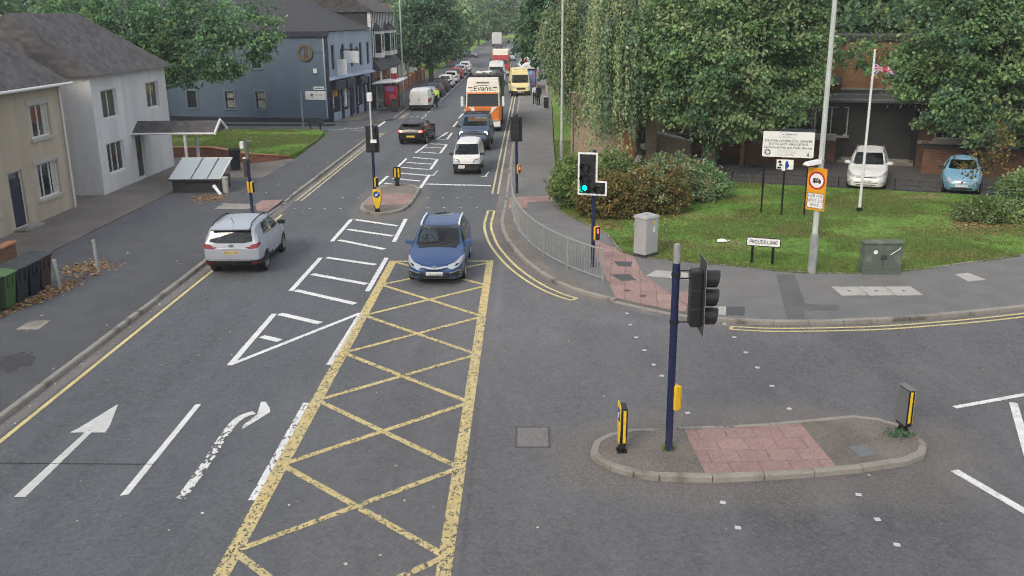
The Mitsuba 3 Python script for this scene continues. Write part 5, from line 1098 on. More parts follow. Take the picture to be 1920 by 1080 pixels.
def mf(m):
    """trimesh -> manifold"""
    mesh = m3.Mesh(np.asarray(m.vertices, np.float32), np.asarray(m.faces, np.uint32))
    return m3.Manifold(mesh)
def tm(M_):
    me = M_.to_mesh()
    return trimesh.Trimesh(np.array(me.vert_properties[:, :3], float), np.array(me.tri_verts), process=False)
def pch(pts):
    p = np.asarray(pts, float)
    f = PchipInterpolator(p[:, 0], p[:, 1])
    return lambda x: f(np.clip(x, p[0, 0], p[-1, 0]))
def car_loft(S_, g=0.0, n=56):
    L = S_['L']
    top, bot, half, belt = pch(S_['top']), pch(S_['bot']), pch(S_['half']), pch(S_['belt'])
    tum, crown = S_.get('tumble', .30), S_.get('crown', .035)
    u = (1 - np.cos(np.linspace(0, np.pi, n))) / 2
    u = .45 * u + .55 * np.linspace(0, 1, n)
    kn = np.array([p[0] / L for p in S_['top']] + [p[0] / L for p in S_['half']])
    u = np.unique(np.round(np.r_[u, kn], 4))
    rows = []
    for t in u:
        x = t * L
        zt, z0, w, zb = float(top(x)), float(bot(x)), float(half(x)), float(belt(x))
        zb = min(zb, zt - .03)
        h = zt - zb
        wb = w * .975
        wr = wb - tum * h - .02
        r = min(.16, h * .55)
        zm = z0 + (zb - z0) * .5
        lo = [(0, z0), (.55 * w, z0), (.86 * w, z0 + .012), (.955 * w, z0 + .06), (.985 * w, z0 + .16), (w, zm), (w * .998, zb - .12 * (zb - z0)), (wb, zb - .01)]
        upq = []
        for a in (.2, .45, .7, .9):
            upq.append((wb + (wr - wb) * a + .012 * math.sin(a * math.pi), zb + (h - r) * a))
        for a in (0, .22, .45, .7, 1.0):
            th = a * math.pi / 2
            rw = r * 1.15
            upq.append((wr - rw * (1 - math.cos(th)), zt - crown - (r - crown) * (1 - math.sin(th)) ))
        ww = upq[-1][0]
        upq += [(ww * .66, zt - crown * .42), (ww * .33, zt - crown * .1), (0, zt)]
        pts = np.array(lo + upq)
        pts[:, 0] = np.maximum(0, pts[:, 0])
        if g:
            d = np.gradient(pts, axis=0); d /= np.linalg.norm(d, axis=1, keepdims=True) + 1e-9
            nrm = np.column_stack([d[:, 1], -d[:, 0]])
            pts = pts + g * nrm
            pts[0, 0] = pts[-1, 0] = 0
        xx = x + g * (2 * t - 1) if (t in (0, 1)) else x
        rows.append((xx, pts))
    K = len(rows[0][1])
    V = []
    for x, p in rows:
        V += [(x, -q[0], q[1]) for q in p] + [(x, q[0], q[1]) for q in p[-2:0:-1]]
    m = 2 * K - 2
    V = np.array(V)
    F = []
    for i in range(len(rows) - 1):
        a = i * m + np.arange(m); b = i * m + (np.arange(m) + 1) % m
        F += [np.stack([a, b, b + m], 1), np.stack([a, b + m, a + m], 1)]
    for i, fl in ((0, 1), (len(rows) - 1, 0)):
        ring = i * m + np.arange(m)
        V = np.vstack([V, V[ring].mean(0)])
        c = len(V) - 1
        t3 = np.stack([np.full(m, c), ring, np.roll(ring, -1)], 1)
        F.append(t3 if not fl else t3[:, ::-1])
    me = trimesh.Trimesh(V, np.vstack(F), process=False)
    if me.volume < 0: me.invert()
    return mf(me)
def prism_x(poly, x0, x1, mirror=False):      # polygon in (y, z) seen from the front or rear, mirrored left-right if asked
    out = []
    for P in ([poly, [(-y, z) for y, z in poly][::-1]] if mirror else [poly]):
        m = trimesh.creation.extrude_polygon(Polygon(P), x1 - x0, engine='earcut')
        m.apply_transform(np.array([[0, 0, 1, x0], [1, 0, 0, 0], [0, 1, 0, 0], [0, 0, 0, 1.0]]))
        out.append(mf(m))
    return out[0] if len(out) == 1 else out[0] + out[1]
def prism_y(poly, y0=-2, y1=2):               # polygon in (x, z) seen from the side
    m = trimesh.creation.extrude_polygon(Polygon(poly), y1 - y0, engine='earcut')
    m.apply_transform(np.array([[1, 0, 0, 0], [0, 0, -1, y1], [0, 1, 0, 0], [0, 0, 0, 1.0]]))
    return mf(m)
def rounded(poly, r):
    q = Polygon(poly).buffer(-r, 4).buffer(r, 4)
    return list(q.exterior.coords)[:-1]
def wheel_parts(r, w, spokes, dark=False):
    tyre = lathe([(r * .62, -w / 2), (r * .93, -w / 2), (r * .985, -w * .38), (r, -w * .2), (r, w * .2), (r * .985, w * .38), (r * .93, w / 2), (r * .62, w / 2), (r * .60, w * .3), (r * .60, -w * .3), (r * .62, -w / 2)], 32)
    rim = [lathe([(r * .60, -w * .3), (r * .645, w * .49), (r * .60, w * .52), (r * .57, w * .42), (r * .57, -w * .25), (r * .60, -w * .3)], 28), lathe([(0, w * .40), (r * .14, w * .42), (r * .15, w * .3), (0, w * .3)], 16)]
    for k in range(spokes):
        rim.append(place(hull([(x, y * s, z) for x, s, z in ((r * .08, 1.0, w * .40), (r * .60, .8, w * .46), (r * .08, 1.0, w * .30), (r * .60, .8, w * .34)) for y in (-r * .055, r * .055)]), rz=360 / spokes * k))
    disc = lathe([(0, w * .02), (r * .56, w * .02), (r * .56, w * .06), (0, w * .06)], 24)
    return tyre, cat(rim), disc
PLY = {}
def car(name, label, S_, x, y, yaw, paint_='car_blue', group=None, category='car', glass='window_glass', interior=True, driver=None, copy_of=None):
    """A vehicle at (x, y), its length axis turned by yaw; (x, y) is the middle of its footprint."""
    key = thing(name, label, category, group)
    L = S_['L']
    tw = T().translate([x, y, S_.get('z', 0.0)]).rotate([0, 0, 1], yaw).translate([-L / 2, 0, 0])
    ck = id(S_)
    if ck not in PLY: PLY[ck] = build_car(S_, interior)
    for nm, ply_, m_, lab in PLY[ck]:
        sh = dict(ply_)
        emit = {'EMIT_RED': (1.5, .05, .05), 'EMIT_WHITE': (1.6, 1.7, 1.9)}.get(m_)
        if emit: sh['emitter'] = {'type': 'area', 'radiance': rgb(emit)}
        mm = {'PAINT': paint_, 'GLASS': glass, 'EMIT_RED': 'lamp_red', 'EMIT_WHITE': 'lamp_clear'}.get(m_, m_)
        sh['bsdf'] = {'type': 'ref', 'id': mm}
        par, _, leaf = nm.rpartition('>')
        base = key + '__' + (LASTPART[(key, par)] if par else '') + ('__' if par else '') + leaf
        k = fresh(base)
        LASTPART[(key, leaf)] = k[len(key) + 2:]
        scene[k] = {**sh, 'to_world': tw}
        if lab: labels[k] = {'label': lab}
    if driver: driver(key, tw)
    return key
LASTPART = {}
def build_car(S_, interior=True):
    out = []
    def add(nm, mesh, m_, smooth=32, lab=None):
        if hasattr(mesh, 'to_mesh'):
            if mesh.is_empty(): return
            mesh = tm(mesh)
        out.append((nm, mikit.ply(mesh, None, smooth), m_, lab))
    L, n = S_['L'], S_.get('n', 56)
    outer = car_loft(S_, 0, n)
    skin_in = car_loft(S_, -.03, n)
    grown = car_loft(S_, .004, n)
    band = grown - skin_in
    ws, rw, side = S_.get('windscreen'), S_.get('rear_window'), S_.get('side_windows', [])
    opens = []
    if ws: opens.append(('windscreen', prism_x(rounded(ws, .05), L * S_.get('wsx', .45), L + .2)))
    if rw: opens.append(('rear_window', prism_x(rounded(rw, .05), -.2, L * S_.get('rwx', .3))))
    for k, q in enumerate(side): opens.append(('side_window', prism_y(rounded(q, .035))))
    allopen = None
    for _, o in opens: allopen = o if allopen is None else allopen + o
    body = outer
    r, ww = S_['wheel_r'], S_.get('wheel_w', .21)
    wx = S_['wheels']
    wmax = max(p[1] for p in S_['half'])
    for xx in wx:
        c = m3.Manifold.cylinder(2.6, r + S_.get('arch', .055), r + S_.get('arch', .055), 40, True).rotate([90, 0, 0]).translate([xx, 0, r])
        slot = m3.Manifold.cube([4, 2 * (wmax - ww - .09), 4], True)
        body = body - (c - slot)
    if interior and allopen is not None:
        zc = min([p[1] for p in (ws or rw)] + [p[1] for q in side for p in q]) - S_.get('deep', .42)
        x0 = S_.get('cab0', .25)
        inner = car_loft(S_, -.05, n) ^ m3.Manifold.cube([S_.get('cab1', L * .72) - x0, 4, 4]).translate([x0, -2, zc])
        body = body - inner - allopen
        floor_z = zc
    elif allopen is not None:
        body = body - (allopen ^ (car_loft(S_, .01, n) - car_loft(S_, -.012, n)))
    add('body', body, 'PAINT', 30)
    glass_skin = car_loft(S_, -.008, n)
    for nm, o in opens:
        if interior:                                                    # a single sheet of glass set 8 mm into its opening
            g = tm(glass_skin ^ o)
            fn = g.face_normals
            keeps = {'windscreen': [fn[:, 0] > .05], 'rear_window': [fn[:, 0] < -.05]}.get(nm, [fn[:, 1] > .3, fn[:, 1] < -.3])
            for kp in keeps:
                if kp.any(): add(nm, g.submesh([np.where(kp)[0]], append=True), S_.get('rear_glass', 'GLASS') if nm == 'rear_window' else 'GLASS', True)
        else:
            for piece in ((car_loft(S_, -.004, n) - car_loft(S_, -.02, n)) ^ o).decompose(): add(nm, piece, 'glass_dark', 30)
    for nm, poly, face, m_, mirror in S_.get('patches', []):
        if face in ('front', 'frontlit'): p = prism_x(poly, L * .55, L + .3, mirror)
        elif face in ('rear', 'rearlit'): p = prism_x(poly, -.3, L * .4, mirror)
        else: p = prism_y(poly)
        q = (band if not face.endswith('lit') else car_loft(S_, .008, n) - skin_in) ^ p
        if mirror and face != 'side':
            for piece in sorted(q.decompose(), key=lambda a: -a.volume())[:2]: add(nm, piece, m_, 30)
        else: add(nm, q, m_, 30)
    # panel seams
    for q in S_.get('seams', []):
        line = LineString(q).buffer(.006, cap_style=2)
        add('panel_seam', (car_loft(S_, .0015, n) - skin_in) ^ prism_y(list(line.exterior.coords)[:-1]), 'seam', 30)
    ty, rm, dc = wheel_parts(r, ww, S_.get('spokes', 7))
    for xx in wx:
        for s in (-1, 1):
            M = np.array(T().translate([xx, s * (wmax - ww / 2 - .025), r]).rotate([1, 0, 0], -90 * s).matrix)
            add('wheel', tf(ty, M), 'tyre', 30)
            add('wheel>rim', tf(rm, M), S_.get('rim', 'rim'), 30)
            add('wheel>hub', tf(dc, M), 'trim_black', 30)
    mx, mz = S_['mirror']
    my = float(pch(S_['half'])(mx)) * .95
    for s in (-1, 1):
        add('door_mirror', hull([(mx + a, s * (my + b), mz + c) for a, b, c in ((-.07, .03, -.05), (-.07, .03, .09), (.06, .02, -.04), (.05, .02, .07), (-.07, .22, -.04), (-.07, .22, .10), (.03, .21, -.02), (.02, .21, .07), (.02, -.06, -.02), (-.04, -.06, .02))]), S_.get('mirror_mat', 'PAINT'), 40)
        add('door_mirror>glass', bx(mx - .078, mx - .071, min(s * (my + .05), s * (my + .20)), max(s * (my + .05), s * (my + .20)), mz - .03, mz + .085), 'glass_dark', False)
    for nm, mesh, m_ in S_.get('extras', []): add(nm, mesh, m_, 30)
    if interior and allopen is not None:
        hw = wmax * .86
        sx = S_.get('seat_x', L * .5)
        zf = floor_z
        add('dashboard', rbx(sx + .55, sx + .95, -hw, hw, zf, zf + S_.get('dash_h', .43), .06), 'dash')
        for s in (-1, 1):
            add('seat', cat([rbx(sx - .1, sx + .35, s * .38 - .24, s * .38 + .24, zf, zf + .22, .05), hull([(sx - .12, s * .38 + a, zf + .1) for a in (-.24, .24)] + [(sx + .02, s * .38 + a, zf + .12) for a in (-.24, .24)] + [(sx - .32, s * .38 + a, zf + .62) for a in (-.2, .2)] + [(sx - .22, s * .38 + a, zf + .62) for a in (-.2, .2)]), rbx(sx - .36, sx - .26, s * .38 - .13, s * .38 + .13, zf + .64, zf + .80, .04)]), 'seat_cloth', 40)
        if S_.get('rear_seat', True): add('rear_seat', hull([(sx - .75, a, zf + .25) for a in (-hw * .9, hw * .9)] + [(sx - 1.1, a, zf + .25) for a in (-hw * .9, hw * .9)] + [(sx - 1.15, a, zf + .72) for a in (-hw * .9, hw * .9)] + [(sx - 1.28, a, zf + .72) for a in (-hw * .9, hw * .9)]), 'seat_cloth', 40)
        wheel_ = trimesh.creation.torus(.185, .016, 28, 8)
        M = np.array(T().translate([sx + .50, -.38, zf + .50]).rotate([0, 1, 0], -62).matrix)      # UK: driver on the car's right
        add('steering_wheel', cat([tf(wheel_, M), tf(bx(-.18, .18, -.02, .02, -.012, .012), M), tf(bx(-.02, .02, -.18, .0, -.012, .012), M)]), 'trim_black', 40)
    return out
def plate_text(txt, L, z, front=True, h=.075, x=None, w=.42):
    x = (L + .012 if front else -.012) if x is None else x
    return ('plate_lettering', text_on(txt, h, (x, 0, z - h / 2), (0, 1, 0) if front else (0, -1, 0), (0, 0, 1), .003, width=w), 'sign_black')
def box_poly(y0, y1, z0, z1): return [(y0, z0), (y1, z0), (y1, z1), (y0, z1)]
def sym(w, z0, z1): return [(-w, z0), (w, z0), (w, z1), (-w, z1)]

# --- blue estate car
ESTATE = dict(L=4.6, wheel_r=.31, wheels=(.92, 3.60), spokes=10, mirror=(2.95, .98), seat_x=2.15, wsx=.5, rwx=.2, cab0=.25, cab1=3.3, tumble=.33,
    top=[(0, .80), (.06, .98), (.32, 1.40), (.60, 1.455), (1.3, 1.485), (2.1, 1.475), (2.55, 1.41), (3.05, 1.14), (3.35, .985), (3.8, .90), (4.25, .80), (4.48, .68), (4.60, .55)],
    bot=[(0, .42), (.12, .28), (.5, .20), (4.0, .19), (4.45, .22), (4.6, .30)], half=[(0, .62), (.10, .76), (.4, .84), (1.0, .87), (2.3, .88), (3.6, .875), (4.1, .83), (4.4, .72), (4.53, .60), (4.60, .47)],
    belt=[(0, .92), (.4, .97), (1.5, .95), (3.1, .90), (3.8, .80), (4.3, .70), (4.6, .5)],
    windscreen=[(-.69, .985), (.69, .985), (.575, 1.425), (-.575, 1.425)], rear_window=[(-.58, 1.0), (.58, 1.0), (.50, 1.36), (-.50, 1.36)],
    side_windows=[[(.62, 1.03), (1.25, 1.0), (1.25, 1.37), (.78, 1.35)], [(1.31, 1.0), (2.02, .985), (2.02, 1.385), (1.31, 1.375)], [(2.09, .985), (2.98, .97), (2.85, 1.08), (2.42, 1.35), (2.09, 1.385)]],
    seams=[[(2.05, .34), (2.05, .96)], [(3.05, .40), (3.02, .94)], [(1.2, .62), (1.28, .98)], [(1.2, .62), (1.32, .36)], [(1.32, .345), (3.05, .345)]],
    patches=[('headlight', [(.38, .60), (.52, .55), (.72, .60), (.86, .72), (.86, .82), (.78, .82), (.60, .72), (.42, .665)], 'front', 'lamp_clear', True),
             ('lamp_projector', [(.60, .625), (.70, .65), (.72, .70), (.64, .69)], 'frontlit', 'trim_black', True),
             ('bonnet_seam', [(-.66, .742), (-.30, .672), (.30, .672), (.66, .742), (.66, .734), (.30, .664), (-.30, .664), (-.66, .734)], 'front', 'seam', False),
             ('grille', [(-.40, .60), (-.12, .545), (.12, .545), (.40, .60), (.40, .57), (.12, .50), (-.12, .50), (-.40, .57)], 'front', 'trim_black', False),
             ('grille_bar', [(-.40, .645), (-.10, .60), (.10, .60), (.40, .645), (.40, .612), (.10, .56), (-.10, .56), (-.40, .612)], 'front', 'chrome', False),
             ('bumper_intake', [(-.52, .44), (.52, .44), (.42, .26), (-.42, .26)], 'front', 'trim_black', False),
             ('fog_recess', [(.42, .36), (.80, .30), (.82, .42), (.70, .47), (.46, .43)], 'front', 'trim_black', True),
             ('fog_trim', [(.44, .455), (.72, .505), (.80, .46), (.80, .435), (.70, .475), (.44, .425)], 'front', 'chrome', True),
             ('splitter', [(-.72, .275), (.72, .275), (.80, .30), (.80, .265), (.70, .235), (-.70, .235), (-.80, .265), (-.80, .30)], 'front', 'chrome', False),
             ('fog_light', [(.72, .355), (.79, .345), (.79, .40), (.72, .40)], 'front', 'lamp_clear', True),
             ('number_plate', sym(.26, .365, .475), 'front', 'plate_white', False),
             ('bumper', sym(.78, .30, .50), 'rear', 'PAINT', False), ('tail_light', box_poly(.52, .84, .78, .96), 'rear', 'lamp_red', True)],
    extras=[plate_text('JL 08 TRO', 4.6, .42, x=4.598), ('badge', place(trimesh.creation.torus(.052, .010, 20, 6), (4.60, 0, .61), ry=90), 'chrome'), ('badge', place(cat([trimesh.creation.torus(.022, .007, 14, 5), bx(-.006, .006, -.05, .05, -.004, .004)]), (4.605, 0, .61), ry=90), 'chrome'),
            ('roof_rail', cat([ptube([(.65, s * .60, 1.42), (.75, s * .595, 1.475), (1.6, s * .60, 1.505), (2.25, s * .60, 1.485), (2.38, s * .60, 1.43)], .028, 6) for s in (-1, 1)][:1]), 'sign_white'), ('roof_rail', ptube([(.65, .60, 1.42), (.75, .595, 1.475), (1.6, .60, 1.505), (2.25, .60, 1.485), (2.38, .60, 1.43)], .028, 6), 'sign_white'),
            ('sunroof', tm((car_loft(dict(L=4.6, top=[(0, .80), (.06, .98), (.32, 1.40), (.60, 1.455), (1.3, 1.485), (2.1, 1.475), (2.55, 1.41), (3.05, 1.14), (3.35, .985), (3.8, .90), (4.25, .80), (4.48, .68), (4.60, .55)], bot=[(0, .42), (4.6, .3)], half=[(0, .62), (.4, .84), (2.3, .88), (4.6, .47)], belt=[(0, .92), (4.6, .5)], tumble=.33), .004) ^ m3.Manifold.cube([.62, 1.06, 1]).translate([.58, -.53, 1.33]))), 'glass_dark'),  # dark panel added for the spoiler shadow on the rear of the roof
            ('aerial', hull([(.55, -.03, 1.45), (.55, .03, 1.45), (.72, 0, 1.47), (.54, 0, 1.56)]), 'PAINT'),
            ('wiper', ptube([(3.26, -.50, 1.035), (3.20, -.05, 1.06), (3.12, .18, 1.10)], .011, 5), 'trim_black'), ('wiper', ptube([(3.28, .10, 1.03), (3.20, .45, 1.05)], .011, 5), 'trim_black'), ('wiper_cowl', hull([(3.24, -.60, 1.0), (3.24, .60, 1.0), (3.44, -.58, .965), (3.44, .58, .965), (3.24, .6, 1.035), (3.24, -.6, 1.035)]), 'trim_black')])
# --- silver small suv with high waist
CROSS = dict(L=4.1, wheel_r=.335, wheels=(.82, 3.32), spokes=5, mirror=(2.95, 1.12), mirror_mat='trim_black', seat_x=2.0, wsx=.55, rwx=.2, cab0=.14, cab1=3.1, tumble=.26, deep=.5, rear_glass='privacy_glass',
    top=[(0, .92), (.05, 1.12), (.20, 1.50), (.42, 1.61), (1.0, 1.655), (1.8, 1.65), (2.25, 1.58), (2.85, 1.25), (3.05, 1.14), (3.5, 1.05), (3.85, .94), (4.02, .78), (4.10, .62)],
    bot=[(0, .50), (.10, .36), (.4, .26), (3.6, .25), (3.95, .30), (4.1, .40)], half=[(0, .80), (.08, .86), (.35, .885), (1.0, .89), (2.3, .885), (3.3, .875), (3.75, .80), (3.98, .68), (4.10, .55)],
    belt=[(0, 1.02), (.4, 1.13), (1.5, 1.09), (2.8, 1.03), (3.4, .92), (4.1, .6)],
    windscreen=[(-.66, 1.17), (.66, 1.17), (.58, 1.55), (-.58, 1.55)], rear_window=[(-.68, 1.13), (-.4, 1.08), (.4, 1.08), (.68, 1.13), (.60, 1.50), (-.60, 1.50)],
    side_windows=[[(.78, 1.19), (1.05, 1.15), (1.75, 1.12), (1.75, 1.53), (1.05, 1.53), (.90, 1.42)], [(1.83, 1.12), (2.88, 1.10), (2.60, 1.28), (2.18, 1.51), (1.83, 1.53)]],
    seams=[[(1.79, .42), (1.79, 1.1)], [(2.9, .45), (2.88, 1.06)], [(1.12, .75), (1.02, 1.13)], [(1.12, .75), (1.25, .44)]],
    patches=[('tail_light', [(.44, .96), (.56, .90), (.80, .92), (.875, 1.02), (.86, 1.09), (.66, 1.04)], 'rear', 'lamp_red', True), ('reversing_light', [(.46, .965), (.60, .97), (.60, 1.01)], 'rear', 'lamp_clear', True),
             ('plate_recess', [(-.42, .90), (.42, .90), (.34, .70), (-.34, .70)], 'rear', 'car_silver', False), ('number_plate', sym(.26, .735, .85), 'rear', 'plate_yellow', False), ('chrome_strip', sym(.45, .905, .945), 'rear', 'chrome', False),
             ('lower_bumper', [(-.88, .25), (.88, .25), (.88, .56), (.60, .54), (-.60, .54), (-.88, .56)], 'rear', 'trim_black', False), ('bumper_line', sym(.80, .575, .583), 'rear', 'seam', False), ('reflector', [(.60, .40), (.84, .42), (.84, .50), (.60, .48)], 'rear', 'lamp_red', True),
             ('sill', [(1.1, .22), (3.0, .22), (3.0, .40), (1.1, .40)], 'side', 'trim_black', False), ('headlight', box_poly(.42, .80, .82, .96), 'front', 'lamp_clear', True), ('grille', sym(.40, .55, .85), 'front', 'trim_black', False)],
    extras=[('plate_lettering', text_on('MJ14 SVG', .075, (-.003, 0, .757), (0, -1, 0), (0, 0, 1), .003, width=.44), 'sign_black'), ('badge', place(lathe([(0, 0), (.05, 0), (.05, .012), (0, .016)], 16).apply_scale([1, 1.6, 1]), (.01, 0, 1.005), ry=-90), 'mid_grey'),
            ('roof_rail', ptube([(.35, .60, 1.585), (.45, .595, 1.65), (1.2, .60, 1.69), (1.95, .60, 1.66), (2.1, .60, 1.60)], .020, 6), 'trim_black'), ('roof_rail', ptube([(.35, -.60, 1.585), (.45, -.595, 1.65), (1.2, -.60, 1.69), (1.95, -.60, 1.66), (2.1, -.60, 1.60)], .020, 6), 'trim_black'),
            ('aerial', rod((.52, 0, 1.63), (.30, 0, 1.86), .010, .005, 6), 'trim_black'), ('spoiler', hull([(.02, -.60, 1.50), (.02, .60, 1.50), (.0, -.58, 1.535), (.0, .58, 1.535), (.42, -.58, 1.61), (.42, .58, 1.61), (.3, -.6, 1.55), (.3, .6, 1.55)]), 'PAINT'),
            ('door_handle', rbx(1.28, 1.46, .855, .905, .98, 1.01, .01), 'PAINT'), ('door_handle', rbx(1.28, 1.46, -.905, -.855, .98, 1.01, .01), 'PAINT'), ('door_handle', rbx(2.0, 2.18, .855, .907, .97, 1.0, .01), 'PAINT'), ('door_handle', rbx(2.0, 2.18, -.907, -.855, .97, 1.0, .01), 'PAINT')])
# --- white kei microvan, flat nose
KEI = dict(L=3.3, wheel_r=.265, wheel_w=.16, wheels=(.55, 2.62), spokes=6, mirror=(2.98, 1.02), mirror_mat='trim_black', seat_x=2.25, wsx=.75, rwx=.15, cab0=.08, cab1=3.16, tumble=.16, crown=.03, deep=.5, dash_h=.4, arch=.05,
    top=[(0, 1.407), (.05, 1.54), (.25, 1.602), (1.5, 1.625), (2.35, 1.602), (2.60, 1.547), (3.02, 1.118), (3.10, 1.009), (3.22, 0.9), (3.28, 0.74), (3.30, 0.6)],
    bot=[(0, .36), (.1, .26), (.4, .22), (2.9, .22), (3.2, .24), (3.3, .28)], half=[(0, .64), (.1, .70), (.4, .725), (2.6, .725), (3.0, .715), (3.2, .69), (3.30, .62)],
    belt=[(0, 1.017), (2.6, 0.994), (3.05, 0.962), (3.3, 0.56)],
    windscreen=[(-.60, 1.048), (.60, 1.048), (.54, 1.493), (-.54, 1.493)], rear_window=[(-.52, 1.056), (.52, 1.056), (.46, 1.462), (-.46, 1.462)],
    side_windows=[[(.35, 1.072), (1.15, 1.072), (1.15, 1.462), (.35, 1.462)], [(1.22, 1.072), (2.0, 1.072), (2.0, 1.477), (1.22, 1.477)], [(2.08, 1.04), (2.90, 1.025), (2.56, 1.446), (2.08, 1.477)]],
    seams=[[(2.04, .35), (2.04, 1.08)], [(2.95, .6), (2.92, 1.03)], [(1.18, .35), (1.18, 1.08)]],
    patches=[('headlight', [(.36, .60), (.655, .60), (.665, .76), (.60, .80), (.46, .78), (.38, .70)], 'front', 'lamp_clear', True), ('headlight_rim', [(.345, .595), (.37, .70), (.455, .79), (.60, .815), (.66, .79), (.66, .83), (.58, .85), (.43, .82), (.34, .72), (.32, .595)], 'front', 'trim_black', True),
             ('bumper', [(-.74, .20), (.74, .20), (.74, .585), (-.74, .585)], 'front', 'trim_black', False), ('bumper_groove', sym(.5, .33, .35), 'front', 'dark_grey', False)],
    extras=[('number_plate', bx(3.31, 3.322, -.42, -.10, .36, .53), 'plate_white'), ('plate_lettering', text_on('25-07', .07, (3.3225, -.26, .40), (0, 1, 0), (0, 0, 1), .003, width=.24), 'cabinet_green'), ('badge', bx(3.255, 3.27, -.03, .05, .75, .79), 'mid_grey'),
            ('wiper', ptube([(3.12, -.35, 1.09), (3.06, .05, 1.13)], .010, 5), 'trim_black'), ('screen_frame', tm((car_loft(dict(L=3.3, top=[(0, 1.407), (.05, 1.54), (.25, 1.602), (1.5, 1.625), (2.35, 1.602), (2.60, 1.547), (3.02, 1.118), (3.10, 1.009), (3.22, 0.9), (3.28, 0.74), (3.30, 0.6)], bot=[(0, .3), (3.3, .3)], half=[(0, .64), (.1, .70), (.4, .725), (2.6, .725), (3.0, .715), (3.2, .69), (3.30, .62)], belt=[(0, 1.017), (2.6, 0.994), (3.05, 0.962), (3.3, 0.56)], tumble=.16, crown=.03), .003) - car_loft(dict(L=3.3, top=[(0, 1.407), (.05, 1.54), (.25, 1.602), (1.5, 1.625), (2.35, 1.602), (2.60, 1.547), (3.02, 1.118), (3.10, 1.009), (3.22, 0.9), (3.28, 0.74), (3.30, 0.6)], bot=[(0, .3), (3.3, .3)], half=[(0, .64), (.1, .70), (.4, .725), (2.6, .725), (3.0, .715), (3.2, .69), (3.30, .62)], belt=[(0, 1.017), (2.6, 0.994), (3.05, 0.962), (3.3, 0.56)], tumble=.16, crown=.03), -.02)) ^ (prism_x(rounded([(-.625, 1.029), (.625, 1.029), (.56, 1.512), (-.56, 1.512)], .05), 2.4, 3.5) - prism_x(rounded([(-.60, 1.048), (.60, 1.048), (.54, 1.493), (-.54, 1.493)], .05), 2.3, 3.6))), 'trim_black')])
# --- slate 4x4, boxy
FOURBY = dict(L=4.75, wheel_r=.40, wheel_w=.25, wheels=(.95, 3.85), spokes=5, mirror=(3.15, 1.30), mirror_mat='trim_black', seat_x=2.3, wsx=.55, rwx=.12, cab0=.12, cab1=3.2, tumble=.20, crown=.025, deep=.6,
    top=[(0, 1.30), (.04, 1.75), (.20, 1.92), (.6, 1.955), (2.3, 1.96), (2.60, 1.91), (3.10, 1.42), (3.25, 1.30), (4.2, 1.25), (4.55, 1.20), (4.68, 1.08), (4.75, .86)],
    bot=[(0, .62), (.1, .46), (.5, .32), (4.2, .32), (4.6, .40), (4.75, .52)], half=[(0, .88), (.1, .95), (.5, .985), (2.3, .99), (4.0, .985), (4.45, .94), (4.66, .86), (4.75, .76)],
    belt=[(0, 1.22), (3.2, 1.17), (4.4, 1.08), (4.75, .8)],
    windscreen=[(-.76, 1.35), (.76, 1.35), (.68, 1.86), (-.68, 1.86)], rear_window=[(-.7, 1.30), (.7, 1.30), (.62, 1.82), (-.62, 1.82)],
    side_windows=[[(.4, 1.30), (1.2, 1.30), (1.2, 1.82), (.4, 1.82)], [(1.28, 1.30), (2.1, 1.29), (2.1, 1.83), (1.28, 1.83)], [(2.18, 1.29), (3.05, 1.28), (2.60, 1.80), (2.18, 1.83)]],
    patches=[('headlight', [(.56, .96), (.88, .96), (.90, 1.15), (.58, 1.15)], 'front', 'trim_black', True), ('grille', sym(.55, .98, 1.12), 'front', 'trim_black', False), ('grille_bar', sym(.52, 1.035, 1.065), 'front', 'mid_grey', False), ('bumper', sym(.95, .35, .72), 'front', 'trim_black', False), ('bonnet_vent', sym(.3, 1.16, 1.2), 'front', 'trim_black', False), ('arch_trim', [(3.3, .3), (4.4, .3), (4.4, .75), (4.1, .88), (3.6, .88), (3.3, .7)], 'side', 'trim_black', False)],
    extras=[('lamp_ring', cat([lathe([(.085, 0), (.13, 0), (.13, .02), (.085, .02)], 20).apply_transform(np.array(T().translate([4.60, s * .72, 1.055]).rotate([0, 1, 0], 90).matrix))for s in (1,)]), 'EMIT_WHITE'), ('lamp_ring', lathe([(.085, 0), (.13, 0), (.13, .02), (.085, .02)], 20).apply_transform(np.array(T().translate([4.60, -.72, 1.055]).rotate([0, 1, 0], 90).matrix)), 'EMIT_WHITE'),
            ('roof_rack', cat([bx(.5, 2.3, s * .7 - .02, s * .7 + .02, 1.95, 2.02) for s in (-1, 1)] + [bx(.5 + .45 * k, .54 + .45 * k, -.7, .7, 1.98, 2.01) for k in range(5)]), 'trim_black'), ('bonnet_badge', bx(4.68, 4.745, -.3, .3, 1.145, 1.165), 'mid_grey')])
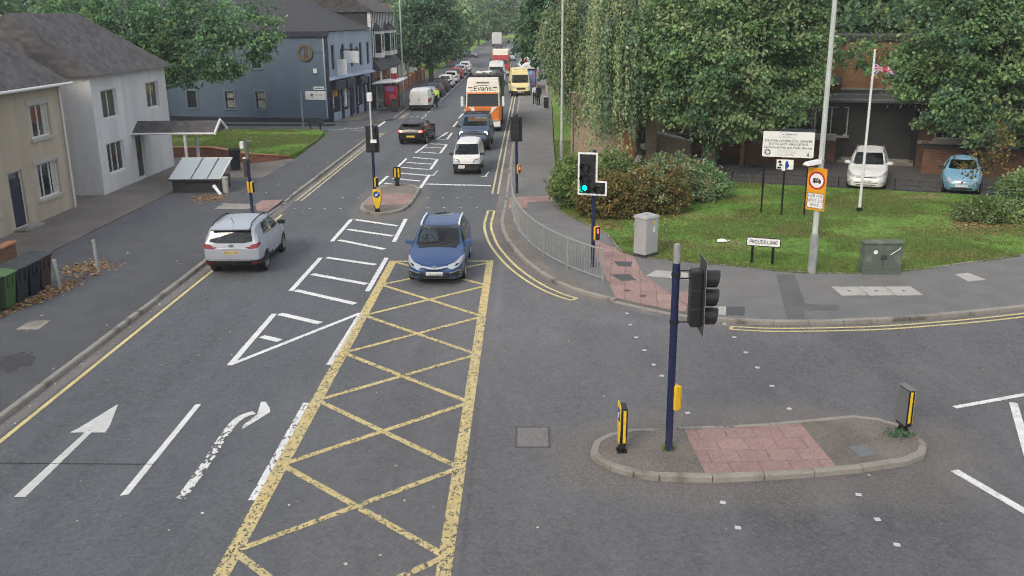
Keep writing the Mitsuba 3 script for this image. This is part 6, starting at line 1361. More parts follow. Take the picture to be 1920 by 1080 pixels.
# --- black hatchback seen from behind
HATCH = dict(L=4.2, wheel_r=.315, wheels=(.85, 3.42), spokes=5, mirror=(2.75, 1.0), seat_x=2.05, wsx=.5, rwx=.22, cab0=.25, cab1=3.0, tumble=.34, rear_glass='privacy_glass',
    top=[(0, .80), (.07, .98), (.42, 1.36), (.70, 1.44), (1.4, 1.48), (2.0, 1.46), (2.4, 1.40), (2.95, 1.10), (3.15, .99), (3.6, .92), (4.0, .80), (4.14, .68), (4.20, .54)],
    bot=[(0, .42), (.12, .30), (.5, .20), (3.6, .20), (4.05, .24), (4.2, .32)], half=[(0, .68), (.08, .78), (.4, .85), (1.0, .875), (2.3, .88), (3.4, .87), (3.8, .82), (4.05, .70), (4.20, .50)],
    belt=[(0, .93), (.4, 1.0), (1.5, .96), (2.9, .92), (3.5, .82), (4.2, .5)],
    windscreen=[(-.66, 1.02), (.66, 1.02), (.56, 1.40), (-.56, 1.40)], rear_window=[(-.60, 1.01), (.60, 1.01), (.50, 1.34), (-.50, 1.34)],
    side_windows=[[(.72, 1.04), (1.75, 1.0), (1.75, 1.38), (.95, 1.34)], [(1.83, 1.0), (2.80, .98), (2.65, 1.09), (2.27, 1.35), (1.83, 1.385)]],
    patches=[('tail_light', [(.50, .80), (.84, .80), (.87, .92), (.80, .96), (.52, .93)], 'rear', 'lamp_red', True), ('lit_brake_lamp', [(.56, .83), (.76, .83), (.78, .92), (.58, .91)], 'rearlit', 'EMIT_RED', True), ('number_plate', sym(.26, .50, .61), 'rear', 'plate_yellow', False), ('lower_bumper', sym(.8, .22, .40), 'rear', 'trim_black', False), ('headlight', box_poly(.45, .80, .62, .76), 'front', 'lamp_clear', True), ('grille', sym(.40, .50, .62), 'front', 'trim_black', False), ('front_plate', sym(.26, .36, .46), 'front', 'plate_white', False), ('lower_intake', sym(.5, .24, .34), 'front', 'trim_black', False)],
    extras=[('badge', place(lathe([(0, 0), (.055, 0), (.055, .012), (0, .014)], 18), (.01, 0, .86), ry=-90), 'chrome'), ('spoiler', hull([(.12, -.55, 1.30), (.12, .55, 1.30), (.10, -.55, 1.335), (.10, .55, 1.335), (.62, -.55, 1.43), (.62, .55, 1.43), (.5, -.55, 1.38), (.5, .55, 1.38)]), 'PAINT'), ('high_brake_light', bx(.095, .11, -.15, .15, 1.30, 1.32), 'lamp_red')])
# --- white people carrier and small round sky-blue car on the forecourt
MPV = dict(L=4.6, wheel_r=.31, wheels=(.85, 3.65), spokes=7, mirror=(3.0, 1.08), seat_x=2.35, wsx=.5, rwx=.15, cab0=.2, cab1=3.45, tumble=.27, deep=.45,
    top=[(0, .90), (.06, 1.15), (.30, 1.52), (.6, 1.60), (1.5, 1.63), (2.3, 1.60), (2.7, 1.53), (3.35, 1.13), (3.6, 1.01), (4.1, .92), (4.38, .80), (4.52, .66), (4.60, .52)],
    bot=[(0, .42), (.12, .28), (.5, .20), (4.0, .19), (4.45, .20), (4.6, .27)], half=[(0, .68), (.10, .78), (.4, .85), (1.0, .87), (3.5, .87), (4.1, .83), (4.4, .74), (4.53, .63), (4.60, .52)],
    belt=[(0, 1.0), (1.5, 1.0), (3.2, .95), (3.9, .84), (4.3, .74), (4.6, .48)],
    windscreen=[(-.68, 1.08), (.68, 1.08), (.57, 1.525), (-.57, 1.525)], rear_window=[(-.62, 1.08), (.62, 1.08), (.54, 1.48), (-.54, 1.48)],
    side_windows=[[(.5, 1.06), (1.4, 1.05), (1.4, 1.50), (.62, 1.47)], [(1.47, 1.05), (2.3, 1.04), (2.3, 1.52), (1.47, 1.52)], [(2.37, 1.04), (3.2, 1.02), (3.1, 1.12), (2.65, 1.47), (2.37, 1.51)]],
    patches=[('headlight', [(.46, .66), (.62, .64), (.84, .76), (.85, .88), (.72, .84), (.52, .72)], 'front', 'lamp_clear', True), ('grille', [(-.46, .665), (.46, .665), (.40, .625), (-.40, .625)], 'front', 'trim_black', False), ('intake', sym(.42, .30, .335), 'front', 'trim_black', False), ('intake', sym(.5, .40, .43), 'front', 'trim_black', False), ('fog_light', box_poly(.64, .76, .36, .44), 'front', 'lamp_clear', True), ('number_plate', sym(.26, .44, .56), 'front', 'plate_white', False), ('bonnet_seam', sym(.6, .70, .708), 'front', 'seam', False)],
    extras=[plate_text('LJ08 RBZ', 4.6, .50, x=4.604), ('roof_rail', ptube([(.5, .60, 1.56), (.6, .595, 1.63), (1.5, .60, 1.66), (2.3, .60, 1.62), (2.45, .6, 1.56)], .022, 6), 'mid_grey'), ('roof_rail', ptube([(.5, -.60, 1.56), (.6, -.595, 1.63), (1.5, -.60, 1.66), (2.3, -.60, 1.62), (2.45, -.6, 1.56)], .022, 6), 'mid_grey'), ('wiper', ptube([(3.46, -.55, 1.085), (3.40, .05, 1.12)], .011, 5), 'trim_black')])
ROUND = dict(L=3.55, wheel_r=.29, wheels=(.62, 2.92), spokes=7, mirror=(2.35, 1.02), mirror_mat='trim_black', seat_x=1.7, wsx=.5, rwx=.2, cab0=.2, cab1=2.65, tumble=.36, crown=.06,
    top=[(0, .75), (.06, .95), (.34, 1.30), (.65, 1.43), (1.2, 1.49), (1.7, 1.47), (2.1, 1.38), (2.5, 1.12), (2.68, 1.02), (3.05, .95), (3.32, .85), (3.47, .72), (3.55, .56)],
    bot=[(0, .40), (.12, .28), (.5, .21), (3.1, .20), (3.45, .23), (3.55, .30)], half=[(0, .55), (.10, .68), (.4, .78), (1.0, .81), (2.4, .81), (2.95, .79), (3.25, .71), (3.45, .58), (3.55, .42)],
    belt=[(0, .9), (1.5, .94), (2.4, .93), (3.0, .84), (3.4, .70), (3.55, .5)],
    windscreen=[(-.60, 1.05), (.60, 1.05), (.50, 1.395), (-.50, 1.395)], rear_window=[(-.52, 1.0), (.52, 1.0), (.44, 1.33), (-.44, 1.33)],
    side_windows=[[(.72, 1.0), (1.2, .98), (1.2, 1.36), (.85, 1.28)], [(1.28, .98), (2.30, .98), (2.2, 1.08), (1.9, 1.33), (1.28, 1.37)]],
    patches=[('headlight', list(affinity.translate(Point(0, 0).buffer(.095, 8), .54, .70).exterior.coords)[:-1], 'front', 'lamp_clear', True), ('fog_light', list(affinity.translate(Point(0, 0).buffer(.055, 8), .52, .53).exterior.coords)[:-1], 'front', 'lamp_clear', True), ('intake', sym(.45, .29, .37), 'front', 'trim_black', False), ('number_plate', sym(.26, .41, .51), 'front', 'plate_white', False), ('chrome_whisker', sym(.26, .605, .625), 'front', 'chrome', False), ('bonnet_seam', sym(.55, .655, .663), 'front', 'seam', False)],
    extras=[('badge', place(lathe([(0, 0), (.045, 0), (.045, .012), (0, .016)], 16), (3.545, 0, .60), ry=90), 'sign_red')])
# --- vans
SVAN = dict(L=4.4, wheel_r=.31, wheels=(.75, 3.45), spokes=7, mirror=(3.1, 1.15), seat_x=2.6, wsx=.6, rwx=.1, cab0=.3, cab1=3.3, tumble=.12, crown=.03, n=40, rim='rim_dark',
    top=[(0, 1.55), (.03, 1.74), (.15, 1.80), (1.2, 1.85), (2.4, 1.83), (2.8, 1.72), (3.35, 1.25), (3.55, 1.12), (4.0, 1.02), (4.28, .85), (4.40, .60)],
    bot=[(0, .40), (.1, .32), (.4, .25), (4.2, .25), (4.4, .33)], half=[(0, .80), (.08, .86), (.3, .90), (3.2, .90), (3.9, .86), (4.25, .74), (4.40, .55)], belt=[(0, 1.05), (3.2, 1.02), (4.0, .9), (4.4, .56)],
    windscreen=[(-.72, 1.18), (.72, 1.18), (.66, 1.68), (-.66, 1.68)], side_windows=[[(2.3, 1.10), (3.2, 1.10), (2.75, 1.62), (2.3, 1.65)]],
    patches=[('tail_light', box_poly(.78, .90, .72, 1.08), 'rear', 'lamp_red', True), ('number_plate', sym(.26, .74, .86), 'rear', 'plate_white', False), ('bumper', sym(.88, .30, .52), 'rear', 'trim_black', False), ('door_seam', sym(.006, .56, 1.75), 'rear', 'seam', False), ('door_handle', box_poly(-.08, .1, .92, .98), 'rear', 'trim_black', False), ('grille', sym(.4, .5, .7), 'front', 'trim_black', False), ('headlight', box_poly(.5, .82, .72, .9), 'front', 'lamp_clear', True), ('fuel_flap', [(.9, .95), (1.1, .95), (1.1, 1.15), (.9, 1.15)], 'side', 'trim_black', False)])
LVAN = dict(L=5.9, wheel_r=.35, wheels=(1.2, 4.85), spokes=6, mirror=(4.55, 1.35), mirror_mat='trim_black', seat_x=3.7, wsx=.7, rwx=.1, cab0=2.6, cab1=4.75, tumble=.10, crown=.05, deep=.5, n=40,
    top=[(0, 2.2), (.04, 2.5), (.2, 2.60), (2.5, 2.70), (3.6, 2.68), (4.0, 2.52), (4.25, 2.12), (4.85, 1.38), (5.05, 1.22), (5.5, 1.10), (5.78, .95), (5.90, .66)],
    bot=[(0, .45), (.1, .36), (.4, .30), (5.5, .28), (5.9, .38)], half=[(0, .92), (.08, .97), (.3, .995), (4.6, .99), (5.3, .95), (5.7, .82), (5.90, .62)], belt=[(0, 1.2), (4.5, 1.16), (5.4, .98), (5.9, .6)],
    windscreen=[(-.84, 1.32), (.84, 1.32), (.78, 2.08), (-.78, 2.08)], side_windows=[[(3.6, 1.25), (4.7, 1.22), (4.25, 1.95), (3.6, 2.0)]],
    patches=[('grille', [(-.52, .92), (.52, .92), (.40, .70), (-.40, .70)], 'front', 'trim_black', False), ('lower_bumper', sym(.98, .32, .58), 'front', 'trim_black', False), ('headlight', [(.55, .85), (.80, .82), (.93, 1.08), (.84, 1.12), (.62, .98)], 'front', 'lamp_clear', True), ('number_plate', sym(.28, .44, .56), 'front', 'plate_white', False), ('roof_vent', sym(.6, 2.58, 2.63), 'front', 'mid_grey', False)],
    extras=[('badge', place(cat([trimesh.creation.torus(.10, .014, 20, 6)]), (5.80, 0, .86), ry=80), 'chrome'), ('wiper', ptube([(4.93, -.6, 1.34), (4.86, .0, 1.42)], .012, 5), 'trim_black'), ('wiper', ptube([(4.93, .1, 1.34), (4.86, .7, 1.42)], .012, 5), 'trim_black')])
FARCAR = dict(HATCH); FARCAR['n'] = 22; FARCAR['spokes'] = 5; FARCAR['extras'] = []; FARCAR['patches'] = [q for q in HATCH['patches'] if q[2] != 'rearlit']
FARVAN = dict(SVAN); FARVAN['n'] = 22

CARS = []
def driver_fn(shirt, skin_, sx, zf, hunch=0):
    def f(key, tw):
        pk = thing('person', DRIVER_LABEL[0], 'person')
        q = lambda m: m
        y = -.38
        torso = m3.Manifold.batch_hull([m3.Manifold.sphere(.15, 16).translate([sx + .02, y, zf + .30]), m3.Manifold.sphere(.17, 16).translate([sx - .12, y - .08, zf + .66]), m3.Manifold.sphere(.17, 16).translate([sx - .12, y + .08, zf + .66])])
        def limb(pts, rad): 
            o = None
            for (a, b), (r0, r1) in zip(zip(pts, pts[1:]), zip(rad, rad[1:])):
                h = m3.Manifold.batch_hull([m3.Manifold.sphere(r0, 12).translate(list(a)), m3.Manifold.sphere(r1, 12).translate(list(b))])
                o = h if o is None else o + h
            return o
        arms = [limb([(sx - .10, y + s * .21, zf + .70), (sx + .12, y + s * .26, zf + .48), (sx + .40, y + s * .15, zf + .58)], (.06, .05, .042)) for s in (-1, 1)]
        scene[pk + '__shirt'] = {**mikit.ply(tm(torso + arms[0] + arms[1]), shirt, 40), 'to_world': tw}
        hd = m3.Manifold.batch_hull([m3.Manifold.sphere(.088, 18).translate([sx - .06, y, zf + .97]), m3.Manifold.sphere(.06, 14).translate([sx - .01, y, zf + .89])]) + m3.Manifold.cylinder(.16, .055, .05, 14).translate([sx - .09, y, zf + .76]) + m3.Manifold.sphere(.018, 8).translate([sx + .055, y, zf + .93])
        hands = m3.Manifold.sphere(.048, 12).scale([1.2, .8, .9])
        for s in (-1, 1): hd = hd + hands.translate([sx + .45, y + s * .14, zf + .60])
        for s in (-1, 1):
            for k in range(4): hd = hd + m3.Manifold.batch_hull([m3.Manifold.sphere(.011, 8).translate([sx + .45, y + s * .14, zf + .57 + .02 * k]), m3.Manifold.sphere(.010, 8).translate([sx + .53, y + s * (.15 - .01 * k), zf + .57 + .022 * k])])
        scene[pk + '__head_and_hands'] = {**mikit.ply(tm(hd), skin_, 40), 'to_world': tw}
        hair = m3.Manifold.sphere(.096, 18).translate([sx - .075, y, zf + .99]) - m3.Manifold.cube([.2, .4, .3]).translate([sx - .03, y - .2, zf + .76])
        scene[pk + '__hair'] = {**mikit.ply(tm(hair), 'trim_black', 40), 'to_world': tw}
    return f
DRIVER_LABEL = ['driver with both hands on the steering wheel of the blue estate car']
# cars facing the camera have yaw -90
car('car', 'blue estate car with roof rails entering the yellow box', ESTATE, -2.86, 28.95, -90, 'car_blue', driver=driver_fn('shirt_grey', 'skin', 2.15, .38)); scene_key = None
car('car', 'silver compact SUV driving away beside the left kerb', CROSS, -9.36, 29.9, 92, 'car_silver')
car('microvan', 'small white flat-nosed microvan waiting behind the stop line', KEI, -3.20, 48.6, -90.5, 'car_white', category='van')
car('car', 'slate grey boxy four by four with roof rack behind the white microvan', FOURBY, -3.32, 57.9, -91, 'car_slate')
car('car', 'black hatchback with red tail lights driving away up the road', HATCH, -7.28, 60.6, 84, 'car_black')
car('people_carrier', 'white people carrier with roof rails parked nose-on behind the lawn', MPV, 16.0, 44.0, -111, 'car_white', category='car')
car('car', 'small round sky blue car parked beside the right bush', ROUND, 19.65, 42.35, -113, 'car_sky')
car('panel_van', 'white panel van parked on the left, rear doors towards the camera', SVAN, -9.45, 82.6, 90, 'car_white', category='van')
car('panel_van', 'tall pale yellow van halted with two wheels at the right kerb', LVAN, -1.05, 97.0, -86, 'car_yellow', category='van')
car('panel_van', 'white van following the orange and cream truck', LVAN, -3.9, 112.5, -90, 'car_white', category='van')
row = [('pale silver car parked just ahead of the white van', -9.7, 92.6, 'car_silver'), ('navy parked car, second ahead of the white van', -9.7, 99.0, 'car_navy'), ('black parked car, third ahead of the white van', -9.7, 105.2, 'car_black'), ('white parked car, fourth ahead of the white van', -9.65, 111.4, 'car_white'), ('bright white parked car, fifth ahead of the white van', -9.6, 118.5, 'car_white'),
       ('dark red parked car under the dark street tree', -9.6, 126.0, 'car_red'), ('silver parked car near the far end of the left row', -9.55, 134.0, 'car_silver'), ('white car at the far end of the left parked row', -9.5, 142.5, 'car_white')]
for lab, x, y, c in row: car('parked_car', lab, FARCAR, x + .15, y - 3.0, 90, c, group='cars parked along the left kerb')
car('car', 'grey car turning out beside the far brick wall on the left', FARCAR, -12.0, 186, -20, 'car_grey')
for lab, x, y, c, yw in (('pale car far up the road just right of the red truck', -.8, 140, 'car_white', -90), ('white car queuing behind the red truck', -3.4, 172, 'car_silver', -90), ('black car far up the road behind the white queue car', -3.4, 186, 'car_black', -90), ('dark car driving away near the top of the road', -7.2, 225, 'car_navy', 90), ('silver car far up the right kerb', -.4, 190, 'car_silver', -90)):
    car('car', lab, FARCAR, x, y, yw, c)
car('panel_van', 'white van far up the road at the right kerb', FARVAN, -.6, 163, -90, 'car_white', category='van')

# --- trucks
def truck_group(name, label, x, y, yaw):
    key = thing(name, label, 'truck')
    tw = T().translate([x, y, 0]).rotate([0, 0, 1], yaw)
    def add(nm, mesh, m_, smooth=30, lab=None): return part(key, nm, tm(mesh) if hasattr(mesh, 'to_mesh') else mesh, m_, smooth, label=lab, to_world=tw)
    return key, add
def truck_wheels(add, r, xs, half, w=.30):
    ty, rm, dc = wheel_parts(r, w, 6)
    for xx in xs:
        for s in (-1, 1):
            M = np.array(T().translate([xx, s * (half - w / 2), r]).rotate([1, 0, 0], -90 * s).matrix)
            k = add('wheel', tf(ty, M), 'tyre')
            t3 = scene[k]['to_world']
            part(k, 'rim', tf(rm, M), 'rim', 30, to_world=t3); part(k, 'hub', tf(dc, M), 'trim_black', 30, to_world=t3)
k, add = truck_group('tipper_truck', 'orange and cream tipper lorry with black lettering above its windscreen', -3.25, 65.2, -90)
# local: x forward, nose at 0
H = lambda pts: hull(pts)
add('cab', H([(0, s * 1.10, .75) for s in (-1, 1)] + [(.0, s * 1.10, 1.78) for s in (-1, 1)] + [(-.10, s * 1.24, .75) for s in (-1, 1)] + [(-.10, s * 1.24, 1.78) for s in (-1, 1)] + [(-2.2, s * 1.25, .75) for s in (-1, 1)] + [(-2.2, s * 1.25, 1.78) for s in (-1, 1)]), 'car_orange')
add('upper_cab', H([(-.06, s * 1.16, 1.78) for s in (-1, 1)] + [(-.30, s * 1.13, 2.72) for s in (-1, 1)] + [(-2.2, s * 1.25, 1.78) for s in (-1, 1)] + [(-2.2, s * 1.2, 2.72) for s in (-1, 1)]), 'car_cream')
add('roof_fairing', H([(-.26, s * 1.16, 2.72) for s in (-1, 1)] + [(-.50, s * 1.08, 3.50) for s in (-1, 1)] + [(-.7, s * 1.04, 3.60) for s in (-1, 1)] + [(-2.2, s * 1.2, 2.72) for s in (-1, 1)] + [(-2.2, s * 1.08, 3.62) for s in (-1, 1)]), 'car_cream')
add('windscreen', H([(.006, s * 1.08, 1.56) for s in (-1, 1)] + [(-.052, s * 1.09, 1.80) for s in (-1, 1)] + [(-.270, s * 1.07, 2.62) for s in (-1, 1)] + [(-.2, s * 1.08, 1.60) for s in (-1, 1)] + [(-.4, s * 1.05, 2.62) for s in (-1, 1)]), 'glass_dark')
for s in (-1, 1): add('side_window', H([(-.45, s * 1.245, 1.85), (-1.3, s * 1.262, 1.85), (-.6, s * 1.215, 2.55), (-1.3, s * 1.225, 2.55), (-.45, s * 1.2, 1.85), (-1.3, s * 1.2, 2.55)]), 'glass_dark')
add('sun_visor', H([(-.20, s * 1.06, 2.645) for s in (-1, 1)] + [(-.15, s * 1.06, 2.62) for s in (-1, 1)] + [(-.30, s * 1.06, 2.70) for s in (-1, 1)]), 'car_orange')
for s in (-1, 1):
    add('mirror', rbx(-.25, -.05, min(s * 1.34, s * 1.52), max(s * 1.34, s * 1.52), 1.75, 2.45, .04), 'sign_white'); add('mirror_arm', rod((-.2, s * 1.2, 2.4), (-.16, s * 1.4, 2.4), .025), 'trim_black')
    add('air_deflector', H([(.012, s * .62, 1.74), (.012, s * .50, 1.30), (.012, s * .56, 1.30), (.012, s * .98, 1.74), (-.02, s * .62, 1.74), (-.02, s * .50, 1.3), (-.02, s * .98, 1.74)]), 'sign_white')
    add('headlight', rbx(-.05, .03, min(s * .62, s * 1.06), max(s * .62, s * 1.06), .62, .86, .02), 'lamp_clear')
    add('side_light', rbx(-.1, .02, min(s * .70, s * 1.0), max(s * .70, s * 1.0), 3.00, 3.08, .01).apply_translation([-.33, 0, 0]), 'mid_grey')
    add('corner_logo', H([(-.305, s * .62, 2.80), (-.305, s * .92, 2.80), (-.36, s * .66, 2.96), (-.36, s * .8, 2.96), (-.33, s * .62, 2.8), (-.38, s * .66, 2.96)]).apply_translation([.022, 0, 0]), 'mid_grey')
    add('step', rbx(-.9, -.3, min(s * 1.1, s * 1.25), max(s * 1.1, s * 1.25), .35, .72, .03), 'trim_black')
for z in (.95, 1.10, 1.25, 1.40): add('grille_bar', rbx(-.02, .022, -.55, .55, z, z + .07, .01), 'sign_white' if z < 1.3 else 'trim_black')
add('bumper', rbx(-.6, .05, -1.22, 1.22, .34, .74, .05), 'sign_white')
add('number_plate', bx(.052, .06, -.26, .26, .42, .53), 'plate_white')
nrm = np.array([math.sin(math.radians(73)), 0, math.cos(math.radians(73))])
upv = np.array([-nrm[2], 0, nrm[0]])
part(k, 'lettering', text_on('Evans', .30, (-.305, 0, 2.83), (0, 1, 0), upv, .012, bold=True, width=1.22), 'sign_black', to_world=scene[k + '__cab']['to_world'])
add('print_line', H([(-.372, s * .42, 3.14) for s in (-1, 1)] + [(-.388, s * .42, 3.19) for s in (-1, 1)] + [(-.40, s * .42, 3.14) for s in (-1, 1)]).apply_translation([.0, 0, 0]), 'mid_grey')
add('roof_light_bar', rbx(-.50, -.42, -.45, .45, 3.30, 3.40, .02), 'mid_grey')
add('chassis', bx(-9.0, -.8, -.45, .45, .55, .95), 'trim_black')
mat('truck_body', (0.035, 0.033, 0.04), .5)
for nm, b in (('tipper_floor', (-9.0, -2.5, -1.22, 1.22, 1.05, 1.18)), ('tipper_side', (-9.0, -2.5, -1.25, -1.19, 1.18, 3.72)), ('tipper_side', (-9.0, -2.5, 1.19, 1.25, 1.18, 3.72)), ('tipper_front', (-2.56, -2.5, -1.19, 1.19, 1.18, 3.76)), ('tipper_tail', (-9.0, -8.94, -1.19, 1.19, 1.18, 3.72))): add(nm, bx(*b), 'truck_body', False)
add('rolled_sheet', H([(-3.2, -.7, 3.75), (-3.2, .6, 3.85), (-3.6, -.7, 3.70), (-3.6, .6, 3.82), (-3.3, -.6, 3.95), (-3.3, .5, 4.02), (-3.5, -.6, 3.95)]), 'sign_white')
add('scrap_load', cat([place(rbx(-.35, .35, -.25, .25, -.1, .1, .03), (-3.0 - 5.5 * rng.random(), rng.uniform(-.9, .9), rng.uniform(3.35, 3.85)), rng.uniform(0, 180), rng.uniform(-40, 40)) for i in range(46)]), 'mid_grey', False)
truck_wheels(add, .50, (-1.35, -5.6, -6.95), 1.22)
k, add = truck_group('box_truck', 'red truck with cream roof deflector far up the queue', -3.9, 128.0, -90)
add('cab', H([(0, s * 1.08, .5) for s in (-1, 1)] + [(-.02, s * 1.10, 1.5) for s in (-1, 1)] + [(-.28, s * 1.05, 2.7) for s in (-1, 1)] + [(-1.9, s * 1.1, .5) for s in (-1, 1)] + [(-1.9, s * 1.08, 2.75) for s in (-1, 1)]), 'car_red')
add('windscreen', H([(-.005, s * .95, 1.55) for s in (-1, 1)] + [(-.19, s * .9, 2.25) for s in (-1, 1)] + [(-.2, s * .95, 1.55) for s in (-1, 1)] + [(-.35, s * .9, 2.25) for s in (-1, 1)]), 'glass_dark')
add('roof_deflector', H([(-.5, s * 1.0, 2.72) for s in (-1, 1)] + [(-1.0, s * .95, 3.35) for s in (-1, 1)] + [(-1.9, s * 1.05, 2.74) for s in (-1, 1)] + [(-1.9, s * 1.0, 3.45) for s in (-1, 1)]), 'car_cream')
for s in (-1, 1):
    add('headlight', rbx(-.05, .03, min(s * .65, s * 1.0), max(s * .65, s * 1.0), .65, .85, .02), 'lamp_clear'); add('mirror', rbx(-.3, -.1, min(s * 1.18, s * 1.36), max(s * 1.18, s * 1.36), 1.7, 2.3, .03), 'trim_black')
add('bumper', rbx(-.3, .04, -1.1, 1.1, .3, .6, .03), 'sign_white'); add('grille', rbx(-.04, .02, -.5, .5, .8, 1.3, .01), 'trim_black')
add('box_body', rbx(-8.0, -2.1, -1.2, 1.2, .9, 3.3, .03), 'render_cream')
truck_wheels(add, .45, (-1.1, -6.2), 1.15, .26)
k, add = truck_group('box_truck', 'white box truck at the very top of the road', -8.4, 246.0, 90)
add('box_body', rbx(0, 6.0, -1.2, 1.2, .9, 3.6, .03), 'car_white'); add('cab', H([(6.1, s * 1.1, .5) for s in (-1, 1)] + [(7.8, s * 1.1, .5) for s in (-1, 1)] + [(7.7, s * 1.05, 2.4) for s in (-1, 1)] + [(6.1, s * 1.05, 2.5) for s in (-1, 1)]), 'car_white')
add('rear_door', bx(-.02, -.003, -1.1, 1.1, 1.0, 3.5), 'render_white', False); add('chassis', bx(0, 7, -.5, .5, .5, .9), 'trim_black', False)
for s in (-1, 1): add('tail_light', bx(-.05, 0, min(s * .8, s * 1.1), max(s * .8, s * 1.1), .65, .85), 'lamp_red', False)
truck_wheels(add, .45, (1.6, 6.9), 1.15, .26)
# ---------------------------------------------------------------- trees, shrubs, grass and fallen leaves
def leaves(c, d, n, l, w, col):
    """One folded leaf (two triangles) per row: c base, d direction, n face normal, l length, w half width."""
    s = np.cross(d, n); s /= np.linalg.norm(s, axis=1, keepdims=True) + 1e-9
    l, w = l[:, None], w[:, None]
    nn = np.cross(s, d)
    a, b = c, c + d * l
    e, f = c + d * l * .45 + s * w - nn * w * .25, c + d * l * .45 - s * w - nn * w * .25
    k = len(c)
    V = np.stack([a, e, b, f], 1).reshape(-1, 3)
    i = np.arange(k) * 4
    F = np.vstack([np.stack([i, i + 1, i + 2], 1), np.stack([i, i + 2, i + 3], 1)])
    return trimesh.Trimesh(V, F, process=False), np.repeat(col, 4, 0)
def unit(v): return v / (np.linalg.norm(v, axis=-1, keepdims=True) + 1e-9)
def palette(r, k, cols, jitter=.22):
    cols = np.array(cols); i = r.integers(len(cols), size=k)
    return np.clip(cols[i] * (1 + jitter * r.normal(size=(k, 1))), .004, .9)
def crown_points(r, blobs, clumps, seed, gap=.42):
    """Clump centres in and near the surface of a union of ellipsoids, thinned by noise so that gaps show."""
    out = []
    vol = np.array([b[3] * b[4] * b[5] for b in blobs]); vol = vol / vol.sum()
    while sum(map(len, out)) < clumps:
        b = blobs[r.choice(len(blobs), p=vol)]
        u = unit(r.normal(size=(200, 3))); rad = r.uniform(.25, 1, 200) ** (.40)
        rad *= .86 + .32 * meshkit.fbm(u * 1.7 + seed, 3, seed)
        q = u * rad[:, None]
        p = q * np.array(b[3:6]) + np.array(b[:3])
        ok = meshkit.fbm(p * .55 + 31 * seed, 3, seed) > gap
        out.append(np.hstack([p[ok], u[ok]])[:14])
    return np.vstack(out)[:clumps]
def tree(name, label, base, trunk_h, trunk_r, blobs, clumps, per, leaf, cols, seed, bark='bark', category='tree', droop=.35, clump_r=.55, gap=.40, limbs=12, lean=(0, 0), flat=.55, group=None):
    r = np.random.default_rng(seed)
    t = thing(name, label, category, group)
    x, y, z = base
    tz = np.linspace(0, 1, 9)
    tr = [(x + lean[0] * a + .10 * math.sin(3 * a + seed), y + lean[1] * a + .08 * math.cos(4 * a + seed) - .08 * math.cos(seed), z - .1 + (trunk_h + .1) * a) for a in tz]
    part(t, 'trunk', ptube(tr, trunk_r * np.array([1.55, 1.12, 1, .95, .9, .82, .74, .66, .58]), 12), bark, 60)
    C = crown_points(r, blobs, clumps, seed, gap)
    idx = r.choice(len(C), min(limbs, len(C)), replace=False)
    for i in idx:
        a = r.uniform(.45, 1); s0 = np.array(tr[int(a * 8)]); e = C[i, :3]
        m = (s0 + e) / 2 + np.array([0, 0, .3 * r.random()])
        pts = [(1 - u) ** 2 * s0 + 2 * u * (1 - u) * m + u * u * e for u in np.linspace(0, 1, 7)]
        part(t, 'limb', ptube(pts, trunk_r * np.linspace(.42, .06, 7), 6), bark, 60)
    k = clumps * per
    ci = np.repeat(np.arange(clumps), per)
    cr = clump_r * r.uniform(.6, 1.35, clumps)[ci]
    off = r.normal(size=(k, 3)) * .5 * cr[:, None]; off[:, 2] *= flat
    c = C[ci, :3] + off
    outw = unit(C[ci, 3:] * .8 + r.normal(size=(k, 3)) * .55)
    d = unit(outw + r.normal(size=(k, 3)) * .5 + np.array([0, 0, -droop - .3]))
    n = unit(np.array([0, 0, .9]) + outw * .7 + r.normal(size=(k, 3)) * .45)
    l = leaf * r.uniform(.65, 1.3, k)
    tint = 1 + .45 * (meshkit.fbm(C[:, :3] * .35 + 7 * seed, 2, seed + 3) - .5)[ci][:, None] * 2
    clump_pal = r.integers(len(cols), size=clumps)[ci]
    col = np.array(cols)[np.where(r.random(k) < .7, clump_pal, r.integers(len(cols), size=k))] * tint * (1 + .22 * r.normal(size=(k, 1)))
    m, vc = leaves(c, d, n, l, l * .36, np.clip(col, .004, .8))
    part(t, 'crown', m, 'leaf', kind='stuff', color=vc)
    return t
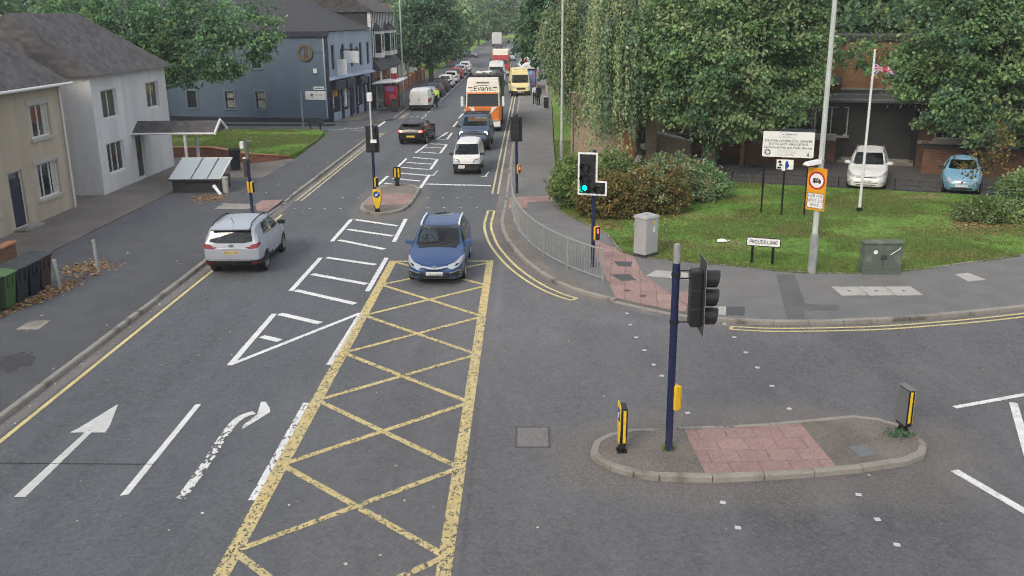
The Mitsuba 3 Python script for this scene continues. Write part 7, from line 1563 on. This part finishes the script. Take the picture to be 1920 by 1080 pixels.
def weeping(name, label, base, trunk_h, trunk_r, blob, strands, seed, cols, leaf=.13, fall=(1.5, 4.5), floor=1.0, lean=(0, 0), bark='birch_bark', skirt=(2.6, 2.2), behind=None):
    """A weeping birch: limbs arch out, and strings of small leaves hang from them."""
    r = np.random.default_rng(seed)
    t = thing(name, label, 'tree')
    x, y, z = base
    tr = [(x + lean[0] * a + .15 * math.sin(4 * a), y + lean[1] * a, z - .1 + (trunk_h + .1) * a) for a in np.linspace(0, 1, 9)]
    part(t, 'trunk', ptube(tr, trunk_r * np.array([1.6, 1.15, 1, .95, .88, .8, .7, .6, .5]), 12), bark, 60)
    u = unit(r.normal(size=(strands, 3))); u[:, 2] = np.abs(u[:, 2]) * .8
    rad = r.uniform(.15, 1, strands) ** .45
    top = np.array(blob[:3]) + u * rad[:, None] * np.array(blob[3:6]) * (.8 + .4 * meshkit.fbm(u * 2 + seed, 3, seed))[:, None]
    if behind:                                                        # the crown stands clear of the lamp column in front of it
        mv = (top[:, 0] < 3.2) & (top[:, 1] < behind)
        top[mv, 1] = behind + .3 + .5 * (behind - top[mv, 1])
    ok = meshkit.fbm(top * .5 + seed, 3, seed) > .36
    top = top[ok]
    for i in r.choice(len(top), 14, replace=False):
        s0 = np.array(tr[r.integers(4, 9)]); e = top[i]; m = (s0 + e) / 2 + np.array([0, 0, .8])
        part(t, 'limb', ptube([(1 - w) ** 2 * s0 + 2 * w * (1 - w) * m + w * w * e for w in np.linspace(0, 1, 7)], trunk_r * np.linspace(.4, .05, 7), 6), 'bark', 60)
    cs, ds, cl = [], [], []
    pal = np.array(cols)
    for p in top:
        L = min(r.uniform(*fall), p[2] - floor - max(0.0, skirt[0] - p[0]) * skirt[1] - max(0.0, p[0] - blob[0] - .5) * 1.6 - r.uniform(0, 1.2))      # the side over the pavement is kept clear
        if L < .3: continue
        k = int(L / .055)
        s = np.sort(r.uniform(0, 1, k))
        sway = r.normal(size=2) * .12
        out = unit(p[:2] - np.array(blob[:2])) * .25
        q = np.column_stack([p[0] + (sway[0] + out[0]) * s ** .6 + .05 * np.sin(7 * s + p[0]), p[1] + (sway[1] + out[1]) * s ** .6, p[2] - L * s])
        q += r.normal(size=q.shape) * .06
        cs.append(q)
        col = pal[r.integers(len(pal))] * (1 + .18 * r.normal())
        cl.append(np.clip(col * (1 + .22 * r.normal(size=(k, 1))), .004, .8))
    c, col = np.vstack(cs), np.vstack(cl)
    k = len(c)
    d = unit(r.normal(size=(k, 3)) * .45 + np.array([0, 0, -1.0])); n = unit(r.normal(size=(k, 3)) + np.array([0, 0, .3]))
    l = leaf * r.uniform(.7, 1.35, k)
    m, vc = leaves(c, d, n, l, l * .30, col)
    part(t, 'crown', m, 'leaf', kind='stuff', color=vc)
    return t
GREEN = [(0.172, 0.322, 0.158), (0.235, 0.397, 0.172), (0.301, 0.454, 0.200), (0.137, 0.258, 0.172), (0.363, 0.454, 0.229)]
DARK = [(0.103, 0.207, 0.130), (0.142, 0.256, 0.147), (0.191, 0.323, 0.172), (0.087, 0.173, 0.122)]
OLIVE = [(0.305, 0.411, 0.202), (0.389, 0.471, 0.254), (0.246, 0.369, 0.224), (0.471, 0.514, 0.287), (0.205, 0.305, 0.224)]
LIME = [(0.234, 0.319, 0.102), (0.181, 0.276, 0.090), (0.297, 0.351, 0.139), (0.128, 0.213, 0.076)]
BRONZE = [(0.280, 0.210, 0.080), (0.210, 0.180, 0.070), (0.340, 0.230, 0.100), (0.170, 0.180, 0.064), (0.240, 0.240, 0.090)]
weeping('birch_tree', 'weeping birch with hanging strands beside the lamp column at the lawn corner', (5.75, 48.4, 0), 9.0, .23, (4.6, 48.6, 6.2, 4.6, 3.6, 4.6), 2300, 11, OLIVE, .155, (1.5, 5.6), 1.0, (-.5, 0), behind=51.8)
weeping('birch_tree', 'second weeping birch farther up the grass strip overhanging the right pavement', (7.0, 74, 0), 9.0, .22, (6.2, 74, 6.6, 4.6, 4.0, 4.6), 1300, 12, OLIVE, .22, (1.5, 4.5), 1.8, skirt=(3.6, 2.0))
weeping('willow_tree', 'tall willow-like tree overhanging the right pavement in the distance', (7.4, 103, 0), 10.0, .3, (6.2, 103, 7.5, 4.4, 5.0, 5.0), 900, 13, OLIVE, .30, (2, 5), 2.4, skirt=(3.6, 2.0))
tree('broadleaf_tree', 'broad green tree with ivy-clad trunk standing at the forecourt edge behind the shrubs', (9.0, 46.6, 0), 5.5, .26, [(9.8, 46.2, 6.6, 4.5, 3.4, 4.6), (8.0, 46.5, 5.7, 3.0, 2.6, 3.0), (11.6, 45.8, 5.2, 2.7, 2.4, 2.9), (11.8, 46.4, 8.0, 2.6, 2.4, 2.4)], 1150, 66, .20, GREEN + OLIVE[:2], 21, clump_r=.62, gap=.40, limbs=20)
tree('broadleaf_tree', 'large green tree hanging low over the planter wall at the right', (21.6, 45.6, 0), 5.0, .3, [(21.2, 44.8, 6.2, 3.9, 2.8, 3.9), (25.5, 44.6, 6.4, 4.8, 3.2, 4.4), (21.8, 45.0, 8.4, 3.2, 2.6, 2.4), (22.6, 43.6, 4.0, 3.6, 2.2, 2.0), (19.2, 45.0, 4.3, 2.3, 1.8, 1.7), (17.4, 46.6, 6.6, 2.6, 1.5, 1.6)], 1250, 66, .21, GREEN, 22, clump_r=.62, gap=.38, limbs=20)
for i, (lab, x, y, zc, rx) in enumerate((('tall tree behind the left part of the civic building', 4.5, 66, 7.5, 5.0), ('tall tree behind the middle of the civic building', 13.0, 64, 8.2, 5.2), ('tall tree behind the entrance of the civic building', 20.5, 61, 8.6, 5.2), ('tall tree behind the right wing of the civic building', 29.0, 57, 8.4, 5.2), ('tall tree at the far right behind the civic building', 38.0, 53, 8.4, 5.5))):
    tree('background_tree', lab, (x, y, 0), 6, .28, [(x, y, zc, rx, 3.6, 4.6), (x + 2.2, y, zc + 1.4, 3, 2.8, 3.2)], 420, 34, .42, DARK + GREEN[:2], 40 + i, clump_r=.85, limbs=8)
tree('street_tree', 'green tree overhanging the side road in front of the blue-grey wall', (-24.6, 62.8, .2), 5.0, .24, [(-22.6, 62.4, 6.7, 3.6, 3.0, 3.1), (-26.0, 62.6, 6.8, 3.4, 2.8, 3.4), (-18.6, 62.2, 7.0, 2.5, 1.8, 2.0), (-20.6, 61.8, 5.3, 2.2, 1.6, 1.5)], 620, 42, .24, GREEN[:4] + DARK[:2], 31, clump_r=.6, limbs=14)
tree('street_tree', 'dark street tree rising over the parked cars on the left', (-11.9, 114, 0), 4.0, .30, [(-11.9, 114, 6.6, 3.4, 3.4, 4.6), (-13.6, 112, 6.0, 2.6, 2.6, 3.6), (-10.4, 115, 7.2, 1.8, 2.0, 2.8)], 480, 34, .40, DARK, 32, clump_r=.8, limbs=10)
for i, (lab, x, y, h) in enumerate((('tree behind the houses on the left beyond the shop roofs', -24, 120, 9), ('tree on the far left beside the white gabled house', -15.8, 150, 8), ('tree beyond the far brick wall on the left', -16, 190, 9), ('leafy tree closing the view just left of the road end', -14, 262, 10), ('leafy tree closing the view at the middle of the road end', -3.5, 300, 14), ('tall leafy tree at the road end left of the middle', -9.5, 285, 13), ('tall leafy tree at the road end right of the middle', 2.5, 290, 13), ('leafy tree closing the view just right of the road end', 8, 280, 10), ('leafy tree on the right pavement far up the road', 4.2, 150, 8.5), ('leafy tree on the right side far beyond the shelter', 4.6, 200, 9.5), ('leafy tree at the left of the distant skyline', -30, 250, 10), ('leafy tree at the right of the distant skyline', 24, 250, 10), ('tall leafy tree behind the pub roof', -26, 100, 9.5), ('tall leafy tree at the far left behind the pub', -44, 96, 10), ('broad leafy tree at the left behind the nearest houses', -38, 62, 9.5), ('leafy tree behind the left end of the rendered house', -34, 48, 9.0))):
    far = y > 140
    tree('distant_tree', lab, (x, y, 0), h * .5, .3, [(x, y, h * .72, 4.6 + (1.6 if far else 0), 4.2, h * .52), (x + 2.5, y + 1, h * .6, 3.6, 3.2, h * .42), (x - 2.6, y, h * .62, 3.4, 3.2, h * .42)], 330, 26, .62 if far else .45, DARK + GREEN[:3] if i % 2 else GREEN + OLIVE[:2], 60 + i, clump_r=1.0, limbs=5, gap=.36)
for i, (x, y) in enumerate([(-70, 210), (-52, 235), (-44, 280), (-20, 330), (6, 335), (30, 320), (44, 270), (52, 220), (60, 170), (62, 120), (60, 80), (-80, 160), (-74, 120), (-66, 84)]):
    tree('distant_tree', 'large tree of the dense far tree belt ' + ['at the left horizon', 'at the left horizon', 'at the left horizon', 'at the end of the road', 'at the end of the road', 'at the end of the road', 'at the right horizon', 'at the right horizon', 'at the right horizon', 'at the right horizon', 'at the right horizon', 'at the left horizon', 'at the left horizon', 'at the left horizon'][i] , (x, y, 0), 6, .4, [(x, y, 8.0, 10, 5, 7.5)], 300, 26, 1.05, DARK + GREEN[:2], 90 + i, clump_r=1.7, limbs=4, gap=.30, group=['far trees at the left horizon', 'far trees at the end of the road', 'far trees at the right horizon'][0 if x < -40 else (1 if abs(x) < 40 else 2)])
# ivy on the trunk of the broad tree
r_ = np.random.default_rng(5)
k = 900; a_ = r_.uniform(0, 6.28, k); zz = r_.uniform(.3, 3.4, k); rr_ = .26 + .12 * r_.random(k)
c = np.column_stack([9.02 + rr_ * np.cos(a_), 46.62 + rr_ * np.sin(a_), zz]); o = np.column_stack([np.cos(a_), np.sin(a_), 0 * a_])
m, vc = leaves(c, unit(np.array([0, 0, -1.0]) + .4 * r_.normal(size=(k, 3))), unit(o + .3 * r_.normal(size=(k, 3))), .15 * r_.uniform(.7, 1.3, k), .07 * np.ones(k), palette(r_, k, DARK + GREEN[:2]))
solo('ivy', m, 'leaf', 'dark ivy clinging to the trunk of the broad forecourt tree', 'ivy', kind='stuff', color=vc)
# shrubs
def shrub(label, x, y, rx, ry, h, cols, seed, n=260, per=40, leaf=.12, name='shrub'):
    return tree(name, label, (x, y, 0), h * .5, .05, [(x, y, h * .52, rx, ry, h * .52), (x + rx * .4, y - ry * .2, h * .4, rx * .6, ry * .7, h * .42), (x - rx * .4, y + ry * .1, h * .44, rx * .6, ry * .7, h * .45)], n, per, leaf, cols, seed, category='shrub', clump_r=.26, gap=.30, limbs=8, droop=.0, flat=.8)
shrub('light green shrub at the pavement edge beside the corner signal', 1.95, 38.3, 1.05, 1.1, 2.1, LIME, 101, 300)
shrub('pale yellow-green shrub behind the bronze ones, left of the birch trunk', 3.3, 40.3, 1.4, 1.0, 2.1, LIME + OLIVE[:2], 102, 300)
shrub('bronze-leaved shrub directly behind the corner signal pole', 3.2, 36.4, 1.3, 1.0, 1.7, BRONZE, 103, 320)
shrub('bronze and olive shrub behind the tall grey cabinet', 5.1, 37.3, 1.35, 1.1, 1.9, BRONZE + OLIVE[:2], 104, 340)
shrub('golden olive shrub in the middle of the thicket', 6.2, 39.6, 1.5, 1.2, 2.0, OLIVE + BRONZE[:2], 105, 340)
shrub('dark green shrub at the right end of the thicket', 7.5, 40.0, 1.0, 1.0, 1.35, GREEN + OLIVE[:1], 106, 280)
shrub('big leafy green shrub at the right edge of the lawn', 19.9, 36.3, 1.5, 1.4, 1.7, GREEN[1:] + LIME[:2], 107, 420, 40, .15)
shrub('broad green shrub beyond the big leafy one at the right edge', 22.4, 36.8, 1.9, 1.8, 2.9, GREEN + LIME[:1], 108, 420, 40, .16)
shrub('small yellowish shrub in front of the big leafy one at the right edge', 17.5, 35.2, 1.15, .8, .9, LIME + OLIVE[:2], 109, 200, 36, .12)
tree('sapling', 'thin bare-stemmed sapling with sparse yellow leaves beside the sky blue car', (19.4, 38.6, 0), 3.6, .045, [(18.6, 38.6, 1.9, 1.1, .8, .6), (19.5, 38.6, 2.9, .5, .5, .8)], 60, 9, .13, [(0.30, .24, .09), (.22, .20, .07), (.12, .14, .05), (.26, .17, .08)], 110, category='tree', clump_r=.25, gap=.2, limbs=14)
# grass blades on the lawns
def blades(poly, dens, hgt, seed, z, bright=1.0, ymax=60):
    r = np.random.default_rng(seed)
    x0, y0, x1, y1 = poly.bounds; y1 = min(y1, ymax)
    k = int(dens * (x1 - x0) * (y1 - y0))
    p = np.column_stack([r.uniform(x0, x1, k), r.uniform(y0, y1, k)])
    import shapely
    p = p[shapely.contains_xy(poly, p[:, 0], p[:, 1])]
    q = np.column_stack([p, 0 * p[:, :1]])
    f1 = meshkit.fbm(q * np.array([.42, .6, 0]) + 4.0, 3, 9)
    p = p[r.random(len(p)) > np.clip((f1 - .47) * 6, 0, .85)]
    k = len(p)
    q = np.column_stack([p, 0 * p[:, :1]])
    a = r.uniform(0, 2 * np.pi, k); w = r.uniform(.008, .018, k); h = hgt * r.uniform(.5, 1.4, k) * (.6 + .8 * meshkit.fbm(q * .9, 2, 2))
    s = np.column_stack([np.cos(a), np.sin(a), 0 * a]) * w[:, None]
    lean = np.column_stack([r.normal(size=k) * .5, r.normal(size=k) * .5, np.ones(k)]) * h[:, None]
    b = np.column_stack([p, np.full(k, z - .005)])
    V = np.stack([b - s, b + s, b + lean], 1).reshape(-1, 3)
    F = np.arange(3 * k).reshape(-1, 3)
    big = meshkit.fbm(q * np.array([.3, .45, 0]) + 2, 3, 4)[:, None]
    col = (np.array([.135, .250, .055]) * (1 - big) + np.array([.30, .36, .13]) * big) * bright * (1 + .25 * r.normal(size=(k, 1)))
    dry = r.random(k) < np.clip(.08 + (f1[:len(p)] * 0), 0, 1) + .30 * (meshkit.fbm(q * np.array([.5, .7, 0]) + 14, 3, 6) > .54)
    col[dry] = np.array([.22, .19, .09]) * (1 + .2 * r.normal(size=(dry.sum(), 1)))
    return trimesh.Trimesh(V, F, process=False), np.repeat(np.clip(col, .005, .8), 3, 0)
m, vc = blades(lawn_r, 900, .055, 201, .09)
solo('lawn_grass', m, 'leaf', 'short mown grass of the lawn on the right', 'grass', kind='stuff', color=vc)
m, vc = blades(lawn_l.intersection(sbox(-30, 50, 0, 80)), 330, .09, 202, .22, 1.0, 80)
solo('lawn_grass', m, 'leaf', 'short green grass of the lawn on the left', 'grass', kind='stuff', color=vc)
m, vc = blades(LineString(edge).buffer(.12), 900, .07, 203, PH)
solo('verge_grass', m, 'leaf', 'tufts of grass along the pavement edging', 'grass', kind='stuff', color=vc)
# fallen leaves: drifts by the bins and shrubs, and single ones on road and pavement
AUT = [(0.30, 0.15, 0.075), (0.36, 0.20, 0.10), (0.42, 0.28, 0.15), (0.22, 0.11, 0.065), (0.46, 0.36, 0.22), (0.28, 0.20, 0.08)]
def litter(label, pts, z, seed, size=.09, cols=AUT, lift=.012):
    r = np.random.default_rng(seed); k = len(pts)
    c = np.column_stack([pts, np.full(k, z + .004) + lift * r.random(k) * 3])
    a = r.uniform(0, 6.28, k)
    d = unit(np.column_stack([np.cos(a), np.sin(a), r.normal(size=k) * .18])); n = unit(np.column_stack([r.normal(size=(k, 2)) * .3, np.ones(k)]))
    l = size * r.uniform(.6, 1.4, k)
    m, vc = leaves(c, d, n, l, l * .38, palette(r, k, cols, .2))
    solo('fallen_leaves', m, 'litter_leaf', label, 'fallen leaves', kind='stuff', color=vc)
r_ = np.random.default_rng(77)
def drift(cx, cy, sx, sy, k, rot=0):
    q = r_.normal(size=(k, 2)) * [sx, sy]; a = math.radians(rot)
    return q @ np.array([[math.cos(a), math.sin(a)], [-math.sin(a), math.cos(a)]]) + [cx, cy]
litter('drift of orange brown leaves heaped along the row of bins', np.vstack([drift(-14.15, 25.2, .14, 1.1, 420, -8), drift(-14.0, 26.2, .2, .45, 260)]), PH, 301, .11)
litter('heap of yellow brown leaves by the far grey bollard', drift(-14.3, 28.6, .42, .5, 420, -20), PH, 302, .11)
litter('heap of leaves in front of the bin store', drift(-14.3, 40.5, .42, .55, 330), PH, 303, .12)
litter('brown leaves under the corner shrubs', np.vstack([drift(2.75, 34.9, .30, .7, 420, 30), drift(6.2, 35.8, 1.6, .5, 260, 12)]), .095, 304, .09)
litter('brown leaves round the foot of the right-hand shrub', np.vstack([drift(18.0, 34.4, 1.5, .6, 700, 8), drift(17.0, 35.4, .5, .6, 250)]), .095, 305, .12)
k = 90
onroad = np.column_stack([r_.uniform(-10.5, -1.5, k), 12 + 50 * r_.random(k) ** 1.6])
litter('scattered pale fallen leaves on the road', np.vstack([onroad, np.column_stack([np.full(110, LK + .16) + r_.normal(size=110) * .09, r_.uniform(13, 62, 110)]), np.column_stack([r_.uniform(-1, 12, 22), r_.uniform(13, 22, 22)])]),   .004, 306, .06, [(.55, .52, .46), (.42, .36, .26), (.35, .24, .15), (.60, .58, .52)], .004)
litter('scattered fallen leaves on the left pavement', np.column_stack([r_.uniform(-14.5, -10.9, 110), r_.uniform(15, 62, 110)]), PH, 307, .085, [(.50, .42, .34), (.40, .26, .18), (.56, .52, .46), (.35, .2, .14)], .005)
litter('scattered fallen leaves on the right pavement and lawn', np.vstack([np.column_stack([r_.uniform(1.0, 9, 60), r_.uniform(28, 40, 60)]), np.column_stack([r_.uniform(6, 16, 60), r_.uniform(29, 40, 60)])]), .115, 308, .09, [(.5, .42, .34), (.45, .33, .2), (.35, .2, .14)], .005)
lt = thing('litter', 'crumpled white paper lying on the lawn behind the street name plate', 'litter'); part(lt, 'sheet', place(hull([(-.18, -.1, .0), (.2, -.08, .02), (.15, .12, .0), (-.16, .1, .05), (0, .02, .10), (.1, -.02, .08)]), (6.75, 31.9, .12)), 'sign_white'); part(lt, 'scrap', place(hull([(0, 0, 0), (.12, .02, .01), (.05, .09, .03), (.02, .04, .05)]), (6.98, 31.9, .12), 40), 'sign_white')
# weeds on the large island
for x, y, kk in ((7.0, 16.2, 160), (2.55, 15.6, 0)):
    if kk:
        q = drift(x, y, .11, .08, kk); r9 = np.random.default_rng(9)
        d = unit(np.column_stack([r9.normal(size=(kk, 2)) * .7, np.ones(kk)])); n = unit(r9.normal(size=(kk, 3)))
        m, vc = leaves(np.column_stack([q, np.full(kk, PH)]), d, n, .10 * r9.uniform(.5, 1.4, kk), .018 * np.ones(kk), palette(r9, kk, DARK))
        solo('weeds', m, 'leaf', 'weeds growing at the foot of the grey-backed bollard', 'weeds', kind='stuff', color=vc)
# ---------------------------------------------------------------- people
mat('hi_vis', (0.55, 0.80, 0.06), .8); mat('trouser_dark', (0.02, 0.022, 0.03), .9, spec=.1); mat('jacket_dark', (0.018, 0.02, 0.035), .85, spec=.1); mat('top_white', (0.66, 0.66, 0.68), .9); mat('hair_dark', (0.012, 0.010, 0.010), .7); mat('shoe', (0.012, 0.012, 0.012), .6); mat('reflect_band', (0.75, 0.76, 0.76), .35)
def chain(pts, rad, seg=14):
    o = None
    for (a, b), (r0, r1) in zip(zip(pts, pts[1:]), zip(rad, rad[1:])):
        h = m3.Manifold.batch_hull([m3.Manifold.sphere(r0, seg).translate([float(v) for v in a]), m3.Manifold.sphere(r1, seg).translate([float(v) for v in b])])
        o = h if o is None else o + h
    return o
def soft(M_, edge=.03):
    m = tm(M_.refine_to_length(edge))
    m.merge_vertices()
    trimesh.smoothing.filter_taubin(m, iterations=8)
    return m
def person(label, x, y, z, yaw, H_, top, legs, skin_, stride=.12, arm=.15, extra=None, lean=0.0):
    """Facing local +y. Joints in metres for a height of 1.75, then scaled."""
    k = thing('person', label, 'person')
    s_ = H_ / 1.75
    tw = T().translate([x, y, z]).rotate([0, 0, 1], yaw).scale(s_)
    hip, kn, an = .92, .50, .08
    L = lambda sx, f: chain([(sx * .09, 0, hip), (sx * .095, f * .55 + .02, kn), (sx * .10, f - .02, an)], [.098, .066, .048])
    legs_m = L(-1, stride) + L(1, -stride) + m3.Manifold.batch_hull([m3.Manifold.sphere(.10, 14).translate([sx * .075, 0, .95]) for sx in (-1, 1)] + [m3.Manifold.sphere(.09, 14).translate([sx * .08, 0, 1.04]) for sx in (-1, 1)])
    torso = m3.Manifold.batch_hull([m3.Manifold.sphere(.105, 16).scale([1.25, 1, 1]).translate([0, 0, 1.03]), m3.Manifold.sphere(.12, 16).scale([1.35, .95, 1]).translate([0, .01 + lean, 1.28]), m3.Manifold.sphere(.07, 14).translate([-.15, lean, 1.40]), m3.Manifold.sphere(.07, 14).translate([.15, lean, 1.40])]) + chain([(0, lean, 1.42), (0, lean + .01, 1.50)], [.07, .055])
    A_ = lambda sx, f: chain([(sx * .185, lean, 1.40), (sx * .225, -f * .4, 1.13), (sx * .21, f * .5 + .06, .90)], [.062, .047, .036])
    top_m = torso + A_(-1, arm) + A_(1, -arm)
    head = m3.Manifold.batch_hull([m3.Manifold.sphere(.082, 18).translate([0, lean + .0, 1.655]), m3.Manifold.sphere(.052, 14).translate([0, lean + .035, 1.575])]) + chain([(0, lean, 1.46), (0, lean + .01, 1.58)], [.052, .05]) + m3.Manifold.sphere(.017, 8).translate([0, lean + .092, 1.625]) + m3.Manifold.sphere(.02, 8).scale([.5, 1, 1.3]).translate([.083, lean, 1.63]) + m3.Manifold.sphere(.02, 8).scale([.5, 1, 1.3]).translate([-.083, lean, 1.63])
    hair = m3.Manifold.sphere(.093, 18).translate([0, lean - .012, 1.672]) - m3.Manifold.cube([.3, .3, .3]).translate([-.15, lean + .035, 1.40]) - m3.Manifold.cube([.3, .12, .2]).translate([-.15, lean + .055, 1.50])
    def hand(sx, f):
        c = np.array([sx * .21, f * .5 + .075, .855])
        o = m3.Manifold.sphere(.036, 10).scale([.6, .9, 1.2]).translate(list(c))
        for i, (dy, ln) in enumerate(((-.026, .062), (-.009, .074), (.009, .070), (.026, .055))): o = o + chain([c + [0, dy, -.03], c + [-.006 * sx, dy + .006, -.03 - ln * .55], c + [-.016 * sx, dy + .014, -.03 - ln]], [.010, .009, .008], 8)
        return o + chain([c + [0, .028, .005], c + [-.012 * sx, .055, -.02], c + [-.016 * sx, .062, -.045]], [.011, .010, .009], 8)
    part(k, 'trousers', soft(legs_m), legs, 60, to_world=tw); part(k, 'top', soft(top_m), top, 60, to_world=tw)
    part(k, 'head', soft(head, .02), skin_, 60, to_world=tw); part(k, 'hair', tm(hair), 'hair_dark', 40, to_world=tw)
    for sx, f in ((-1, arm), (1, -arm)): part(k, 'hand', tm(hand(sx, f)), skin_, 40, to_world=tw)
    for sx, f in ((-1, stride), (1, -stride)):
        part(k, 'shoe', tm(m3.Manifold.batch_hull([m3.Manifold.sphere(.048, 12).translate([sx * .10, f - .05, .05]), m3.Manifold.sphere(.036, 12).translate([sx * .108, f + .13, .038]), m3.Manifold.cylinder(.01, .04, .04, 12).translate([sx * .10, f - .05, .0]), m3.Manifold.cylinder(.01, .035, .035, 12).translate([sx * .108, f + .13, 0])])), 'shoe', 40, to_world=tw)
    if extra: extra(k, tw)
    return k
def bands(k, tw):
    for z, w in ((1.10, .150), (1.24, .172)):
        part(k, 'reflective_band', lathe([(w, z - .022), (w + .006, z - .022), (w + .006, z + .022), (w, z + .022)], 20).apply_transform(np.diag([1.02, .78, 1, 1])), 'reflect_band', to_world=tw)
person('person in a yellow hi-vis jacket and dark trousers standing by the parked white van', -8.35, 84.4, 0, 165, 1.72, 'hi_vis', 'trouser_dark', 'skin', .10, .05, bands)
person('person in a white top and dark trousers on the right pavement, left of a pair', .46, 85.2, PH, -160, 1.72, 'top_white', 'trouser_dark', 'skin_brown', .08, .05)
person('person in dark clothes on the right pavement, right of a pair', .80, 84.3, PH, 160, 1.78, 'jacket_dark', 'trouser_dark', 'skin_brown', .06, .04)
# ---------------------------------------------------------------- a thin autumn haze: closed box round camera and scene, the sky outside it
scene['haze_air'] = {'type': 'homogeneous', 'albedo': rgb((0.95, 0.95, 0.95)), 'sigma_t': 0.0005}
hz = thing('haze', 'thin pale haze hanging over the road', 'haze', kind='stuff')
scene[hz] = {'type': 'cube', 'to_world': T().translate([0, 180, 11.5]).scale([265, 245, 13.0]), 'bsdf': {'type': 'null'}, 'interior': {'type': 'ref', 'id': 'haze_air'}}
scene['camera']['medium'] = {'type': 'ref', 'id': 'haze_air'}
